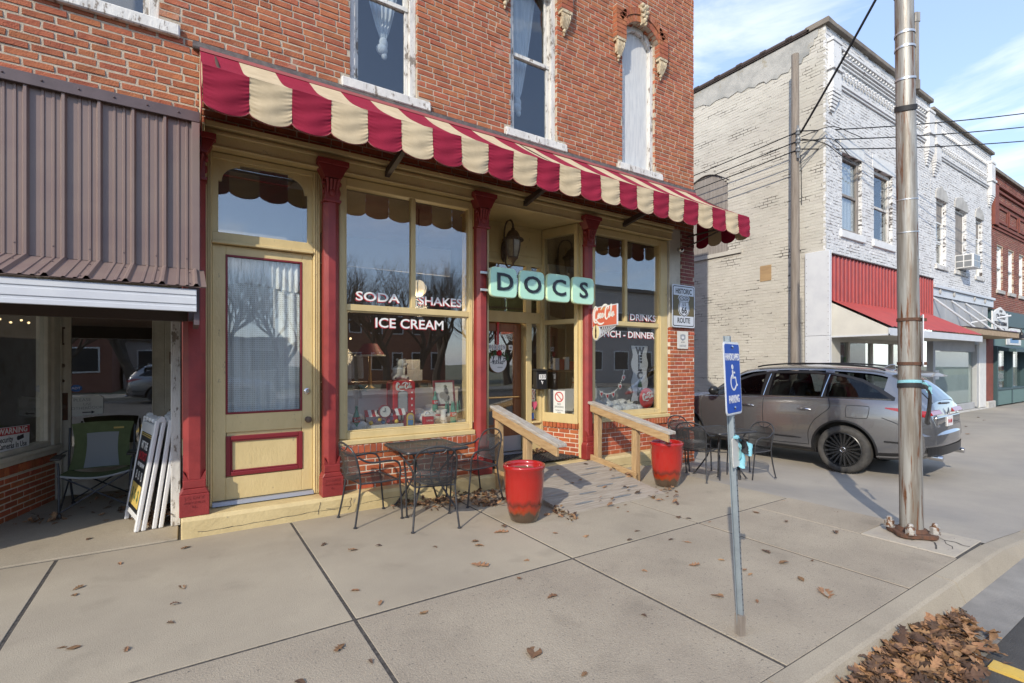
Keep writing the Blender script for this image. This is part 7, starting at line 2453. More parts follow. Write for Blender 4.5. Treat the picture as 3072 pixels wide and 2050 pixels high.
# ---------------------------------------------------------------- second white building
wb = thing("white_building", (22.7, WY, 0), "white painted brick building with boarded upper window and air conditioner", "building")
BW = [(20.10, 20.98), (21.85, 22.98), (24.0, 24.75)]
def wb_holes(z):
    if 4.68 < z < 4.85:
        return [(a - .12, b + .12) for a, b in BW]
    if 4.85 <= z < 6.95:
        return list(BW)
    if 6.95 <= z < 7.25:
        return [(a - .10, b + .10) for a, b in BW]
    return []
rows = lay_rows(19.60, 25.85, 4.15, 9.62, .076, .212, .010, wb_holes, fullhead=True, jit=.003)
brick_set(rows, lambda u, z: ((u, WY, z), 0.0), "white_brick", wb, depth=.05, singles=0)
mb = MB()
cur = 19.60
for a, b in BW:
    mb.box(cur, a, WY + .003, WY + .3, 4.15, 7.25).box(a, b, WY + .003, WY + .3, 4.15, 4.85).box(a, b, WY + .003, WY + .3, 6.95, 7.25)
    cur = b
mb.box(cur, 25.85, WY + .003, WY + .3, 4.15, 7.25).box(19.60, 25.85, WY + .003, WY + .3, 7.25, 9.63)
mb.build("front_wall", "white_joint", wb)
MB().box(19.6, 25.86, WY - .10, WY + .3, 9.632, 9.73).build("coping", "coping", wb, bevel=.01)
cornice(19.60, 25.85, wb, 9.63, full=False)
for i, (a, b) in enumerate(BW):
    f = MB()
    frame_boxes(f, a, b, 4.85, 6.95, .06, WY + .08, WY + .18)
    W = f.build("window", "white_paint", wb, bevel=.006)
    MB().box(a - .12, b + .12, WY - .05, WY + .15, 4.70, 4.848).build("sill", "white_peel", W, bevel=.01)
    P = [(a - .10, 6.955), (b + .10, 6.955), (b + .10, 7.12), (b - .05, 7.30), (b - .28, 7.33), ((a + b) / 2, 7.42), (a + .25, 7.35), (a + .04, 7.30), (a - .10, 7.14)]
    MB().prism(P, WY - .03, WY + .05).build("lintel", "stone_trim", W, bevel=.012)
    if i == 1:
        for k in range(6):
            w_ = (b - a - .12) / 6
            MB().box(a + .06 + k * w_ + .004, a + .06 + (k + 1) * w_ - .004, WY + .10, WY + .13, 4.9, 6.9).build("board", "grey_board", W)
    else:
        for k in range(4):
            w_ = (b - a - .12) / 4
            MB().box(a + .06 + k * w_ + .003, a + .06 + (k + 1) * w_ - .003, WY + .10, WY + .13, 6.30, 6.9).build("board", "grey_board", W)
        s_ = MB()
        frame_boxes(s_, a + .061, b - .061, 4.911, 5.62, .05, WY + .12, WY + .16)
        frame_boxes(s_, a + .061, b - .061, 5.622, 6.29, .05, WY + .10, WY + .14)
        s_.build("sash", "white_paint", W)
        MB().box(a + .1, b - .1, WY + .14, WY + .145, 4.95, 5.58).build("pane", "old_glass", W)
        MB().box(a + .1, b - .1, WY + .12, WY + .125, 5.66, 6.25).build("pane", "old_glass", W)
MB().box(19.7, 25.7, WY + .8, WY + .85, 4.4, 7.4).build("upper_room", "room_dark", wb)
ac = thing("air_conditioner", (22.4, 5.7, 5.0), "white window air conditioner below the boarded middle window", "air conditioner")
MB().box(22.02, 22.72, 5.42, 6.0, 4.90, 5.36).build("case", "white_paint", ac, bevel=.015)
gm_ = MB()
for k in range(2):
    for j in range(2):
        gm_.box(22.06 + .33 * k, 22.35 + .33 * k, 5.413, 5.419, 4.94 + .21 * j, 5.12 + .21 * j)
gm_.build("grille", "insulator", ac)
gm_ = MB()
for k in range(2):
    for j in range(2):
        gm_.box(22.015, 22.019, 5.47 + .22 * k, 5.66 + .22 * k, 4.94 + .21 * j, 5.12 + .21 * j)
gm_.build("side_grille", "insulator", ac)
fa = MB().box(19.62, 25.86, WY - .06, WY + .2, 3.80, 4.12).box(19.62, 25.86, WY - .12, WY - .061, 4.06, 4.148)
fa.build("fascia", "white_metal", wb, bevel=.008)
ro_ = MB()
for x in (20.2, 21.5, 23.6, 24.8):
    ro_.ball((x, WY - .07, 3.98), (.085, .03, .10), 12, 8)
ro_.build("rosette", "stone_trim", wb)
for k in range(9):
    MB().box(19.65 + .63 * k, 19.65 + .63 * k + .61, WY - .02 + .004 * (k % 2), WY + .1, 2.78, 3.798).build("panel", "grey_panel", wb)
MB().box(19.62, 25.4, 5.0, 5.82, 2.58, 2.77).build("flat_canopy", "tan_panel", wb, bevel=.01)
MB().box(19.62, 25.42, 4.98, 5.83, 2.771, 2.80).build("canopy_edge", "tile_cap", wb)
for x in (20.6, 22.3, 23.7):
    MB().tube([(x - .9, WY - .02, 3.76), (x, 5.05, 2.80)], .03, 6).build("tie_rod", "white_metal", wb)
MB().tube([(23.2, 5.8, 3.1), (24.3, 5.0, 3.35)], .035, 6).build("tie_rod", "white_metal", wb)
sf = MB()
sf.box(19.60, 19.78, 5.78, 5.95, 0, 2.6).box(23.95, 24.15, 5.80, 5.95, .1, 2.35).box(19.78, 23.95, 5.86, 5.95, 2.08, 2.6).box(19.78, 23.95, 5.86, 5.95, .04, .26)
sf.build("storefront_frame", "grey_panel", wb, bevel=.008)
MB().box(24.16, 24.95, 5.79, 5.95, .05, 2.58).build("white_post", "white_paint", wb, bevel=.01)
MB().box(19.8, 23.93, 5.92, 5.925, .27, 2.07).build("pane", "clear_glass", wb)
MB().box(19.8, 23.93, 5.97, 5.99, .27, 2.07).build("blind", "blind", wb)
MB().box(20.0, 20.55, 5.912, 5.916, 1.15, 1.45).build("taped_notice", "paper", wb)
MB().box(19.6, 25.0, 5.72, 5.95, -.15, .035).build("plinth", "stone_trim", wb, bevel=.02)
cpa = thing("office_sign", (24.4, 5.3, 3.2), "white CPA OFFICES board with scrolled top standing on the tan flat canopy", "sign")
P = [(23.45, 2.79), (25.3, 2.79), (25.3, 3.50), (25.1, 3.46), (24.9, 3.56), (24.375, 3.68), (23.85, 3.56), (23.65, 3.46), (23.45, 3.50)]
MB().prism(P, 5.27, 5.31).build("board", "white_paint", cpa)
for s, z, sz in (("CPA OFFICES", 3.33, .24), ("GREGORY M. BERMAN", 3.08, .19), ("BIPTIDE ASAP WAITON", 2.88, .12)):
    text("lettering", s, sz, "ink", front(24.375, 5.266, z), cpa, depth=.002, off=.004, sx=.78)
sm_ = MB()
sm_.ball((24.28, 5.262, 3.53), (.06, .008, .05), 8, 5).ball((24.47, 5.262, 3.53), (.06, .008, .05), 8, 5)
sm_.build("scroll_mark", "ink", cpa)

# ---------------------------------------------------------------- red brick building with teal front
rbld = thing("brick_building", (30, WY, 0), "far red brick building with teal shopfront at the right edge", "building")
RWn = [(26.55, 27.35), (28.10, 28.90), (29.70, 30.5), (31.3, 32.1)]
def rb_holes(z):
    if 4.40 < z < 4.55:
        return [(a - .1, b + .1) for a, b in RWn]
    if 4.55 <= z < 6.30:
        return list(RWn)
    return []
rows = lay_rows(25.87, 34.0, 3.75, 9.05, .076, .212, .011, rb_holes, fullhead=True, jit=.003)
brick_set(rows, lambda u, z: ((u, WY, z), 0.0), "brick_far", rbld, depth=.05, singles=0)
mb = MB()
cur = 25.88
for a, b in RWn:
    mb.box(cur, a, WY + .006, WY + .3, 3.75, 6.30).box(a, b, WY + .006, WY + .3, 3.75, 4.55)
    cur = b
mb.box(cur, 34, WY + .006, WY + .3, 3.75, 6.30).box(25.88, 34, WY + .006, WY + .3, 6.30, 9.05)
mb.build("front_wall", "mortar", rbld)
MB().box(25.86, 34, WY - .12, WY + .3, 9.05, 9.17).build("coping", "coping", rbld)
bd = MB()
for z, pr in ((8.55, .10), (8.35, .07), (7.95, .06), (7.0, .07), (6.88, .04)):
    bd.box(25.95, 34, WY - pr, WY - .001, z, z + .09)
bd.box(25.90, 26.4, WY - .10, WY - .001, 7.0, 8.6)
for k in range(4):
    frame_boxes(bd, 26.6 + 1.5 * k, 27.9 + 1.5 * k, 7.2, 7.85, .10, WY - .04, WY - .001)
bd.build("brick_band", "brick_far", rbld, bevel=.006)
for a, b in RWn:
    f = MB()
    frame_boxes(f, a, b, 4.55, 6.30, .08, WY + .06, WY + .16)
    f.box(a + .08, b - .08, WY + .05, WY + .10, 5.42, 5.50)
    W = f.build("window", "lit_white", rbld, bevel=.006)
    MB().box(a - .1, b + .1, WY - .06, WY + .1, 4.41, 4.548).build("sill", "stone_trim", W, bevel=.01)
    MB().box(a + .08, b - .08, WY + .12, WY + .13, 4.63, 6.22).build("blind", "white_paint", W)
MB().box(25.98, 34, WY - .10, WY + .2, 3.15, 3.75).build("cornice_board", "teal_dark", rbld)
MB().box(25.98, 34, WY - .04, WY + .2, 2.35, 3.149).build("sign_band", "teal_paint", rbld)
MB().prism([(5.84, 2.36), (5.84, 2.16), (5.2, 2.10), (5.2, 2.2)], 26.0, 34, "x").build("fabric_awning", "teal_dark", rbld)
MB().box(25.0, 25.86, WY - .05, WY + .3, .25, 2.58).build("brick_pier", "brick_far", rbld)
MB().box(24.98, 25.9, WY - .12, WY + .3, -.1, .249).build("pier_plinth", "stone_trim", rbld, bevel=.02)
bk = MB()
for k in range(4):
    bk.box(26.0 + 2 * k, 27.96 + 2 * k, 5.72, 5.95, .05, .62)
bk.build("stall_riser", "teal_paint", rbld, bevel=.01)
bk = MB()
for k in range(5):
    bk.box(25.95 + 2 * k, 26.07 + 2 * k, 5.70, 5.96, .05, 2.34)
bk.box(26, 34, 5.69, 5.96, .621, .70)
bk.build("mullion", "teal_dark", rbld, bevel=.008)
MB().box(26.07, 33.9, 5.86, 5.865, .70, 2.3).build("pane", "clear_glass", rbld)
MB().box(26, 34, 7.4, 7.45, 0, 3).build("shop_room", "gable_cream", rbld)
MB().box(26.2, 27.6, 5.88, 5.885, .95, 1.35).build("goods_panel", "blind", rbld)
text("lettering", "GOODS", .30, "grey_plate", front(26.9, 5.852, 1.15), rbld, depth=.002)
wc_ = thing("display_chair", (29.3, 6.3, .6), "brown wooden chair stacked with red and yellow tins in the far shop window", "chair")
mb = MB()
for dx in (0, .38):
    for dy in (0, .36):
        mb.box(29.1 + dx, 29.14 + dx, 6.2 + dy, 6.24 + dy, .3, .95 if dy == 0 else 1.3)
mb.box(29.08, 29.54, 6.18, 6.60, .92, .96)
mb.build("chair_frame", "wood_mid", wc_)
for k, m in enumerate(("coke_red", "toy_yellow", "coke_red")):
    MB().lathe([(.17, .962 + .2 * k), (.17, 1.15 + .2 * k)], 16, (29.3, 6.4)).build("tin", m, wc_)
pf = thing("wall_picture", (29.8, 7.3, 1.7), "small framed picture on the pale wall inside the far shop", "picture")
MB().box(30.0, 30.6, 7.36, 7.39, 1.5, 2.0).build("frame", "gold", pf)
MB().box(30.06, 30.54, 7.352, 7.359, 1.56, 1.94).build("print", "paper", pf)
ps_ = thing("shop_panel_sign", (28.4, 5.78, 2.8), "white picture sign with blue print on the teal sign band", "sign")
MB().box(27.5, 29.6, 5.77, 5.80, 2.42, 3.1).build("board", "white_paint", ps_)
MB().box(28.0, 29.2, 5.764, 5.769, 2.5, 2.8).build("blue_print", "toy_blue", ps_)
text("lettering", "Custom Quilts", .17, "toy_purple", front(28.5, 5.765, 2.96), ps_, depth=.002)
bl = thing("barn_lamp", (27.0, 5.4, 2.75), "black gooseneck barn lamp on the teal shopfront", "lamp")
MB().tube(smooth_path([(27.0, 5.8, 2.8), (27.0, 5.6, 3.05), (27.0, 5.3, 3.0), (27.0, 5.25, 2.85)], 5), .02, 6).lathe([(.03, 2.88), (.06, 2.84), (.07, 2.76), (.26, 2.62), (.27, 2.58)], 16, (27.0, 5.25), cap=False).build("shade", "black_plastic", bl, smooth=True)
# ================================================================ window display A
DZ = 0.872
def bottle(x, y, z, h, label, name="soda_bottle"):
    b = thing(name, (x, y, z), label, "bottle", "green glass soda bottles in the shop window")
    k = h / .30
    pr = [(.0, 0), (.042, 0), (.045, .01), (.044, .06), (.036, .095), (.043, .14), (.036, .185), (.018, .235), (.014, .27), (.017, .28), (.017, .29), (.013, .30)]
    MB().lathe([(r * k, zz * k + z) for r, zz in pr], 16, (x, y)).build("glass", "bottle_green", b, smooth=True)
    MB().lathe([(.046 * k, z + .105 * k), (.0475 * k, z + .14 * k), (.046 * k, z + .165 * k)], 16, (x, y), cap=False).build("label_band", "coke_red", b, smooth=True)
    mb = MB()
    coke_script(mb, Matrix.Translation((x - .035 * k, y - .05 * k, z + .118 * k)), .07 * k, -.002, .002, .09)
    mb.build("script_lettering", "lit_white", b)
    return b
fr_ = thing("toy_cooler", (2.42, 6.42, DZ), "red toy soda machine with grey door panel in the ice cream window", "toy")
prf = [(2.275, DZ), (2.585, DZ), (2.585, 1.40)] + arc2(2.535, 1.41, .05, 0, 90, 5) + arc2(2.325, 1.41, .05, 90, 180, 5) + [(2.275, 1.40)]
MB().prism(prf, 6.30, 6.56).build("case", "coke_red", fr_, bevel=.012, seg=2)
MB().prism([(2.335, .93)] + [(2.475, .93), (2.475, 1.28)] + arc2(2.445, 1.29, .03, 0, 90, 4) + arc2(2.365, 1.29, .03, 90, 180, 4), 6.292, 6.299).build("door_edge", "chrome", fr_)
MB().prism([(2.345, .94)] + [(2.465, .94), (2.465, 1.275)] + arc2(2.435, 1.28, .03, 0, 90, 4) + arc2(2.375, 1.28, .03, 90, 180, 4), 6.287, 6.2915).build("door_panel", "grey_panel", fr_)
mb = MB()
coke_script(mb, Matrix.Translation((2.315, 0, 1.335)), .22, 6.290, 6.299, .06)
mb.build("script_lettering", "lit_white", fr_)
mb = MB()
for k in range(5):
    mb.ball((2.535, 6.297, .96 + .085 * k), (.012, .006, .014), 8, 5)
mb.build("button", "lit_white", fr_)["kind"] = "stuff"
MB().tube([(2.315, 6.285, 1.06), (2.315, 6.28, 1.11)], .012, 7).build("handle", "chrome", fr_, smooth=True)
# plush bear sitting on the cooler
def bear(x, y, z, k, label, grp, face=1, bottle_=False, scarf=False):
    b = thing("plush_bear", (x, y, z), label, "plush toy", grp)
    m = MB()
    S = lambda c, r: m.ball((x + c[0] * k * face, y + c[1] * k, z + c[2] * k), tuple(q * k for q in r), 16, 12)
    S((0, .02, .105), (.085, .08, .105)); S((.0, .03, .07), (.10, .085, .07))
    S((.035, -.005, .235), (.068, .062, .062)); S((.075, -.045, .218), (.036, .04, .030))
    for s in (-1, 1):
        S((.035 + s * .052, .02, .285), (.020, .014, .020))
    S((-.085, -.055, .03), (.036, .045, .032)); S((.095, -.055, .028), (.036, .045, .03))
    S((-.05, -.02, .045), (.055, .06, .04)); S((.06, -.02, .04), (.05, .055, .038))
    S((.075, -.04, .12), (.030, .045, .055)); S((-.07, -.02, .13), (.028, .035, .06))
    m.build("body", "plush", b, smooth="all")
    f = MB()
    f.ball((x + .100 * k * face, y - .072 * k, z + .228 * k), (.011 * k, .010 * k, .009 * k), 8, 6)
    for s in (-1, 1):
        f.ball((x + (.045 + s * .022) * k * face, y - .058 * k, z + .252 * k), .006 * k, 8, 6)
    for q in (-.085, .095):
        f.ball((x + q * k * face, y - .098 * k, z + .03 * k), (.016 * k, .006 * k, .014 * k), 8, 5)
    f.build("face_marks", "bear_nose", b, smooth="all")
    if bottle_:
        MB().lathe([(.016 * k, .075 * k + z), (.018 * k, .11 * k + z), (.013 * k, .135 * k + z), (.016 * k, .16 * k + z), (.007 * k, .185 * k + z), (.006 * k, .205 * k + z)], 10, (x + .07 * k * face, y - .09 * k)).build("toy_bottle", "bottle_brown", b, smooth=True)
    if scarf:
        MB().tube([(x + .06 * k * math.cos(a) + .02 * k * face, y + .055 * k * math.sin(a), z + .185 * k) for a in [2 * math.pi * q / 14 for q in range(14)]], .014 * k, 6, closed=True).build("scarf", "coke_red", b, smooth=True)
    return b
GB = "white plush bears in the shop windows"
bear(2.40, 6.42, 1.465, .95, "white plush bear holding a bottle on top of the red toy cooler", GB, 1, True)
bear(2.87, 6.22, DZ, .62, "small plush bear in a red coat beside the red chest in the ice cream window", GB, 1, False, True)
# striped-awning candy shop toy with clock
ct = thing("toy_candy_shop", (2.1, 6.16, DZ), "toy candy stall with red striped awning and round clock in the ice cream window", "toy")
MB().box(1.86, 2.34, 6.10, 6.24, DZ, DZ + .012).box(1.86, 2.34, 6.10, 6.11, DZ + .012, DZ + .05).build("counter", "cream_plate", ct)
mb = MB()
for k, m in enumerate(("toy_yellow", "toy_purple", "toy_yellow", "toy_blue", "heart_pink", "toy_purple", "toy_yellow")):
    q = MB().ball((1.93 + .055 * k, 6.13 + .03 * (k % 2), DZ + .075 + .02 * (k % 3)), (.028, .022, .028), 10, 7).build("candy", m, ct, smooth="all")
for k in range(12):
    x0 = 1.85 + k * .0435
    MB().add([(x0, 6.16, DZ + .235), (x0 + .0435, 6.16, DZ + .235), (x0 + .0435, 6.09, DZ + .155), (x0, 6.09, DZ + .155)], [(3, 2, 1, 0)]).build("stripe", "warn_red" if k % 2 == 0 else "lit_white", ct)
MB().box(1.86, 1.875, 6.15, 6.17, DZ + .05, DZ + .23).box(2.33, 2.345, 6.15, 6.17, DZ + .05, DZ + .23).build("post", "wood_mid", ct)
tcx = Matrix.Translation((2.09, 6.085, DZ + .215)) @ Matrix.Rotation(math.pi / 2, 4, "X")
MB().lathe([(0, -.01), (.085, -.01), (.085, .012), (.072, .018), (.070, .012)], 28, (0, 0), 0, tcx, cap=False).build("clock_rim", "dark_red_edge", ct, smooth=True)
MB().lathe([(0, .012), (.071, .012)], 28, (0, 0), 0, tcx, cap=False).build("clock_dial", "paper", ct)
MB().box(2.087, 2.093, 6.066, 6.072, DZ + .215, DZ + .26).box(2.06, 2.09, 6.066, 6.072, DZ + .213, DZ + .219).build("clock_hand", "ink", ct)
MB().box(1.99, 2.02, 6.08, 6.10, DZ + .19, DZ + .24).box(2.16, 2.19, 6.08, 6.10, DZ + .19, DZ + .24).build("clock_bracket", "bottle_brown", ct)
jb = thing("toy_jukebox", (2.40, 6.1, DZ), "small yellow and blue toy jukebox beside the toy candy stall", "toy")
J = [(2.355, DZ), (2.485, DZ), (2.485, DZ + .13)] + arc2(2.42, DZ + .13, .065, 0, 180, 12)
MB().prism(J, 6.07, 6.14).build("case", "dark_red_edge", jb, bevel=.006)
J = [(2.37, DZ + .01), (2.47, DZ + .01), (2.47, DZ + .13)] + arc2(2.42, DZ + .13, .05, 0, 180, 12)
MB().prism(J, 6.062, 6.069).build("arch", "toy_yellow", jb)
MB().box(2.385, 2.455, 6.056, 6.0615, DZ + .025, DZ + .09).build("grille", "toy_blue", jb)
MB().prism([(2.385, DZ + .10), (2.455, DZ + .10)] + arc2(2.42, DZ + .125, .035, 0, 180, 10), 6.056, 6.0615).build("dome", "grey_panel", jb)
pc = thing("framed_picture", (3.05, 6.40, 1.2), "dark red framed picture leaning at the right of the ice cream window", "picture")
TP_ = Matrix.Translation((3.05, 6.36, 1.09)) @ Matrix.Rotation(math.radians(-8), 4, "X")
mb = MB()
frame_boxes(mb, -.165, .165, 0, .36, .028, -.012, .012, 0)
o = MB()
vv, ff = mb.v, mb.f
o.add(vv, ff, 0, TP_)
o.build("frame", "dark_red_edge", pc, bevel=.004)
MB().box(-.137, .137, -.002, .004, .028, .332, 0, TP_).build("mount", "paper", pc)
mb = MB()
mb.ball((.02, -.004, .27), (.025, .003, .03), 10, 6, 0, TP_).ball((.03, -.004, .20), (.04, .003, .055), 10, 6, 0, TP_).ball((-.03, -.004, .15), (.05, .003, .05), 10, 6, 0, TP_).ball((.03, -.004, .11), (.05, .003, .06), 10, 6, 0, TP_)
mb.build("printed_figure", "photo_dark", pc)
for (x, y, z, h, lab) in ((1.735, 6.08, DZ, .30, "green soda bottle at the left front of the ice cream window"),
                          (3.03, 6.06, DZ, .29, "green soda bottle at the right front of the ice cream window"),
                          (2.90, 6.36, 1.03, .27, "green soda bottle standing in cotton left of the framed picture"),
                          (1.62, 6.35, 1.0, .30, "green soda bottle behind at the left edge of the ice cream window")):
    bottle(x, y, z, h, lab)
tb = thing("bottle_carrier", (3.15, 6.24, 1.0), "carrier of small green bottles in front of the framed picture", "bottle carrier")
for k in range(6):
    x, y = 3.02 + .045 * k, 6.26 + .03 * (k % 2)
    MB().lathe([(.017, 1.0), (.019, 1.06), (.016, 1.10), (.007, 1.14), (.007, 1.16)], 10, (x, y)).build("small_bottle", "bottle_green", tb, smooth=True)
rx = thing("toy_chest", (2.68, 6.14, DZ), "red toy ice chest with white lid in the ice cream window", "toy")
MB().box(2.63, 2.76, 6.09, 6.19, DZ, DZ + .115).build("chest", "coke_red", rx, bevel=.006)
MB().box(2.625, 2.765, 6.085, 6.195, DZ + .116, DZ + .135).build("lid", "lit_white", rx, bevel=.005)
MB().tube(arc2_pts := [(2.695 + .03 * math.cos(a), 6.14, DZ + .135 + .035 * math.sin(a)) for a in [math.pi * q / 10 for q in range(11)]], .006, 6).build("handle", "chrome", rx, smooth=True)
text("lettering", "DRINK", .03, "lit_white", front(2.70, 6.0885, DZ + .06), rx, depth=.001)
mg = thing("white_mug", (2.98, 6.16, DZ), "white footed mug with dark label in the ice cream window", "mug")
MB().lathe([(.03, DZ), (.032, DZ + .008), (.012, DZ + .02), (.014, DZ + .05), (.042, DZ + .06), (.044, DZ + .20), (.040, DZ + .20)], 18, (2.90, 6.08), cap=False).build("cup", "lit_white", mg, smooth=True)
MB().box(2.905, 2.93, 6.032, 6.04, DZ + .10, DZ + .17).build("label", "ink", mg)
def cotton(x0, x1, y0, y1, z, n, label):
    m = MB()
    for k in range(n):
        r = R.uniform(.05, .105)
        x, y = R.uniform(x0, x1), R.uniform(y0, y1)
        m.ball((x, y, z + r * .35 + R.uniform(0, .10) * (y - y0) / (y1 - y0 + .01) * 1.6), (r * 1.25, r, r * .8), 12, 8)
    return tag(m.build("cotton_snow", "cotton", None, smooth="all"), label, "cotton snow", None, "stuff")
cotton(2.68, 3.18, 6.25, 6.6, DZ, 46, "drift of white cotton snow at the right of the ice cream window")
cotton(1.55, 1.85, 6.12, 6.5, DZ, 20, "drift of white cotton snow at the left of the ice cream window")
cotton(5.5, 6.75, 6.12, 6.5, DZ - .0, 70, "drift of white cotton snow along the bottom of the dinner window")
# hanging lamp, lamp with script shade and shelf goods deeper in the room
hlp = thing("pendant_lamp", (2.95, 7.6, 2.9), "pendant lamp with pale glass globe hanging on a chain inside the shop", "lamp")
MB().tube([(3.05, 7.3, 4.1), (3.05, 7.3, 3.05)], .008, 5).build("chain", "black_iron", hlp)
MB().ball((3.05, 7.3, 2.86), (.12, .12, .13), 16, 10).build("globe", "globe", hlp, smooth="all")
cgm = MB()
for k in range(6):
    a = math.pi * 2 * k / 6
    cgm.tube([(3.05 + .13 * math.cos(a) * math.sin(t), 7.3 + .13 * math.sin(a) * math.sin(t), 2.86 + .15 * math.cos(t)) for t in [math.pi * q / 8 for q in range(9)]], .006, 4)
cgm.build("cage", "black_iron", hlp)
ch_ = thing("chandelier", (2.1, 9.0, 2.0), "chandelier with small warm bulbs deep inside the shop behind the ice cream window", "lamp")
mb = MB()
for k in range(11):
    mb.ball((2.35 + R.uniform(-.25, .25), 9.2 + R.uniform(-.2, .2), 2.05 + R.uniform(-.22, .22)), .018, 8, 6)
mb.build("bulb_cluster", "bulb", ch_)["kind"] = "stuff"
dl = thing("table_lamp", (2.3, 7.4, 1.9), "table lamp with red script shade behind the plush bear", "lamp")
MB().lathe([(.22, 1.80), (.10, 1.98)], 18, (2.30, 7.35), cap=False).build("shade", "dark_red_edge", dl, smooth=True)
MB().lathe([(.08, 1.32), (.03, 1.36), (.02, 1.6), (.03, 1.8)], 12, (2.30, 7.35)).build("stem", "brass", dl, smooth=True)
MB().lathe([(.222, 1.792), (.224, 1.805), (.218, 1.815)], 18, (2.30, 7.35), cap=False).build("shade_trim", "cream_plate", dl)
pl_ = bpy.data.lights.new("pendant_light", "POINT"); pl_.energy = 22; pl_.color = (1, .78, .5); pl_.shadow_soft_size = .14
po = bpy.data.objects.new("pendant_light", pl_); COL.objects.link(po); po.parent = hlp; po.location = Vector((3.05, 7.3, 2.55)) - hlp.location
pl_ = bpy.data.lights.new("chandelier_light", "POINT"); pl_.energy = 22; pl_.color = (1, .75, .45); pl_.shadow_soft_size = .2
po = bpy.data.objects.new("chandelier_light", pl_); COL.objects.link(po); po.parent = ch_; po.location = Vector((2.35, 9.2, 1.8)) - ch_.location
st_ = thing("shop_shelf", (2.6, 7.8, 1.3), "dark wood shelf with stacked white boxes inside the shop", "shelf")
MB().box(1.5, 3.4, 7.6, 8.0, 1.36, 1.40).box(1.5, 1.56, 7.6, 8.0, .24, 1.36).box(3.34, 3.4, 7.6, 8.0, .24, 1.36).build("shelf_board", "wood_mid", st_)
for k, (x, w, h, m) in enumerate(((1.75, .35, .26, "grey_panel"), (2.95, .3, .18, "lit_white"), (2.95, .26, .16, "lit_white"))):
    z = 1.402 + (.182 if k == 2 else 0)
    tag(MB().box(x, x + w, 7.62, 7.9, z, z + h).build("storage_box", m, None, bevel=.005), ("grey box on the shop shelf behind the ice cream window", "lower white box on the shop shelf", "upper white box on the shop shelf")[k], "box", "boxes on the shop shelf")
# ---------------------------------------------------------------- window B display
wl_ = thing("welcome_sign", (6.72, 6.1, 1.5), "tall scalloped WELCOME board in the dinner window", "sign")
P = []
for k in range(33):
    t = k / 32
    z = 2.0 - .98 * t
    P.append((6.70 + .205 + .022 * math.cos(t * 2 * math.pi * 3), z))
P2 = [(6.70 - (x - 6.70), z) for x, z in P[::-1]]
MB().prism(P[::-1] + [(6.80, 2.02), (6.70, 1.99), (6.60, 2.02)] + P2[::-1][:0] + P2[::-1], 6.10, 6.112).build("black_edge", "sign_black", wl_)
Pi = [(6.70 + (x - 6.70) * .93, 1.51 + (z - 1.51) * .985) for x, z in P]
Pi2 = [(6.70 - (x - 6.70), z) for x, z in Pi[::-1]]
MB().prism(Pi[::-1] + Pi2[::-1], 6.094, 6.0995).build("face", "sign_silver", wl_)
for k, chh in enumerate("WELC"):
    text("letter", chh, .175, "ink", front(6.70, 6.092, 1.90 - .145 * k), wl_, depth=.001, off=.010, sx=1.1)
for k in range(3):
    MB().prism([(6.63 + .012 * k, 1.26 + .035 * k), (6.77 - .012 * k, 1.26 + .035 * k), (6.70, 1.35 + .035 * k)], 6.090 - .001 * k, 6.093).build("tree_motif", "leaf_green", wl_)
for k, chh in enumerate("ME"):
    text("letter", chh, .165, "ink", front(6.70, 6.092, 1.175 - .145 * k), wl_, depth=.001, off=.010, sx=1.1)
dk = thing("button_sign", (6.86, 6.06, 1.05), "round red soda button sign at the lower right of the dinner window", "sign")
Td = Matrix.Translation((6.83, 6.05, 1.07)) @ Matrix.Rotation(math.pi / 2, 4, "X")
MB().lathe([(.178, -.01), (.176, .01), (.14, .028), (.08, .038), (0, .042)], 36, (0, 0), 0, Td, cap=False).build("disc", "coke_red", dk, smooth="all")
mb = MB()
coke_script(mb, Matrix.Translation((6.69, 0, 1.03)) @ Matrix.Rotation(math.radians(-6), 4, "Y"), .28, 6.004, 6.010, .055)
mb.build("script_lettering", "lit_white", dk)
gl_ = thing("heart_garland", (5.9, 6.02, 1.3), "white bead garland with hearts hanging across the dinner window", "garland")
gp = smooth_path([(5.47, 6.03, 1.50), (5.58, 6.03, 1.33), (5.74, 6.03, 1.20), (5.90, 6.03, 1.18), (6.06, 6.03, 1.24), (6.20, 6.03, 1.42), (6.24, 6.03, 1.56)], 6)
mb = MB()
for p in gp:
    mb.ball(p, .0115, 7, 5)
mb.build("beads", "lit_white", gl_, smooth="all")["kind"] = "stuff"
for q in (4, 11, 16, 21, 27, 32):
    p = gp[min(q, len(gp) - 1)]
    for kk, m in ((1.0, "lit_white"), (.6, "coke_red")):
        MB().prism([(p[0] + a * .75 * kk, p[2] - .035 + b * .75 * kk) for a, b in hh], p[1] - .012 - (.003 if kk < 1 else 0), p[1] - .006).build("heart", m, gl_)
tb2 = thing("cafe_table", (6.1, 6.9, 1.3), "round wooden cafe table with red gifts inside the dinner window", "table")
MB().lathe([(.36, 1.52), (.38, 1.535), (.38, 1.55), (.36, 1.56)], 28, (5.98, 7.3)).build("table_top", "wood_mid", tb2, smooth=True)
mb = MB()
for k in range(3):
    a = 2 * math.pi * k / 3 + .5
    mb.tube([(5.98 + .08 * math.cos(a), 7.3 + .08 * math.sin(a), 1.52), (5.98 + .3 * math.cos(a), 7.3 + .3 * math.sin(a), .24)], .012, 6)
mb.build("leg", "black_iron", tb2)
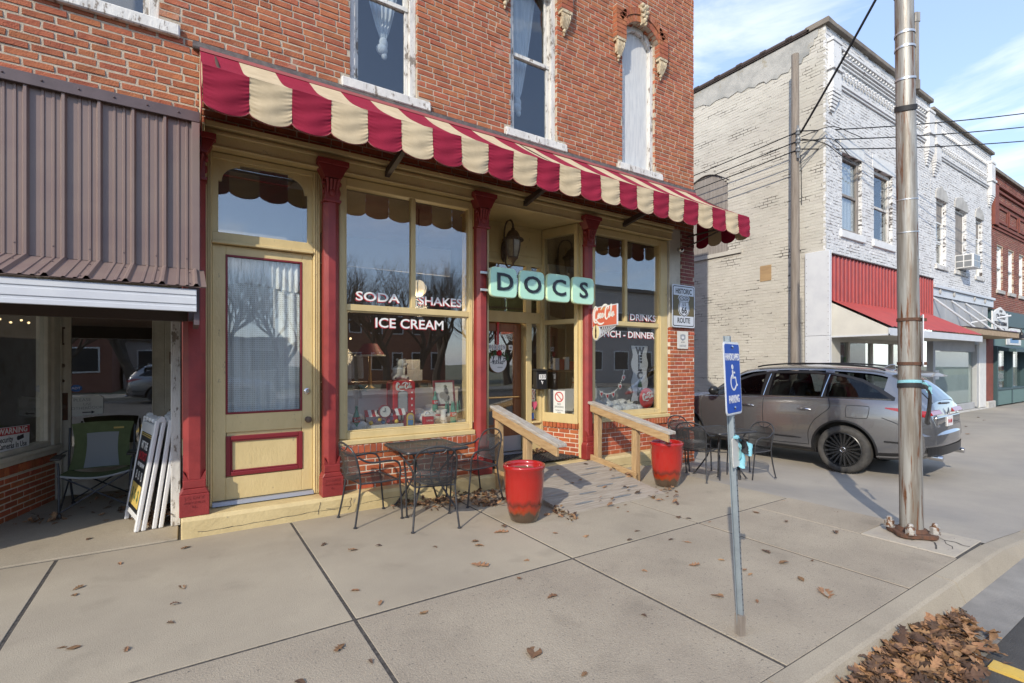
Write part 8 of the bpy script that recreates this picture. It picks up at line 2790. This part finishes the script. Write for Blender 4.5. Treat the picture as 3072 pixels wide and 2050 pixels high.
for k, (x, h, m) in enumerate(((5.72, .22, "lit_white"), (5.84, .2, "coke_red"), (5.96, .24, "lit_white"), (6.08, .16, "coke_red"), (6.2, .13, "coke_red"))):
    tag(MB().box(x, x + .10, 7.25, 7.33, 1.562, 1.562 + h).build("gift_packet", m, None, bevel=.006), None, None)
    o = COL.objects[-1]
    tag(o, ("white packet with red print at the left end of the cafe table", "red packet second from the left on the cafe table", "tall white packet in the middle of the cafe table", "red packet right of the tall white one on the cafe table", "low red packet at the right end of the cafe table")[k], "packet", "packets on the cafe table")
for k, x in enumerate((5.98, 6.35)):
    s2 = thing("parlour_stool", (x, 6.95, .24), ("wire stool under the left plush bear in the dinner window", "wire stool under the right plush bear in the dinner window")[k], "stool", "wire stools in the dinner window")
    MB().lathe([(.16, 1.16), (.17, 1.175), (.16, 1.19)], 20, (x, 6.98)).build("seat", "wood_mid", s2, smooth=True)
    for q in range(4):
        a = math.pi / 4 + math.pi / 2 * q
        MB().tube(smooth_path([(x + .13 * math.cos(a), 6.98 + .13 * math.sin(a), 1.16), (x + .06 * math.cos(a), 6.98 + .06 * math.sin(a), .9), (x + .17 * math.cos(a), 6.98 + .17 * math.sin(a), .26)], 4), .009, 6).build("leg", "black_iron", s2, smooth=True)
    bear(x, 6.97, 1.19, .78, ("left white plush bear on a stool in the dinner window", "right white plush bear on a stool in the dinner window")[k], GB, 1 if k else -1, False, k == 0)
bear(4.97, 6.75, 1.24, .95, "white plush bear behind the narrow side window of the entry", GB, -1)
chb = thing("parlour_chair", (5.55, 6.4, .9), "black round back parlour chair low at the left of the dinner window", "chair")
MB().lathe([(.17, -.01), (.185, .0), (.17, .01)], 24, (0, 0), 0, Matrix.Translation((5.56, 6.3, 1.02)) @ Matrix.Rotation(math.pi / 2, 4, "X")).build("back", "black_plastic", chb, smooth=True)
# ================================================================ leaves
def leaf_mesh(kind, m):
    vs, fs = [], []
    L, nst = 1.0, 9
    lob = [0.03, .20, .10, .30, .13, .34, .12, .22, .0] if kind % 2 == 0 else [0.03, .16, .24, .28, .27, .23, .17, .09, .0]
    cup = R.uniform(.15, .5)
    bend = R.uniform(-.25, .5)
    for i in range(nst):
        t = i / (nst - 1)
        w = lob[i] * R.uniform(.85, 1.15)
        sk = .10 if kind % 2 == 0 and i % 2 else 0
        zc = bend * t * (1 - t) + R.uniform(0, .04)
        vs += [(t * L + sk, w, zc + cup * w + R.uniform(-.02, .05)), (t * L, 0, zc), (t * L + sk, -w, zc + cup * w * R.uniform(.5, 1.3))]
    for i in range(nst - 1):
        a = i * 3
        fs += [(a, a + 3, a + 4, a + 1), (a + 1, a + 4, a + 5, a + 2)]
    b = len(vs)
    vs += [(0, .012, .01), (0, -.012, .01), (-.30, R.uniform(-.1, .1), .06)]
    fs.append((b, b + 1, b + 2))
    me = bpy.data.meshes.new("leaf")
    me.from_pydata(vs, [], fs)
    me.materials.append(MATS[m])
    me.update()
    return me
LM = [leaf_mesh(k, "leaf_brown") for k in range(7)] + [leaf_mesh(k, "leaf_dark") for k in range(3)]
SPOTS = [(-0.74, 6.82), (-0.47, 5.35), (-0.01, 4.46), (-0.67, 4.76), (-0.64, 3.95), (-0.52, 3.9), (-0.29, 3.74), (-0.06, 3.91), (-0.76, 6.23), (-0.03, 4.21), (0.04, 5.47), (-0.5, 6.69), (-1.37, 7.32), (-1.16, 6.95), (-0.79, 7.37), (-1.03, 7.58), (-0.7, 4.89), (1.05, 4.81), (1.52, 4.51), (1.9, 4.23), (2.57, 4.24), (2.24, 4.04), (2.01, 3.68), (1.08, 3.71), (1.13, 3.41), (1.32, 3.14), (0.8, 3.06), (0.88, 2.77), (0.49, 2.85), (2.76, 4.39), (1.31, 4.54), (2.33, 4.12), (2.19, 3.26), (1.66, 2.32), (1.79, 2.04), (3.06, 3.92), (3.31, 3.67), (3.83, 3.48), (3.52, 3.36), (3.92, 3.14), (3.98, 2.98), (3.11, 2.81), (3.52, 2.66), (3.86, 2.56), (3.21, 2.24), (3.27, 2.18), (2.18, 2.85), (2.57, 2.28), (4.54, 3.58), (4.59, 3.44), (4.69, 3.27), (3.75, 2.28), (3.85, 2.36), (3.37, 1.98), (4.41, 4.22), (4.21, 4.02), (2.42, 3.5), (4.36, 2.52), (6.22, 2.72), (5.44, 2.4), (4.5, 2.16), (4.19, 2.27), (3.87, 1.74), (4.0, 1.98), (6.11, 3.31), (5.39, 3.14), (5.38, 2.84), (4.24, 0.86),
         (16.5, 4.9), (17.2, 4.4), (18.3, 5.0), (19.5, 4.6), (15.6, 3.9), (20.5, 4.9), (4.5, 4.72), (4.25, 5.05), (4.45, 5.1), (4.85, 4.6), (4.95, 5.6), (4.0, 5.5), (4.4, 5.5), (5.0, 5.0)]
LEAVES = []
for i, (x, y) in enumerate(SPOTS):
    s = R.choice((.05, .06, .075, .09)) * (1.35 if x > 12 else 1)
    if i in (20, 22, 33, 62):
        s = .15
    if i == 62:
        s = .17
    z = gz(x) + .004
    if 3.55 < x < 5.25 and 4.29 < y < 5.7:
        z = .022 + (y - 4.29) / 1.41 * .185
    elif x < -.05 and y > 5.76:
        z = .014
    elif y < 1.25:
        z = -.145
    o = bpy.data.objects.new("oak_leaf", LM[i % len(LM)])
    COL.objects.link(o)
    o.location = (x, y, z)
    o.rotation_euler = (R.uniform(-.15, .15), R.uniform(-.15, .15), R.uniform(0, 6.28))
    o.scale = (s, s * R.uniform(.75, 1.1), s * R.uniform(.6, 1.2))
    LEAVES.append((o, s))
MARKS = {"parking sign post": (2.9, 1.8), "steel pole": (5.97, 1.93), "left bistro table": (2.36, 5.3), "bright red pot": (3.06, 4.42), "darker red pot": (5.57, 4.58), "wooden ramp": (4.4, 4.9), "yellow side door": (.7, 5.6),
         "camp chair": (-.85, 7.2), "left entry": (-.6, 6.2), "gutter leaf heap": (3.6, 1.3), "corner table": (6.6, 3.9), "white building front": (17, 5.5), "slab crossing nearest the street": (2.81, 3.3), "slab crossing below the yellow door": (.94, 3.3)}
bym = {}
for o, s in LEAVES:
    k = min(MARKS, key=lambda q: (MARKS[q][0] - o.location.x) ** 2 + (MARKS[q][1] - o.location.y) ** 2)
    bym.setdefault(k, []).append((math.hypot(MARKS[k][0] - o.location.x, MARKS[k][1] - o.location.y), o, s))
ORD = ("nearest", "second nearest", "third nearest", "fourth nearest", "fifth nearest", "sixth nearest", "seventh nearest", "eighth nearest", "ninth nearest", "tenth nearest", "eleventh nearest", "twelfth nearest", "thirteenth nearest", "fourteenth nearest", "fifteenth nearest", "sixteenth nearest")
for k, lst in bym.items():
    for i, (d, o, s) in enumerate(sorted(lst, key=lambda q: q[0])):
        tag(o, ("large" if s > .12 else "small") + " brown oak leaf, " + ORD[min(i, 15)] + " one to the " + k, "leaf", "fallen brown oak leaves scattered on the ground")
def heap(name, label, n, fn, smin, smax, singles=0, parent_label=None):
    vs, fs, tone = [], [], []
    src = []
    for me in LM:
        src.append(([v.co.copy() for v in me.vertices], [tuple(p.vertices) for p in me.polygons]))
    mi = []
    for k in range(n):
        p, up = fn()
        q = R.randrange(len(src))
        V, F = src[q]
        s = R.uniform(smin, smax)
        M = Matrix.Translation(p) @ Matrix.Rotation(R.uniform(0, 6.28), 4, "Z") @ Matrix.Rotation(R.uniform(-up, up), 4, "X") @ Matrix.Rotation(R.uniform(-up, up), 4, "Y") @ Matrix.Scale(s, 4)
        b = len(vs)
        vs += [tuple(M @ v) for v in V]
        t = R.uniform(.02, .98)
        tone += [t] * len(V)
        for f in F:
            fs.append(tuple(b + i for i in f))
            mi.append(0 if q < 7 else 1)
    me = bpy.data.meshes.new(name)
    me.from_pydata(vs, [], fs)
    me.materials.append(MATS["leaf_brown"]); me.materials.append(MATS["leaf_dark"])
    me.polygons.foreach_set("material_index", mi)
    a = me.attributes.new("tone", "FLOAT", "POINT"); a.data.foreach_set("value", tone)
    o = bpy.data.objects.new(name, me)
    COL.objects.link(o)
    return tag(o, label, "leaves", None, "stuff")
def gut():
    x = R.triangular(2.45, 4.85, 3.55)
    wmax = .30 * (1 - ((x - 3.65) / 1.2) ** 2 * .6)
    y = 1.28 - abs(R.gauss(0, .5)) * wmax
    y = max(1.0 - .06, y)
    h = .10 * max(0, 1 - ((x - 3.6) / 1.05) ** 2) * max(.15, 1 - (1.27 - y) / .36)
    return (x, y, -.148 + R.random() * h + .008), .62
heap("leaf_heap", "heap of brown oak leaves raked against the kerb in the gutter", 1500, gut, .055, .115)
def corner_():
    x = R.uniform(-.34, -.12); y = R.uniform(6.25, 8.1)
    return (x, y, .016 + R.random() * .16 * (1 - (y - 6.2) / 4)), 1.0
heap("leaf_pile", "pile of brown leaves behind the white sign boards in the left entry", 320, corner_, .06, .10)
def camp_():
    a = R.choice(((-1.17, 7.15, .13), (-.5, 7.2, .13), (-.55, 7.9, .2)))
    return (R.gauss(a[0], a[2]), R.gauss(a[1], a[2] * .7), .016 + R.random() * .03), .8
heap("leaf_pile", "thin drift of brown leaves round the feet of the camp chair", 90, camp_, .05, .085)
def tab_():
    a = R.choice(((2.65, 5.45, .16), (3.15, 5.5, .16), (3.05, 5.15, .12), (2.3, 5.62, .12)))
    return (min(3.42, R.gauss(a[0], a[2])), min(5.69, R.gauss(a[1], a[2] * .6)), .006 + R.random() * .03), .8
heap("leaf_pile", "drift of brown leaves under the left bistro table and chair", 230, tab_, .05, .09)
def ramp_():
    a = R.choice(((3.52, 4.25, .07), (3.50, 4.4, .05), (5.25, 4.9, .05), (5.2, 5.2, .06), (4.9, 4.24, .16), (5.28, 4.35, .08), (4.2, 4.24, .1)))
    x, y = R.gauss(a[0], a[2]), R.gauss(a[1], a[2])
    return (x, y, .008 + (.02 + max(0, (y - 4.29)) * .13 if 3.55 < x < 5.25 and y > 4.29 else 0) + R.random() * .02), .8
heap("leaf_pile", "few brown leaves caught along the edges of the wooden ramp", 80, ramp_, .045, .085)
def mat_():
    return (R.uniform(4.5, 4.88), R.gauss(6.42, .05), .255 + R.random() * .05), .9
heap("leaf_pile", "small dark leaf pile at the back of the black entry mat", 60, mat_, .045, .07)

# ================================================================ across the street (seen in the glass)
def bare_tree(x, y, h, seed, label):
    rr = random.Random(seed)
    t = thing("bare_tree", (x, y, -.2), label, "tree", "bare winter trees across the street")
    tr, cr = MB(), MB()
    def grow(mb_, p, d, L, r, depth):
        pts = [p]
        rs = [r]
        q = p.copy()
        dd = d.copy()
        n = 4
        for k in range(n):
            dd = (dd + Vector((rr.uniform(-.22, .22), rr.uniform(-.22, .22), rr.uniform(-.05, .20)))).normalized()
            q = q + dd * L / n
            pts.append(q.copy())
            rs.append(r * (1 - .42 * (k + 1) / n))
        mb_.tube(pts, rs, 6 if depth < 2 else (4 if depth < 4 else 3), caps=False)
        if depth >= 6:
            return
        nb = 4 if depth < 3 else 3
        for k in range(nb):
            i = rr.choice((2, 3, 4)) if k else 4
            a = rr.uniform(0, 6.28)
            sp__ = rr.uniform(.35, .85)
            u = dd.orthogonal().normalized()
            v = dd.cross(u)
            nd = (dd + (u * math.cos(a) + v * math.sin(a)) * sp__ + Vector((0, 0, .10))).normalized()
            grow(cr, pts[i], nd, L * rr.uniform(.62, .84), rs[i] * rr.uniform(.62, .80), depth + 1)
    grow(tr, Vector((x, y, -.2)), Vector((rr.uniform(-.05, .05), rr.uniform(-.05, .05), 1)), h * .30, h * .030, 0)
    tr.build("trunk", "bark", t, smooth=True)
    cr.build("crown", "bark", t)
    return t
protos = []
TL = [(2.0, -20.5, 10.5, "opposite the yellow side door"), (8.2, -22.5, 12.0, "opposite the ice cream window"), (13.5, -21.0, 11.0, "right of the tallest bare one"), (5.0, -24, 1.0, "left of the tallest bare one"), (10.8, -19.5, .85, "with a low crown opposite the ice cream window"),
      (16.5, -24, 1.1, "before the red brick building"), (19.5, -20.5, .95, "right of the red brick building"), (23.5, -23, 1.0, "opposite the shop entry"), (-2.5, -20, 1.0, "opposite the left entry"), (-6.5, -22, .95, "opposite the camp chair"), (-11, -20.5, 1.1, "farthest left in the row"), (28.5, -26, .9, "beside the pale two storey building")]
for k, (x, y, h, lab) in enumerate(TL):
    lab = "bare tree across the street " + lab
    if k < 3:
        protos.append(bare_tree(x, y, h, 31 + k, lab))
    else:
        c = copy_tree(protos[k % 3])
        c["label"] = lab
        c.location = (x, y, -.2)
        c.rotation_euler = (0, 0, 1.1 * k)
        c.scale = (h, h, h)
def far_house(x0, x1, y, h, m, label, roofm="far_roof", nwin=4, floors=1):
    b = thing("street_building", ((x0 + x1) / 2, y, 0), label, "building", "buildings across the street")
    MB().box(x0, x1, y - 9, y, -.3, h).build("wall", m, b)
    MB().box(x0 - .2, x1 + .2, y - 9.2, y + .25, h, h + .3).build("roof", roofm, b)
    for f in range(floors):
        for k in range(nwin):
            w = (x1 - x0) / nwin
            xa, xb = x0 + w * k + w * .22, x0 + w * (k + 1) - w * .22
            za = 1.0 + f * 3.4
            W = MB().box(xa, xb, y + .002, y + .05, za, za + 1.7).build("window", "white_paint", b)
            MB().box(xa + .1, xb - .1, y + .052, y + .06, za + .1, za + 1.6).build("pane", "glass_dark_in", W)
    return b
far_house(-48, -23, -24, 6.0, "far_brick", "brick building farthest left across the street", nwin=6, floors=2)
far_house(47, 80, -21, 7.0, "far_brick", "brick building farthest right across the street", nwin=8, floors=2)
far_house(-22, -4.2, -27, 5.2, "far_brick", "low brick building across the street opposite the left entry", nwin=6)
far_house(-4, 7, -32, 3.4, "far_wall", "low pale building behind the bare trees across the street", nwin=3)
far_house(27.5, 46, -19.5, 8.0, "far_wall", "pale two storey building across the street opposite the dinner window", nwin=6, floors=2)
far_house(12, 22, -34, 6.5, "far_brick", "red brick building behind the bare trees across the street", nwin=5, floors=2)
c2 = copy_tree(car)
c2["label"] = "dark grey SUV parked on the far side of the street"
c2.location = (-1.0, -11.6, -.16)
c2.rotation_euler = (0, 0, math.radians(-93.2))
c2["group"] = "parked cars"
car["group"] = "parked cars"
